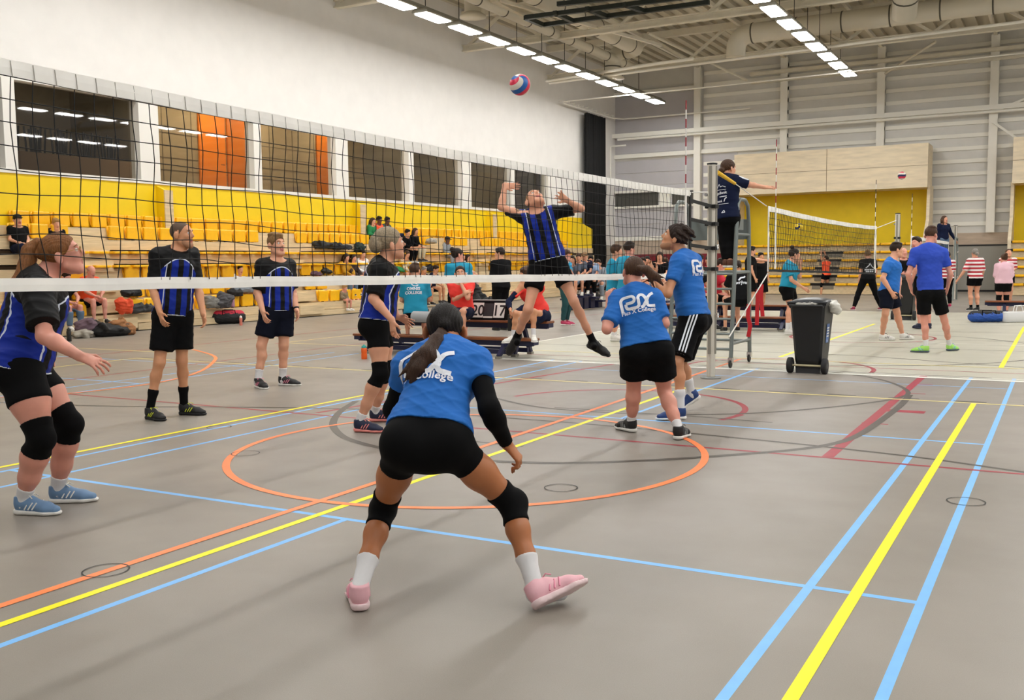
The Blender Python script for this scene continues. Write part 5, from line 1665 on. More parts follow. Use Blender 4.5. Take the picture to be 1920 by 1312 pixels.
# 8 the setter
J = PXJ(9.2, pv=(1300, 594), nk=(1279, 474, .05), hd=(1264, 447, .05), sL=(1273, 492, -.12), sR=(1299, 489, .2), eL=(1252, 550, -.22), wL=(1228, 521, -.05), eR=(1242, 545, .4), wR=(1228, 516, .3),
        hL=(1294, 604, -.08), hR=(1305, 602, .12), kL=(1270, 680, -.2), kR=(1276, 677, .25))
J['aL'] = ank(1276, 768); J['aR'] = at(1297, 736, 9.5)
setr = person('man with thick wavy dark hair in blue tee and shorts with three white stripes', J, look=-RT * .9 + UP * .38 + FW * .2, h=.010, skin='m', hair=('quiff', 'dark'), top=TEE, sleeve=.6, hemz=-.0, g=.96, legw=.95,
              bottom=BLKC, leg=.86, loose=.03, sock=WSOCK, sockh=.42, shoes=(mat('shoe_blue', '#203f78', .6), SHWHITE), deco=None, fold=.006, seed=14, hscale=1.04, shirt_loose=.016, beard=STUBBLE,
              hands={'L': dict(h=UP * .75 - RT * .5, n=FW * .6 + RT * .3, curl=.55), 'R': dict(h=UP * .75 - RT * .5, n=-FW * .6, curl=.5)}, footdir={'L': -RTF * .97 - FWF * .1}, toe={'R': -RT * .78 - UP * .5 + FW * .1})
decal(setr, setr['shirt'], strokes=piusx(.27, .14), texts=[('Pius X College', 0, .055, .044, .0009)], m=PRINT, name='back_lettering')
# three white stripes down the outer (left) side of the shorts
hj, kj = J['hL'], J['kL']
ax = nrm(kj - hj); out_ = nrm(-FW - ax * (-FW @ ax))
b = MB(); bv = BVHTree.FromPolygons([v.co[:] for v in setr['shorts'].data.vertices], [p.vertices[:] for p in setr['shorts'].data.polygons])
sd = np.cross(ax, out_)
for k in (-1, 0, 1):
    rows = []
    for i in range(22):
        p0 = hj + ax * (-.06 + .46 * i / 21) + sd * (k * .028 + .01)
        rr = []
        for e in (-.007, .007):
            hit = bv.ray_cast(Vector(p0 + sd * e + out_ * .5), Vector(-out_))
            rr.append(None if hit[0] is None else np.array(hit[0]) + out_ * .004)
        rows.append(rr)
    for a, c in zip(rows, rows[1:]):
        if all(x is not None for x in a + c):
            b.add([a[0], a[1], c[1], c[0]], [(0, 1, 2, 3)])
if b.v: b.build('side_stripes', PRINT, setr['shorts'])
# 9 the referee on the ladder stand
J = PXJ(13.35, pv=(1366, 404), nk=(1360, 330), hd=(1366, 317, .02), sR=(1377, 338, -.1), sL=(1346, 339, .12), eR=(1404, 346, -.1), wR=(1433, 351, -.06), eL=(1343, 368, .12), wL=(1352, 393, .2),
        hR=(1374, 408, -.03), hL=(1358, 409, .04), kR=(1372, 452, .04), kL=(1358, 454, .06), aR=(1369, 490, -.02), aL=(1361, 490, .04))
ref = person('referee in navy tracksuit top standing on the ladder stand with arm stretched out', J, look=RT * .88 + FW * .45, h=.010, fem=True, skin='l', hair=('lowbun', 'brown'), top=NAVY, sleeve=.92, hemz=-.08,
             bottom=BLKC, leg=1.86, loose=.012, shoes=(mat('shoe_brown', '#5a3320', .6), SHWHITE), fold=.004, seed=17, hscale=.98, legw=.9, shirt_loose=.012,
             hands={'R': dict(h=RT + FW * .1, n=-UP * .7 + FW * .6, curl=.1, spread=.01)}, footdir={'R': RTF * .5 + FWF * .8, 'L': RTF * .4 + FWF * .9})
decal(ref, ref['shirt'], strokes=[([(-.10, .10), (-.06, .115), (-.03, .1), (0, .15), (.02, .11), (.05, .12), (.09, .1)], .008), ([(-.1, .075), (.09, .07)], .006), ([(-.01, -.02), (.09, -.02)], .012), ([(-.09, -.115), (.1, -.12)], .006), ([(.05, -.09), (.07, -.05), (.09, -.04)], .012), ([(.015, -.235), (.045, -.205), (.06, -.235), (.015, -.235)], .009)],
      texts=[('ergoBank', 0, .015, .05, .001), ('nestá', -.02, -.09, .042, .001)], m=PRINT, name='back_lettering')
b = MB()
s_, e_ = J['sR'], J['eR']
skin_mesh('sleeve_stripe', [cap(s_ + UP * .052 - FW * .034, s_ * .12 + e_ * .88 + UP * .044 - FW * .026, .022, .02, .01)], .008, PRINT, ref['t'])

# the ladder stand itself
st = thing('referee_stand', 'grey tubular referee ladder on castors behind the net post', 'stand', (-.55, 11.6, 0))
XR, XLs, YF, YBk = -.14, -1.0, 11.2, 12.1
TBM = mat('stand_grey', '#7d8583', .4, metal=.3)
zp = 1.27
for x in (XLs, XR):
    o = MB().tube([(x, YF, .13), (x, YF + .22, 1.95)], .028).build('leg', TBM, st)
    o = MB().tube([(x, YBk, .13), (x, YBk - .1, 1.95)], .028).build('leg', TBM, st)
    MB().tube([(x, YF + .22, 1.94), (x, YF + .26, 2.18), (x, YF + .36, 2.25), (x, YF + .6, 2.25), (x, YBk - .16, 2.18), (x, YBk - .1, 1.94)], .026).build('hand_rail', TBM, st)
    MB().tube([(x, YF + .02, .32), (x, YBk, .32)], .02).tube([(x, YF + .12, zp), (x, YBk - .05, zp)], .022).tube([(x, YF + .2, 1.78), (x, YBk - .09, 1.78)], .02).build('side_bar', TBM, st)
    for (yy) in (YF, YBk):
        c = MB().lathe([(.05, -.014), (.055, -.01), (.055, .01), (.05, .014)], (x, yy - .02, .057), 18, axis=0).build('castor', BLK, st)
        MB().box(x - .03, x + .03, yy - .04, yy + .03, .07, .14).build('fork', CHROME, c)
for k in range(6):
    z = .25 + k * .2; y = YF + .22 * (z - .13) / 1.82
    MB().tube([(XLs, y, z), (XR, y, z)], .018).build('rung', TBM, st)
MB().tube([(XLs, YBk, .3), (XR, YBk, .3)], .02).tube([(XLs, YBk - .08, 1.78), (XR, YBk - .08, 1.78)], .02).build('cross_bar', TBM, st)
MB().box(XLs, XR, YF + .14, YBk - .06, zp - .02, zp + .02).build('platform', TBM, st)
MB().rbox(XLs + .02, XR - .02, YBk - .11, YBk - .08, 1.72, 2.0, .01).build('back_plate', TBM, st)
MB().rbox(XR - .02, XR + .012, YF + .24, YF + .5, 1.84, 1.98, .004).build('side_plate', TBM, st)

# ------------------------------------------------------------------ players further away
def stand(px, py, D, fv, H=1.75, arms='down', spread=.0, gz=None, lean=0.0):
    """head centre on a sight line; returns joints of a standing figure"""
    c = at(px, py, D)
    f = fl(fv); r = np.cross(f, V3(0, 0, 1)); k = H / 1.75
    base = c - V3(0, 0, 1.63 * k) - f * (.025 + lean * .6) * k
    if gz is not None: base[2] = gz
    dz = c[2] - 1.63 * k - base[2]
    P = lambda x, y, z: base + (r * x + f * y) * k + V3(0, 0, z * k)
    J = dict(pv=P(0, 0, .97), nk=P(0, -.01 + lean * .5, 1.47), hd=P(0, .025 + lean * .6, 1.625))
    for a, s in (('R', 1), ('L', -1)):
        J['s' + a] = P(.17 * s, -.01 + lean * .45, 1.42); J['h' + a] = P(.09 * s, 0, .93)
        J['k' + a] = P((.1 + spread * .5) * s, .04, .5); J['a' + a] = P((.1 + spread) * s, -.03, .09)
        if arms == 'down': J['e' + a] = P(.22 * s, -.04 + lean * .4, 1.14); J['w' + a] = P(.23 * s, .06 + lean * .4, .9)
        if arms == 'front': J['e' + a] = P(.21 * s, .0 + lean * .4, 1.16); J['w' + a] = P(.1 * s, .2 + lean * .4, 1.12)
        if arms == 'up': J['e' + a] = P(.2 * s, .1, 1.62); J['w' + a] = P(.12 * s, .16, 1.86)
        if arms == 'hips': J['e' + a] = P(.3 * s, -.08 + lean * .4, 1.2); J['w' + a] = P(.17 * s, .03, 1.0)
    return J


def sit(px, py, D, fv, H=1.7, arms='lap', lean=.12, legout=0.0, spread=.03, feet=None):
    c = at(px, py, D); f = fl(fv); r = np.cross(f, V3(0, 0, 1)); k = H / 1.75
    base = c - V3(0, 0, .74 * k) - f * (lean + .03) * k
    P = lambda x, y, z: base + (r * x + f * y) * k + V3(0, 0, z * k)
    J = dict(pv=P(0, 0, .1), nk=P(0, lean * .85, .59), hd=P(0, lean + .03, .74))
    for a, s in (('R', 1), ('L', -1)):
        J['s' + a] = P(.165 * s, lean * .8, .54); J['h' + a] = P(.09 * s, .03, .07)
        J['k' + a] = P((.11 + spread) * s, .45, .1); J['a' + a] = P((.11 + spread) * s, .43 + legout, -.33)
        if arms == 'lap': J['e' + a] = P(.22 * s, lean * .8 + .04, .28); J['w' + a] = P(.1 * s, lean * .8 + .24, .2)
        if arms == 'knees': J['e' + a] = P(.21 * s, lean + .12, .3); J['w' + a] = P(.07 * s, .44, .2)
        if arms == 'chin': J['e' + a] = P(.14 * s, lean + .16, .34); J['w' + a] = P(.04 * s, lean + .16, .55)
    return J


TOC = -FWF
# 10 the man in deep blue
J = PXJ(15.0, pv=(1744, 542), nk=(1742, 458), hd=(1746, 441, .03), sL=(1716, 474), sR=(1768, 474), eL=(1703, 514, -.02), wL=(1708, 540, .08), eR=(1782, 514, -.02), wR=(1777, 538, .08), hL=(1732, 552), hR=(1757, 552), kL=(1733, 603, .03), kR=(1771, 601, .05))
J['aL'] = ank(1736, 650); J['aR'] = ank(1780, 647)
old = person('man with short brown hair from behind in deep blue tee and lime green shoes', J, look=RT * .8 + FW * .55, h=.012, skin='p', hair=('short', 'brown'), top=TEE2, sleeve=.62, hemz=-.03, g=.98, bottom=BLKC, leg=.72, loose=.02, sock=WSOCK, sockh=.28, shoes=(mat('shoe_lime', '#a6e06a', .6), mat('sole_slate', '#4b5a66', .6)), deco=mat('trim_sky', '#7fb3e8', .5), fold=.006, seed=3, shirt_loose=.014, hscale=1.0, legw=.98, footdir={'L': FWF * .5 - RTF * .85, 'R': FWF * .5 + RTF * .85})
# 11 the young man walking
J = PXJ(17.3, pv=(1668, 545), nk=(1674, 486), hd=(1681, 469), sR=(1666, 498, -.15), sL=(1679, 497, .18), eR=(1655, 522, -.2), wR=(1671, 547, -.22), eL=(1686, 523, .24), wL=(1685, 550, .2), hR=(1664, 550, -.08), hL=(1671, 550, .1), kR=(1660, 588, -.1), kL=(1682, 586, .12))
J['aR'] = ank(1654, 628); J['aL'] = ank(1692, 627)
yng = person('young man with cropped dark hair in blue tee and white trainers walking right', J, look=RT, h=.013, skin='l', hair=('short', 'dark'), top=TEE, sleeve=.6, hemz=-.05, bottom=MATS['black_navy'], leg=.72, loose=.02, shoes=(SHWHITE, SHWHITE), deco=SHB, fold=.006, seed=6, shirt_loose=.016, footdir={'R': RTF, 'L': RTF * .95 + FWF * .2})
# 13 the woman in teal
J = PXJ(19.0, pv=(1478, 537), nk=(1483, 491), hd=(1490, 478), sR=(1477, 500, -.14), sL=(1485, 499, .17), eR=(1484, 525, -.2), wR=(1507, 540, -.22), eL=(1499, 520, .22), wL=(1501, 496, .2), hR=(1475, 542, -.06), hL=(1481, 542, .1), kR=(1481, 574, -.08), kL=(1487, 573, .12))
J['aR'] = ank(1476, 619); J['aL'] = ank(1484, 617)
person('woman in teal tee with dark top knot and white trainers behind the wheelie bin', J, look=RT, h=.014, fem=True, skin='l', hair=('topbun', 'dark'), top=TEAL, sleeve=.7, hemz=-.06, bottom=BLKC, leg=.6, loose=.03, sock=WSOCK, sockh=.3, shoes=(SHWHITE, SHWHITE), fold=.005, shirt_loose=.03, footdir={'R': RTF, 'L': RTF})
# 19 the two men in teal by the net
J = stand(1156, 472, 17.8, RT * .9 - FW * .2, 1.72, 'front'); person('man with receding hair in teal tee left of the ponytailed player', J, look=RT * .95 - FW * .1, h=.015, skin='l', hair=('short', 'brown'), top=TEAL, sleeve=.7, hemz=-.1, bottom=BLKC, leg=.7, loose=.03, sock=WSOCK, sockh=.2, shoes=(SHWHITE, SHWHITE), shirt_loose=.03)
J = stand(1180, 467, 17.3, FW * .5 + RT * .7, 1.75, 'front'); person('man with thick dark hair in teal tee partly behind the ponytailed player', J, look=RT * .8 + FW * .5, h=.016, skin='p', hair=('short', 'dark'), top=TEAL, sleeve=.7, hemz=-.1, bottom=BLKC, leg=.7, loose=.03, shoes=(SHWHITE, SHWHITE), shirt_loose=.03)
# 14 two men in black
J = stand(1410, 467, 27.6, RT, 1.8, 'down', gz=0); J['eL'] = J['sL'] + RT * .28 - UP * .03; J['wL'] = J['eL'] + RT * .24 - UP * .02
person('bearded man in black tee pointing towards the second net', J, look=RT, h=.018, skin='l', hair=('short', 'black'), top=BLKT, sleeve=.6, hemz=-.15, bottom=BLKC, leg=.9, loose=.04, shoes=(SHB, SHWHITE), beard=HAIR['black'], shirt_loose=.03, face=False)
J = stand(1427, 484, 28.5, TOC, 1.62, 'down', gz=0); person('boy in black tee with dark fringe standing beside the second net', J, look=-FW + RT * .2, h=.018, skin='m', hair=('short', 'black'), top=BLKT, sleeve=.6, hemz=-.15, bottom=BLKC, leg=.9, loose=.04, shoes=(SHB, SHB), shirt_loose=.03, face=False)
# 15 jumping player in orange far away
J = stand(1548, 484, 40, -RT * .6 + FW * .8, 1.68, 'up'); J['aL'] = J['aL'] - RT * .15; J['kL'] = J['kL'] - RT * .08; J['aR'] = J['aR'] + RT * .2 + V3(0, 0, .12); J['kR'] = J['kR'] + RT * .03
jx = min(J['aL'][2], J['aR'][2])
person('small far player in orange tee stretching both arms up behind the second net', J, look=-RT * .5 + UP * .4 + FW * .4, h=.02, fem=True, skin='m', hair=('pony', 'dark'), top=ORT, sleeve=.3, hemz=-.1, bottom=BLKC, leg=.4, loose=.01, pads=True, shoes=(SHWHITE, SHWHITE), face=False)
# 16 woman in black, wide stance
J = stand(1627, 486, 27.4, FW, 1.66, 'down', spread=.3, gz=0); bk = person('player in all black with white back print standing with legs wide apart', J, look=FW + RT * .4, h=.016, fem=True, skin='l', hair=('bun', 'fair'), top=BLKT, sleeve=.7, hemz=-.12, bottom=BLKC, leg=1.92, loose=.006, shoes=(mat('shoe_crimson', '#9a3050', .6), SHWHITE), g=1.12, face=False, shirt_loose=.025)
decal(bk, bk['shirt'], strokes=[([(-.1, .02), (-.03, .09), (0, .15), (.03, .09), (.1, .02)], .025), ([(-.13, -.03), (.13, -.03)], .03), ([(-.11, -.08), (.1, -.08)], .025)], m=PRINT, name='back_lettering')
# 17 red and white hooped players
J = stand(1828, 473, 26.5, FW - RT * .1, 1.66, 'down', gz=0); J['eL'] = J['eL'] - RT * .1; J['wL'] = J['wL'] - RT * .2; person('grey haired player in red and white hooped jersey by the grey wall mat', J, look=FW, h=.016, fem=True, skin='l', hair=('lowbun', 'grey'), top=STRIPED, sleeve=1.0, hemz=-.1, bottom=BLKC, leg=.45, loose=.015, sock=BLKC, sockh=.2, shoes=(SHB, SHWHITE), g=1.12, face=False, shirt_loose=.02)
J = stand(1891, 477, 28.5, TOC - RT * .2, 1.66, 'front', gz=0); person('player in red and white hooped jersey with glasses facing the camera', J, look=-FW - RT * .2 + UP * .2, h=.016, fem=True, skin='l', hair=('pony', 'brown'), top=STRIPED, sleeve=1.0, hemz=-.1, bottom=BLKC, leg=.45, loose=.015, shoes=(SHB, SHWHITE), face=False, shirt_loose=.02)
J = stand(1776, 482, 28.5, FW, 1.6, 'front', gz=0); person('hooped player almost hidden behind the man in the deep blue tee', J, look=FW, h=.02, fem=True, skin='l', hair=('pony', 'dark'), top=STRIPED, sleeve=1.0, hemz=-.1, bottom=BLKC, leg=1.9, loose=.008, shoes=(mat('shoe_magenta', '#c03560', .6), SHWHITE), face=False)
J = stand(1882, 496, 24.2, FW + RT * .2, 1.5, 'front', gz=0); person('person in pale pink hoodie and black shorts behind the bench at right', J, look=FW, h=.016, fem=True, skin='p', hair=('bun', 'brown'), top=PINKC, sleeve=1, long_sleeve=True, hemz=-.08, bottom=BLKC, leg=.5, loose=.01, pads=True, shoes=(SHWHITE, SHWHITE), g=1.3, hood=True, face=False, shirt_loose=.04)
# 12 people between the older man and the second bin
J = stand(1719, 457, 20, -RT * .2 + FW, 1.86, 'down', gz=0)
for k_ in J:
    if k_ not in ('hd',): J[k_] = J[k_] + RTF * .16
person('dark haired man whose head shows behind the man in deep blue', J, look=-RT * .8 - FW * .4, h=.018, skin='p', hair=('short', 'dark'), top=TEE, sleeve=.6, hemz=-.1, bottom=BLKC, leg=.7, loose=.03, shoes=(SHNAVY, SHNAVY), face=False)
J = stand(1694, 484, 23.8, TOC, 1.68, 'front', gz=0); person('balding man with glasses in black tee holding a white sack behind the far bin', J, look=-FW, h=.016, skin='p', hair=('bald', 'grey'), top=BLKT, sleeve=.6, hemz=-.1, bottom=BLKC, leg=1.9, loose=.03, shoes=(SHB, SHB), glasses=True, face=False)
# 18 the far referee
J = stand(1771, 411, 33.2, TOC + RT * .3, 1.7, 'down'); J['eL'] = J['eL'] + RT * .1; J['wL'] = J['wL'] + RT * .18
z2 = J['aL'][2] - .09
person('far referee with long hair in navy jacket and jeans on the second ladder stand', J, look=-FW + RT * .5, h=.018, fem=True, skin='l', hair=('long', 'brown'), top=NAVY, long_sleeve=True, hemz=-.1, bottom=JEANS, leg=1.9, loose=.012, shoes=(SHWHITE, SHWHITE), face=False)
g0 = J['pv']
st2 = thing('referee_stand', 'dark ladder stand carrying the far referee', 'stand', (g0[0], g0[1], 0))
for sx in (-.4, .4):
    for (dy0, dy1) in ((-.75, -.35), (.55, .35)):
        MB().tube([(g0[0] + sx, g0[1] + dy0, .02), (g0[0] + sx, g0[1] + dy1, z2 + .95)], .03).build('leg', TBM, st2)
    MB().tube([(g0[0] + sx, g0[1] - .35, z2 + .95), (g0[0] + sx, g0[1] + .35, z2 + .95)], .03).build('hand_rail', TBM, st2)
for k in range(7):
    z = .2 + k * .26
    if z < z2: MB().tube([(g0[0] - .4, g0[1] - .75 + .4 * z / (z2 + .95), z), (g0[0] + .4, g0[1] - .75 + .4 * z / (z2 + .95), z)], .022).build('rung', TBM, st2)
MB().box(g0[0] - .4, g0[0] + .4, g0[1] - .4, g0[1] + .4, z2 - .05, z2).build('platform', TBM, st2)
# ------------------------------------------------------------------ benches, scoreboard, bins, bags, balls
def atX(px, py, X):
    d = ray(px, py)
    return CAM + d * ((X - CAM[0]) / d[0])


def dX(px, py, X):
    return (X - CAM[0]) / ray(px, py)[0]


BROWNW = mat('bench_brown', '#8a4f2c', .45, noise=.15, nscale=6)
NAVYM = mat('bench_navy', '#1b1f45', .45)


def bench(label, x0, x1, y, h, wd=.26):
    t = thing('gym_bench', label, 'bench', ((x0 + x1) / 2, y, 0))
    MB().rbox(x0, x1, y - wd / 2, y + wd / 2, h - .035, h, .02).build('seat_plank', BROWNW, t)
    MB().box(x0 + .05, x1 - .05, y - .03, y + .03, h - .12, h - .036).box(x0, x0 + .12, y - .08, y + .08, h - .1, h - .036).box(x1 - .12, x1, y - .08, y + .08, h - .1, h - .036).build('side_rail', NAVYM, t)
    MB().box(x0 + .4, x1 - .4, y - .03, y + .03, .05, .12).build('floor_beam', NAVYM, t)
    n = 3
    for i in range(n):
        x = x0 + .45 + (x1 - x0 - .9) * i / (n - 1)
        MB().bar((x - .05, y - .03, h - .06), (x - .05, y - .26, .03), .06).bar((x - .05, y + .03, h - .06), (x - .05, y + .26, .03), .06).bar((x, y - .14, .2), (x, y + .14, .2), .05).build('leg', NAVYM, t)
        MB().box(x - .09, x - .01, y - .3, y - .22, 0, .035).box(x - .09, x - .01, y + .22, y + .3, 0, .035).build('rubber_foot', mat('foot_grey', '#8f8c80', .6), t)
    return t


bench('brown topped gym bench with navy legs carrying the scoreboard', -6.45, -3.1, 11.75, .54)
bench('lower brown gym bench in front of the one with the scoreboard', -6.5, -3.15, 11.35, .3)
bench('brown gym bench behind the referee ladder with seated players', -4.4, -.85, 18.9, .5)
bench('lower brown gym bench in front of the one behind the referee ladder', -4.2, -.7, 18.4, .28)
bench('brown gym bench at the right edge by the pink hoodie', 2.15, 5.4, 23.3, .45)

# scoreboard with flip cards
Yb = 11.75; Z = .54
A = CAM + ray(889, 604) * ((Yb - CAM[1]) / ray(889, 604)[1]); X0 = A[0]
t = thing('scoreboard', 'black table scoreboard with white flip cards reading 20 and 17', 'scoreboard', (X0 + .3, Yb, Z))
W = .62
MB().prism([(Yb - .1, Z), (Yb + .12, Z), (Yb + .05, Z + .30), (Yb - .02, Z + .30)], 0, X0 - .02, X0 + W).build('case', BLKC, t)
MB().box(X0 - .02, X0 + W, Yb - .01, Yb + .1, Z + .3, Z + .315).build('top_flap', mat('flap_grey', '#9a9a98', .6), t)
tilt = lambda z: Yb - .105 + .078 * (z - Z) / .30
for (xa, xb, s, nm) in ((.02, .215, '20', 'l'), (.405, .60, '17', 'r')):
    c = MB()
    za, zb = Z + .04, Z + .27
    c.add([(X0 + xa, tilt(za) - .004, za), (X0 + xb, tilt(za) - .004, za), (X0 + xb, tilt(zb) - .004, zb), (X0 + xa, tilt(zb) - .004, zb), (X0 + xa, tilt(za) + .002, za), (X0 + xb, tilt(za) + .002, za), (X0 + xb, tilt(zb) + .002, zb), (X0 + xa, tilt(zb) + .002, zb)],
          [(0, 1, 2, 3), (7, 6, 5, 4), (0, 4, 5, 1), (1, 5, 6, 2), (2, 6, 7, 3), (3, 7, 4, 0)])
    co = c.build('score_card', WHITEP, t)
    cu = bpy.data.curves.new('digits', 'FONT'); cu.body = s; cu.size = .235; cu.align_x = 'CENTER'; cu.offset = .004; cu.extrude = .0008
    o = bpy.data.objects.new('digits', cu); COL.objects.link(o); cu.materials.append(BLK)
    bpy.context.view_layer.update()
    me = bpy.data.meshes.new_from_object(o.evaluated_get(bpy.context.evaluated_depsgraph_get()))
    bpy.data.objects.remove(o)
    ang = math.atan2(.30, .078)
    me.transform(Matrix.Translation((X0 + (xa + xb) / 2, tilt(Z + .075) - .006, Z + .075)) @ Matrix.Rotation(ang, 4, 'X'))
    o = bpy.data.objects.new('digits', me); COL.objects.link(o); put(o, co)
MB().add([(X0 + .225, tilt(Z + .04) - .004, Z + .04), (X0 + .395, tilt(Z + .04) - .004, Z + .04), (X0 + .395, tilt(Z + .26) - .004, Z + .26), (X0 + .225, tilt(Z + .26) - .004, Z + .26)], [(0, 1, 2, 3)]).build('set_card', mat('slate_card', '#2b2b2e', .6), t)
MB().add([(X0 + .225, tilt(Z + .035) - .006, Z + .035), (X0 + .395, tilt(Z + .035) - .006, Z + .035), (X0 + .395, tilt(Z + .06) - .006, Z + .06), (X0 + .225, tilt(Z + .06) - .006, Z + .06)], [(0, 1, 2, 3)]).build('name_strip', WHITEP, t)


def bottle(label, p, h, r, body, lid):
    t = thing('drink_bottle', label, 'bottle', p)
    MB().lathe([(r * .9, 0), (r, h * .05), (r, h * .3), (r * .9, h * .4), (r, h * .5), (r, h * .72), (r * .8, h * .78)], p, 18).build('body', body, t)
    MB().lathe([(r * .85, h * .78), (r * .88, h * .82), (r * .8, h * .92), (r * .35, h * .94), (r * .3, h)], p, 18).build('lid', lid, t)
    return t


bottle('orange drink bottle with teal lid on the floor left of the bench', gnd(683, 673, 0), .22, .045, mat('bottle_orange', '#f5661e', .4), mat('lid_teal', '#2aa39a', .4))
p = gnd(452, 610, 0)
bottle('slim coral bottle with white lid standing in front of the red and black sports bag', p, .24, .035, mat('bottle_coral', '#d97d6b', .4), WHITEP)
bottle('pink and blue bottle standing on the bleacher step by the grey backpack', atX(437, 575, -14.5), .25, .045, mat('bottle_pink', '#b48aa4', .4), mat('lid_lilac', '#7d7ab8', .4))
bottle('black bottle held by the seated player in coral red at right of the bench', at(957, 620, 14.75), .27, .04, BLK, BLK)
t = thing('towel_roll', 'light grey rolled towel lying on the bench', 'towel', at(797, 596, 15.1))
c = at(795, 594, 15.15)
skin_mesh('towel', [cap(c - V3(.2, 0, 0) , c + V3(.24, 0, 0), .085, .085, .01, [(c - V3(.2, 0, 0), V3(-1, 0, 0)), (c + V3(.24, 0, 0), V3(1, 0, 0))])], .012, GREYC and mat('towel_grey', '#a9abad', .95, bump=.3, bscale=200), t)


def wheelie(label, c, yawf, s=1.0, sticker=True):
    """yawf: the direction the wheel side looks to"""
    f = fl(yawf); r = np.cross(f, V3(0, 0, 1)) * -1        # r: to the right seen from the wheel side
    c = V3(c[0], c[1], 0)
    P = lambda x, y, z: c + (r * x + f * y) * s + V3(0, 0, z * s)
    t = thing('wheelie_bin', label, 'bin', c)
    BM_ = mat('bin_black', '#191a1c', .45, noise=.1, nscale=12); BS = mat('bin_dark_grey', '#3a3b39', .5)
    lv = [(.10, .155, .17, -.13), (.16, .165, .19, -.2), (.5, .19, .225, -.24), (.83, .215, .255, -.27), (.88, .225, .265, -.28)]
    b = MB(); vs = []
    for (z, hw_, yf, yb) in lv:
        for (x, y) in ((-hw_ + .03, yf), (hw_ - .03, yf), (hw_, yf - .03), (hw_, yb + .03), (hw_ - .03, yb), (-hw_ + .03, yb), (-hw_, yb + .03), (-hw_, yf - .03)):
            vs.append(P(x, y, z))
    fs = [tuple(range(7, -1, -1)), tuple(range(32, 40))]
    for i in range(4):
        for k in range(8):
            j = (k + 1) % 8
            fs.append((i * 8 + k, i * 8 + j, (i + 1) * 8 + j, (i + 1) * 8 + k))
    b.add(vs, fs)
    b.build('body', BM_, t)
    b = MB()
    ring = [P(x, y, z) for z in (.86, .9) for (x, y) in ((-.24, .28), (.24, .28), (.24, -.3), (-.24, -.3))]
    b.add(ring, [(0, 1, 2, 3), (4, 5, 6, 7), (0, 1, 5, 4), (1, 2, 6, 5), (2, 3, 7, 6), (3, 0, 4, 7)])
    b.tube([P(-.2, .29, .84), P(-.2, .335, .86), P(.2, .335, .86), P(.2, .29, .84)], .014 * s)
    b.build('rim', BM_, t)
    n = 9; vs = []
    for i in range(n):
        for k in range(n):
            u, v = -1 + 2 * i / (n - 1), -1 + 2 * k / (n - 1)
            vs.append(P(.245 * u, -.01 + .3 * v, .905 + .05 * (1 - u * u) ** .6 * (1 - v * v) ** .6))
    b = MB().add(vs, [(i * n + k, i * n + k + 1, (i + 1) * n + k + 1, (i + 1) * n + k) for i in range(n - 1) for k in range(n - 1)], 0, True)
    lid = b.build('lid', mat('lid_charcoal', '#33363b', .35), t)
    lid.modifiers.new('solid', 'SOLIDIFY').thickness = .02
    for sx in (-1, 1):
        wc = P(.215 * sx, .2, .1)
        b = MB()
        vs = []; m_ = 24
        for (rr, o_) in ((.03, -.028), (.095, -.028), (.1, -.018), (.1, .018), (.095, .028), (.03, .028)):
            for k in range(m_):
                a = 2 * PI * k / m_
                vs.append(wc + s * (r * o_ + f * rr * math.cos(a)) + V3(0, 0, s * rr * math.sin(a)))
        b.add(vs, [(i * m_ + k, i * m_ + (k + 1) % m_, (i + 1) * m_ + (k + 1) % m_, (i + 1) * m_ + k) for i in range(5) for k in range(m_)], 0, True)
        w_ = b.build('wheel', mat('tyre_black', '#222224', .7), t)
        MB().tube([wc - r * .03 * s, wc + r * .03 * s], .035 * s, 14).build('hub', BS, w_)
    MB().tube([P(-.2, .2, .1), P(.2, .2, .1)], .014 * s).build('axle', mat('axle_cream', '#cfc4a0', .4, metal=.4), t)
    b = MB()
    b.add([P(-.15, .19, .0), P(.15, .19, .0), P(.15, -.15, .0), P(-.15, -.15, .0), P(-.16, .16, .12), P(.16, .16, .12), P(.16, -.16, .12), P(-.16, -.16, .12)], [(0, 1, 2, 3), (4, 5, 6, 7), (0, 1, 5, 4), (1, 2, 6, 5), (2, 3, 7, 6), (3, 0, 4, 7)])
    b.build('foot', BM_, t)
    if sticker:
        q = lambda y, z: P(.19 + (z - .5) * .076 + .006, y, z)
        k_ = MB().add([q(-.08, .38), q(.06, .38), q(.06, .62), q(-.08, .62)], [(0, 1, 2, 3)]).build('sticker', mat('sticker_blue', '#4b6fae', .5), t)
        b = MB()
        for z in (.455, .49, .525, .56):
            b.add([q(-.06, z) + r * .002, q(.04, z) + r * .002, q(.04, z + .018) + r * .002, q(-.06, z + .018) + r * .002], [(0, 1, 2, 3)])
        b.add([q(-.02, .395) + r * .002, q(.01, .395) + r * .002, q(.0, .43) + r * .002], [(0, 1, 2)])
        b.build('sticker_print', WHITEP, k_)
    return t, P


yw = -FWF * .89 - RTF * .53
g0 = gnd(1521, 697, 0)
tb, PB = wheelie('black wheelie bin with white liner standing right of the referee ladder', g0, yw, 1.0)
bagp = [ell(PB(.24, -.1, .84), np.eye(3), V3(.085, .11, .08), .04), ell(PB(.27, -.16, .78), np.eye(3), V3(.06, .08, .06), .04), ell(PB(.2, .0, .88), np.eye(3), V3(.07, .12, .04), .04), ell(PB(0, .26, .885), np.eye(3), V3(.18, .04, .03), .04)]
skin_mesh('bin_liner', bagp, .012, mat('liner_white', '#d8d6cd', .35), tb, disp=folds(PB(0, 0, .9), np.eye(3), .014, 3, 1.3))
wheelie('far black wheelie bin with charcoal lid behind the young man in blue', at(1697, 590, 23.2), yw, 1.1, False)


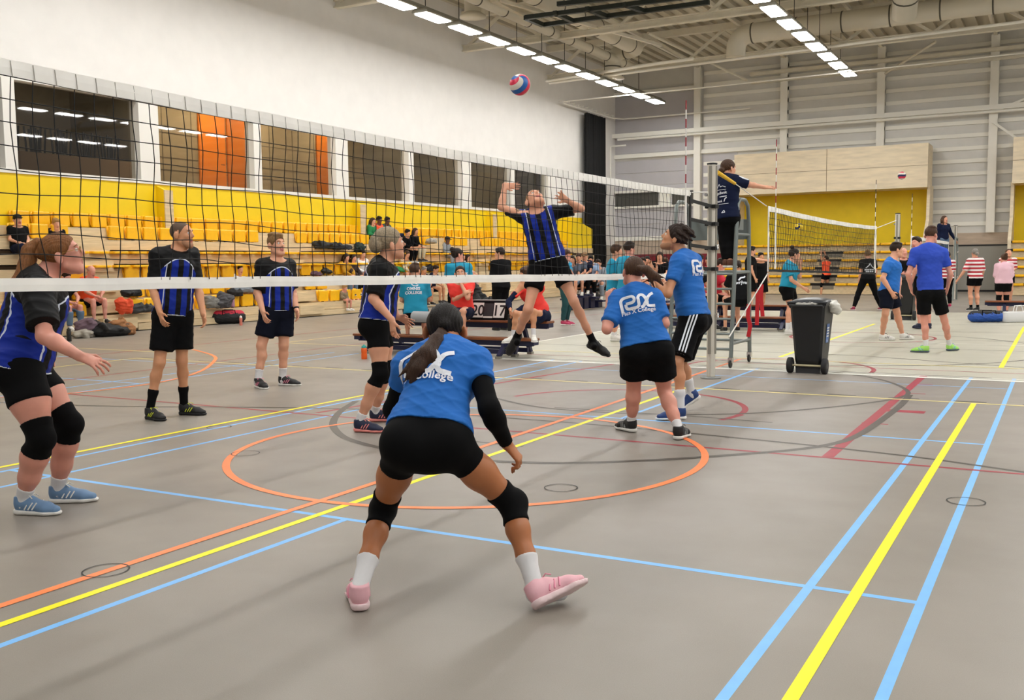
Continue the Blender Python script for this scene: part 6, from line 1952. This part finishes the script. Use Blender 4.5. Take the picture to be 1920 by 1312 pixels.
# ---- balls
def ball(label, c, R, cols, tilt_):
    t = thing('volleyball', label, 'ball', c)
    b = MB(); n, m_ = 36, 60
    Rm = np.array(Matrix.Rotation(tilt_[0], 3, Vector(tilt_[1:])))
    vs = []
    for i in range(n + 1):
        for k in range(m_):
            e, a = PI * ((i + .02) / (n + .04) - .5), 2 * PI * k / m_ + 1.9 * math.sin(PI * (i / n - .5))
            v = V3(math.cos(e) * math.cos(a), math.cos(e) * math.sin(a), math.sin(e))
            vs.append(np.array(c) + R * (Rm @ v))
    for g_ in range(3):
        fs = [(i * m_ + k, i * m_ + (k + 1) % m_, (i + 1) * m_ + (k + 1) % m_, (i + 1) * m_ + k) for i in range(n) for k in range(m_) if (k // 10) % 3 == g_]
        b.add(vs, fs, g_, True)
    b.add(vs[:m_], [tuple(range(m_ - 1, -1, -1))], 0, True).add(vs[-m_:], [tuple(range(m_))], 0, True)
    o = b.build('panels', cols, t)
    bm = bmesh.new(); bm.from_mesh(o.data)
    bmesh.ops.delete(bm, geom=[v for v in bm.verts if not v.link_faces], context='VERTS')
    bmesh.ops.remove_doubles(bm, verts=bm.verts, dist=.0001)
    bmesh.ops.recalc_face_normals(bm, faces=bm.faces); bm.to_mesh(o.data); bm.free()


BB, BR, BW_, BY, BN = mat('ball_blue', '#1f63b0', .4), mat('ball_red', '#d92a4c', .4), mat('ball_white', '#ded6c8', .4), mat('ball_yellow', '#f2cf1e', .4), mat('ball_navy', '#1f2a55', .4)
ball('red, white and blue volleyball flying high above the net', at(975, 159, 10.2), .108, [BW_, BB, BR], (.9, 1, .3, .2))
ball('small red, white and blue volleyball in front of the wooden fascia', at(1691, 329, 27), .108, [BW_, BN, BR], (.6, 0, 1, .4))
ball('yellow and navy volleyball seen through the second net', at(1498, 426, 26), .108, [BY, BY, BN], (1.2, 1, 0, .5))


# ---- bags and clothing
def soft(name, label, cat, prims, m, h=.016, amp=.012, seed=0, fr=.8):
    c = np.mean([q[1] for q in prims], axis=0)
    t = thing(name, label, cat, c)
    rs = np.random.RandomState(seed + 40); ex = []
    for q in prims:
        for _ in range(7):
            o_ = rs.normal(size=3); o_ /= np.linalg.norm(o_)
            ex.append(ell(q[1] + o_ * q[3] * V3(.8, .8, .75), np.array(Matrix.Rotation(rs.uniform(0, 3), 3, Vector(rs.normal(size=3)))), q[3].mean() * rs.uniform(.25, .6, 3) * V3(1.3, 1.3, .7), .03))
    zb = min((q[1] - q[3])[2] for q in prims)
    prims = list(prims) + ex
    skin_mesh('cloth' if cat != 'bag' else 'body', prims, h, m, t, cuts=[((0, 0, zb + .004), (0, 0, -1))], disp=folds(c, np.eye(3), amp * 1.6, seed, fr))
    return t


def duffel(label, c, L, H, ax, m1, m2, m3=None, strap=True):
    ax = fl(ax); n = np.cross(ax, V3(0, 0, 1)); c = np.array(c, float)
    t = thing('sports_bag', label, 'bag', c)
    a, b_ = c - ax * (L / 2 - H * .4) + V3(0, 0, H * .48), c + ax * (L / 2 - H * .4) + V3(0, 0, H * .48)
    skin_mesh('body', [ecap(a, b_, n, H * .55, H * .47, H * .55, H * .47, .03)], .014, m1, t, cuts=[(c + V3(0, 0, .005), V3(0, 0, -1))], disp=folds(c, np.eye(3), .012, 4))
    skin_mesh('top_panel', [ecap(a + V3(0, 0, H * .1), b_ + V3(0, 0, H * .1), n, H * .47, H * .41, H * .47, H * .41, .03)], .014, m2, t, cuts=[(c + V3(0, 0, H * .62), V3(0, 0, -1))])
    for s in (-1, 1):
        e = MB().tube([c + ax * L * .2 + n * s * H * .5 + V3(0, 0, H * .5), c + ax * L * .18 + n * s * H * .35 + V3(0, 0, H * 1.0), c - ax * L * .18 + n * s * H * .35 + V3(0, 0, H * 1.02), c - ax * L * .2 + n * s * H * .5 + V3(0, 0, H * .5)], .012, 6).build('handle', m3 or BLKC, t)
    return t


BAGB = mat('bag_black', '#151517', .7)
duffel('black sports bag with red top panel on the floor by the bleacher', gnd(428, 607, 0), .82, .34, V3(0, 1, 0) * .8 + RTF, BAGB, mat('bag_red', '#c0243c', .7))
bagl = duffel('blue and black sports bag lying on the beige floor at right', gnd(1850, 604, 0), .8, .26, RTF, mat('bag_blue', '#1f4fa3', .6), BAGB)
b = MB()
t = thing('tote_bag', 'white handbag with looped handles right of the blue sports bag', 'bag', gnd(1908, 604, 0))
c = gnd(1908, 604, 0)
skin_mesh('body', [ecap(c - RTF * .22 + V3(0, 0, .13), c + RTF * .28 + V3(0, 0, .13), FWF, .12, .22, .12, .2, .03)], .014, mat('bag_white', '#dcdcdc', .6), t, cuts=[(c + V3(0, 0, .004), V3(0, 0, -1)), (c + V3(0, 0, .235), V3(0, 0, 1))])
for s in (-1, 1):
    MB().tube([c - RTF * .08 + FWF * .06 * s + V3(0, 0, .22), c - RTF * .05 + FWF * .06 * s + V3(0, 0, .36), c + RTF * .1 + FWF * .06 * s + V3(0, 0, .37), c + RTF * .15 + FWF * .06 * s + V3(0, 0, .22)], .011, 6).build('handle', mat('bag_white', '#dcdcdc', .6), t)
c = at(924, 573, 21); c[2] = 0
c = gnd(925, 600, 0)
duffel('small black bag in front of the bleacher behind the scoreboard', at(925, 578, 22.5) , .5, .26, RTF, BAGB, BAGB)
# heap of coats on the floor by the bleacher
G = lambda px, py, up=0: gnd(px, py, 0) + V3(0, 0, up)
soft('coat', 'black coat lying in the heap on the floor below the bleacher', 'coat', [ell(G(205, 630, .12), np.eye(3), V3(.25, .42, .16), .05), ell(G(225, 629, .1), np.eye(3), V3(.2, .3, .12), .05)], BAGB, seed=1)
soft('coat', 'mauve grey coat at the left end of the heap on the floor', 'coat', [ell(G(163, 632, .2), np.eye(3), V3(.2, .24, .2), .05)], mat('coat_mauve', '#6a5560', .9), seed=2)
soft('coat', 'pale grey scarf sticking out of the heap on the floor', 'coat', [ell(G(158, 633, .08), np.eye(3), V3(.18, .26, .1), .05)], mat('coat_pale', '#a09a8e', .9), seed=3)
soft('coat', 'tan coat at the right end of the heap on the floor', 'coat', [ell(G(222, 629, .26), np.eye(3), V3(.12, .22, .08), .05), ell(G(240, 628, .12), np.eye(3), V3(.12, .2, .12), .05)], mat('coat_tan', '#9a6a42', .9), seed=4)
bottle('black bottle standing beside the coat heap at the foot of the bleacher', G(130, 640), .27, .045, BLK, BLK)


def lump(label, px, py, X, w_, hh, m, seed=0, dd=.12, name='coat', cat='coat'):
    c = atX(px, py, X)
    return soft(name, label, cat, [ell(c + V3(0, -w_ * .22, 0), np.eye(3), V3(dd, w_ * .34, hh), .04), ell(c + V3(.02, w_ * .2, -.02), np.eye(3), V3(dd * .9, w_ * .36, hh * .85), .04)], m, .018, .014, seed)


lump('long black jacket draped over the upper plywood tread', 612, 459, -15.12, .95, .12, BAGB, 1)
lump('dark trousers lying on the tread beside the black jacket', 640, 462, -15.1, .8, .09, mat('coat_ink', '#23262b', .9), 2)
lump('dark green bag on the tread behind the bun of the player', 674, 463, -15.1, .35, .16, mat('bag_green', '#22332f', .9), 3, name='bag', cat='bag')
lump('grey coat with black sleeve hanging over the low seats', 460, 540, -14.6, .8, .12, GREYC, 4)
lump('black coat over the low seat beside the grey coat', 440, 548, -14.5, .45, .1, BAGB, 5)
lump('black bag lying on the low seats by the man in orange', 246, 548, -14.65, .5, .11, BAGB, 6, name='bag', cat='bag')
lump('dark grey sleeping bag roll on the lowest tread', 262, 578, -14.35, .7, .11, mat('coat_charcoal', '#3b3b3c', .9), 7, name='coat')
lump('orange and black backpack on the lowest tread', 233, 573, -14.35, .35, .2, mat('pack_orange', '#e0502a', .8), 8, name='backpack', cat='backpack')
lump('grey backpack leaning on the low seats', 398, 566, -14.35, .4, .17, mat('pack_grey', '#7c7a74', .8), 9, name='backpack', cat='backpack')
lump('charcoal backpack with coral zips on the lowest tread', 420, 562, -14.3, .42, .22, mat('pack_charcoal', '#4c4a4d', .8), 10, name='backpack', cat='backpack')
lump('purple scarf left on the third row seats', 592, 513, -15.0, .45, .07, mat('scarf_purple', '#5d4352', .9), 11, name='scarf', cat='scarf')
lump('black jacket left on the third row seats beside the purple scarf', 611, 508, -15.0, .4, .09, BAGB, 12)
lump('brown grey coat bundled on the third row seats', 775, 508, -15.0, .6, .1, mat('coat_taupe', '#57493f', .9), 13)
lump('dark coat on the third row seats left of the teal player', 808, 502, -15.0, .7, .12, mat('coat_ink', '#23262b', .9), 14)
lump('white grey sweater on the upper tread beside the girl with long hair', 808, 452, -15.15, .5, .09, mat('coat_pale', '#a09a8e', .9), 15)
lump('blue cap and bag on the top seats', 748, 441, -15.4, .35, .1, NAVY, 16, name='bag', cat='bag')
lump('teal cloth on the third row by the cream jacket', 747, 505, -14.95, .4, .1, GREENC, 17)
lump('black bag on the floor by the spectators below the curtain', 1113, 558, -11.5, .6, .3, BAGB, 18, name='bag', cat='bag')
lump('black rucksack hanging at the bench end behind the seated red player', 892, 566, -8, .3, .5, BAGB, 19, name='backpack', cat='backpack')

# ------------------------------------------------------------------ people on the bench
D0 = 15.2
def seatJ(px, py, D, fv, zs, **k):
    """seated on a surface at height zs: head on the sight line"""
    c = at(px, py, D); H = 1.75 * (c[2] - zs) / .74 if 'H' not in k else k['H']
    H = min(max(H, 1.0), 2.0); k['H'] = H
    return sit(px, py, D, fv, **k)


J = seatJ(863, 513, D0, -FW - RT * .25, .62, arms='chin', lean=.06)
J['wL'] = J['hd'] - V3(0, 0, .13) - FW * .1; J['eL'] = J['sL'] * .5 + J['hL'] * .5 - FW * .22; J['eR'] = J['sR'] * .45 + J['hR'] * .55 - FW * .08; J['wR'] = J['pv'] + V3(0, 0, .24) - FW * .26 + RT * .06
rw = person('seated player in coral red tee and navy shorts resting chin on hand', J, look=-FW + RT * .05, h=.013, fem=True, skin='l', hair=('pony', 'dark'), top=RED, sleeve=.7, hemz=-.02, bottom=NAVY, leg=.8, loose=.02, shoes=(SHWHITE, SHWHITE), shirt_loose=.025, g=1.1, hands={'L': dict(h=UP, n=FW, curl=1.2)})
J = seatJ(985, 515, 15.0, -FW - RT * .7, .60, arms='knees', lean=.26)
J['nk'] = at(985, 531, 15.0); J['hd'] = at(986, 517, 14.9); J['sR'] = at(978, 537, 14.9); J['sL'] = at(1012, 540, 15.05); J['pv'] = at(1016, 588, 15.15); J['hR'] = at(1010, 594, 15.0); J['hL'] = at(1022, 594, 15.15)
J['eR'] = at(953, 566, 14.8); J['wR'] = at(957, 580, 14.65); J['eL'] = at(985, 575, 14.9); J['wL'] = at(966, 584, 14.7); J['kR'] = at(968, 588, 14.55); J['kL'] = at(1001, 584, 14.75); J['aR'] = at(962, 632, 14.6); J['aL'] = at(1000, 630, 14.75)
person('seated player in coral red tee with navy undersleeves leaning on the knees', J, look=-RT * .8 - FW * .5 - UP * .2, h=.013, skin='m', hair=('short', 'brown'), top=RED, sleeve=.6, hemz=.0, bottom=NAVY, leg=.5, loose=.015, shoes=(SHWHITE, SHWHITE), shirt_loose=.016, g=.85, hscale=.95, armsl={'L': 1, 'R': 1, 'from': .4, 'm': NAVY}, sock=WSOCK, sockh=.3, footdir={'R': -RTF * .7 - FWF * .6, 'L': RTF * .1 - FWF}, hands={'R': dict(h=-UP * .8 - FW * .3, n=RT * .7, curl=.8), 'L': dict(h=-RT * .7 - UP * .5, n=-UP, curl=.8)})
J = seatJ(778, 509, 15.6, FW - RT * .1, .6, arms='lap', lean=.08)
om = person('seated player in teal tee with white lettering on the back', J, look=FW + RT * .3, h=.013, skin='l', hair=('short', 'brown'), top=TEAL, sleeve=.8, hemz=-.1, bottom=BLKC, leg=1.5, loose=.012, shoes=(SHB, SHWHITE), shirt_loose=.018, g=1.0)
ring = [(.06 * math.cos(a), .19 + .05 * math.sin(a)) for a in np.linspace(.2, 5.6, 30)]
decal(om, om['shirt'], strokes=[(ring, .014), ([(-.02, .2), (.02, .17), (.045, .2)], .016)], texts=[('OMNIS', -.03, .075, .068, .0025), ('COLLEGE', -.03, .015, .062, .0025)], m=PRINT, name='back_lettering')
J = stand(858, 476, 16.6, FW - RT * .5, 1.68, 'front', gz=0)
om2 = person('standing player in teal tee with dark bun behind the seated red player', J, look=RT * .8 + FW * .5, h=.014, fem=True, skin='p', hair=('bun', 'dark'), top=TEAL, sleeve=.7, hemz=-.12, bottom=BLKC, leg=.6, loose=.02, shoes=(SHWHITE, SHWHITE), shirt_loose=.025)
decal(om2, om2['shirt'], texts=[('OMNIS', 0, .06, .07, .0025), ('COLLEGE', 0, .0, .062, .0025)], m=PRINT, name='back_lettering')
J = stand(937, 491, 21, FW * .6 - RT * .4, 1.74, 'front', gz=0); person('man in all black with grey headband standing behind the scoreboard', J, look=-RT * .8 + FW * .3, h=.017, skin='l', hair=('short', 'dark'), top=BLKT, long_sleeve=True, hemz=-.12, bottom=BLKC, leg=1.9, loose=.02, shoes=(SHB, SHB), face=False, shirt_loose=.04)
J = stand(1062, 484, 22.4, RT * .7 - FW * .4, 1.7, 'front', gz=0); J['wR'] = at(1071, 509, 22.05); J['eR'] = at(1076, 521, 22.15)
person('woman in brown hat, teal tee and dark green leggings behind the attacker', J, look=RT * .9 - FW * .4, h=.017, fem=True, skin='p', hair=('cap', 'brown'), top=TEAL, sleeve=.6, hemz=-.1, bottom=DTEAL, leg=1.9, loose=.005, shoes=(mat('shoe_raspberry', '#b8345a', .6), SHWHITE), face=False)
t = MB().lathe([(.035, 0), (.045, .13), (.043, .135)], at(1069, 504, 22.0), 14).build('paper_cup', mat('cup_teal', '#35a6d6', .5)); tag(t, 'light blue cup held by the woman in the brown hat', 'cup')

# players seated behind the ladder
for (px, py, D, fv, zs, lab, kw) in (
        (1309, 489, 20.3, FW * .3 + RT, .5, 'dark haired man in black tee on the bench behind the ladder stand', dict(hair=('short', 'dark'), top=BLKT, skin='l', beard=HAIR['dark'])),
        (1331, 489, 21.5, FW, .5, 'player in crimson shirt on the bench left of the net post', dict(hair=('short', 'black'), top=REDC, skin='l')),
        (1352, 497, 21.0, RT - FW * .3, .5, 'player in crimson shirt on the bench right of the net post', dict(hair=('short', 'dark'), top=REDC, skin='p')),
        (1382, 502, 19.4, FW - RT * .2, .5, 'player in black shirt with white wing print behind the ladder stand', dict(hair=('short', 'dark'), top=BLKT, skin='l', pr=True))):
    pr = kw.pop('pr', False)
    J = seatJ(px, py, D, fv, zs + .08, arms='knees', lean=.15)
    for a_ in 'LR': J['a' + a_][2] = .09
    rr = person(lab, J, h=.017, sleeve=.7, hemz=-.1, bottom=BLKC, leg=.8, loose=.02, shoes=(SHB, SHWHITE), face=False, shirt_loose=.03, **kw)
    if pr: decal(rr, rr['shirt'], strokes=[([(-.07, .1), (-.02, .15), (.05, .16), (.09, .19)], .03)], texts=[('wrÿver', 0, .03, .09, .003)], m=PRINT, name='back_lettering')

# ------------------------------------------------------------------ spectators
SP = [  # px, py of the head, plane X (or None + depth), facing, label, options
    (33, 413, -15.15, 'boy in black cap and black printed tee sitting on the upper tread at far left', dict(hair=('cap', 'black'), top=BLKT, bottom=NAVY, leg=1.8, skin='l'), dict(H=1.5, lean=-.02)),
    (105, 420, -15.4, 'blond child in black top behind the head of the player with glasses', dict(hair=('short', 'blond'), top=BLKT, bottom=NAVY, leg=1.8, skin='l'), dict(H=1.4)),
    (171, 509, -14.55, 'bald man in orange tee and black shorts on the lowest row', dict(hair=('bald', 'grey'), top=ORT, bottom=BLKC, leg=.7, skin='p', sleeve=.6), dict(arms='knees', lean=.2, legout=.02)),
    (124, 520, -14.6, 'person in dark top and jeans beside the bald man', dict(hair=('short', 'dark'), top=BLKT, bottom=JEANS, leg=1.9, skin='p'), dict(arms='knees', lean=.2)),
    (449, 505, -15.0, 'person in white sweater with dark hair sitting by the fair haired man', dict(hair=('bun', 'black'), top=WHT, bottom=JEANS, leg=1.9, skin='l', long_sleeve=True, fem=True), dict()),
    (649, 483, -14.95, 'woman with long dark hair in mustard sweater', dict(hair=('long', 'dark'), top=MUST, bottom=JEANS, leg=1.9, skin='l', long_sleeve=True, fem=True), dict(arms='knees', lean=.18)),
    (662, 484, -14.98, 'woman with dark brown scarf between the mustard and the white sweater', dict(hair=('long', 'dark'), top=BROWNC, bottom=BLKC, leg=1.9, skin='l', long_sleeve=True, fem=True), dict(arms='knees', lean=.14)),
    (680, 477, -14.98, 'man in white sweater beside the mustard woman', dict(hair=('short', 'dark'), top=WHT, bottom=JEANS, leg=1.9, skin='l', long_sleeve=True), dict()),
    (699, 415, -15.42, 'girl with long hair in green sweater on the top row', dict(hair=('long', 'brown'), top=GREENC, bottom=BLKC, leg=1.9, skin='l', long_sleeve=True, fem=True), dict(H=1.5)),
    (711, 413, -15.45, 'child in orange top between the green girl and the dark green boy', dict(hair=('short', 'black'), top=ORT, bottom=BLKC, leg=1.9, skin='d', long_sleeve=True), dict(H=1.5)),
    (726, 414, -15.42, 'boy in dark teal top at the right of the three on the top row', dict(hair=('short', 'black'), top=DTEAL, bottom=BLKC, leg=1.9, skin='d', long_sleeve=True), dict(H=1.5)),
    (764, 437, -15.12, 'boy in black hooded jacket sitting on the upper tread', dict(hair=('short', 'black'), top=BLKC, bottom=BLKC, leg=1.9, skin='m', long_sleeve=True, hood=True), dict(H=1.5, legout=-.1)),
    (779, 434, -15.12, 'girl with very long brown hair in black jacket and beige trousers', dict(hair=('long', 'brown'), top=BLKC, bottom=BEIGEC, leg=1.9, skin='m', long_sleeve=True, fem=True), dict(H=1.5, legout=-.05)),
    (839, 450, -15.15, 'boy in grey blue hoodie and black cap alone on the upper tread', dict(hair=('cap', 'black'), top=GREYC, bottom=GREYC, leg=1.9, skin='d', long_sleeve=True), dict(H=1.45)),
    (646, 541, -14.5, 'toddler in patterned clothes on the lowest step', dict(hair=('short', 'blond'), top=CAMO, bottom=CAMO, leg=.9, skin='p', long_sleeve=True), dict(H=.95)),
    (658, 535, -14.75, 'child in mint shirt behind the toddler', dict(hair=('short', 'blond'), top=mat('mint_cloth', '#a7d5c2', .9), bottom=BEIGEC, leg=1.8, skin='p'), dict(H=1.15)),
    (867, 482, -14.98, 'woman in black blouse right of the dark bun', dict(hair=('bun', 'dark'), top=BLKC, bottom=BLKC, leg=1.9, skin='l', fem=True), dict()),
    (877, 483, -14.95, 'woman in white blouse with glasses right of the dark bun', dict(hair=('long', 'dark'), top=WHT, bottom=mat('pink_cloth', '#d9a8a2', .9), leg=1.9, skin='l', long_sleeve=True, fem=True), dict()),
    (763, 477, -14.95, 'person with brown hair bending in a cream jacket', dict(hair=('long', 'brown'), top=mat('cream_cloth', '#dccfab', .95), bottom=BEIGEC, leg=1.9, skin='l', long_sleeve=True, hood=True), dict(lean=.3, arms='knees')),
    (795, 507, -14.5, 'seated player with grey hair in navy polo behind the teal player', dict(hair=('short', 'grey'), top=NAVY, bottom=BLKC, leg=.7, skin='m'), dict(arms='knees', lean=.2)),
    (817, 505, -14.5, 'seated player in navy polo with hands folded behind the bench', dict(hair=('short', 'dark'), top=NAVY, bottom=BLKC, leg=.7, skin='m'), dict(arms='knees', lean=.2)),
]
for (px, py, X, lab, kw, sk) in SP:
    J = sit(px, py, dX(px, py, X), V3(1, -.25 + .5 * ((px * 7) % 5) / 5, 0), **sk)
    fem = kw.pop('fem', False)
    person(lab, J, h=.022 if sk.get('H', 1.7) > 1.2 else .016, fem=fem, hemz=-.1, loose=.02, shoes=(SHB, SHWHITE) if px % 2 else (SHWHITE, SHWHITE), face=False, group='spectators on the left bleachers', fold=0, shirt_loose=.03, **kw)
FEET = []
SP2 = [
    (1085, 483, 30, 'man in slate tee first on the dark bench below the curtain', DGREYT, 'short', 'brown', .6), (1096, 481, 30.4, 'person with pale cap in navy tee second on the dark bench', NAVY, 'cap', 'fair', .6),
    (1108, 487, 31, 'man in light blue shirt with dark hair third on the dark bench', LBLUE, 'short', 'black', .6), (1122, 494, 31.4, 'person in grey blue top fourth on the dark bench', GREYC, 'short', 'dark', .6), (1073, 487, 29.6, 'person in slate tee beside the woman in the brown hat', DGREYT, 'long', 'dark', .6),
    (1206, 491, 29, 'distant spectator with dark hair left of the setter', BLKT, 'short', 'dark', .6), (1214, 488, 29.5, 'distant spectator in black coat left of the setter', BLKC, 'long', 'black', .6), (1237, 481, 26, 'woman with dark hair in black top drinking beside the setter', BLKC, 'long', 'dark', .6), (1248, 492, 28, 'distant spectator in orange top close to the face of the setter', ORT, 'short', 'brown', .6)]
for (px, py, D, lab, m, ht, hc, _) in SP2:
    J = sit(px, py, D, V3(.3, -1, 0), arms='knees', lean=.15, H=1.72)
    FEET.append((J['aL'] + J['aR']) / 2 - V3(0, 0, .088) + fl(J['kL'] - J['hL']) * .06)
    person(lab, J, h=.024, hair=(ht, hc), skin='l', top=m, sleeve=.7, hemz=-.1, bottom=(GREYC, BLKC, JEANS)[px % 3], leg=.9 if px % 2 else 1.9, loose=.02, shoes=(SHWHITE, SHWHITE), face=False, group='spectators in the far left corner', fold=0, shirt_loose=.03)

# the raised bench under the far corner spectators
xs = [o for o in COL.objects if o.get('group') == 'spectators in the far left corner']
for (lab, sel) in (('dark raised bench carrying the spectators below the black curtain', [o for o in xs if 'left of the setter' not in o['label'] and 'setter' not in o['label']]), ('dark raised bench carrying the distant spectators beside the setter', [o for o in xs if 'setter' in o['label']])):
    P_ = np.array([o.location[:] for o in sel])
    P_[:, 2] = 0
    # spectator empties sit below their pelvis
    a_, c_ = P_[P_[:, 0].argmin()], P_[P_[:, 0].argmax()]
    d_ = nrm(c_ - a_)
    t = thing('spectator_bench', lab, 'bench', (a_ + c_) / 2)
    h_ = .66
    MB().bar(a_ - d_ * .4 + V3(0, 0, h_ - .02), c_ + d_ * .4 + V3(0, 0, h_ - .02), .3, .04).build('seat_plank', BROWNW, t)
    for k in (0, .5, 1):
        p = a_ + (c_ - a_) * k
        MB().bar(p, p + V3(0, 0, h_ - .04), .2, .05).build('leg', NAVYM, t)
    for F_, o_ in zip(FEET, xs):
        if o_ in sel:
            MB().box(F_[0] - .28, F_[0] + .28, F_[1] - .18, F_[1] + .14, max(F_[2] - .05, 0), max(F_[2], .02)).bar((F_[0], F_[1], 0), (F_[0], F_[1], max(F_[2] - .04, .02)), .3, .2).build('foot_rest', NAVYM, t)
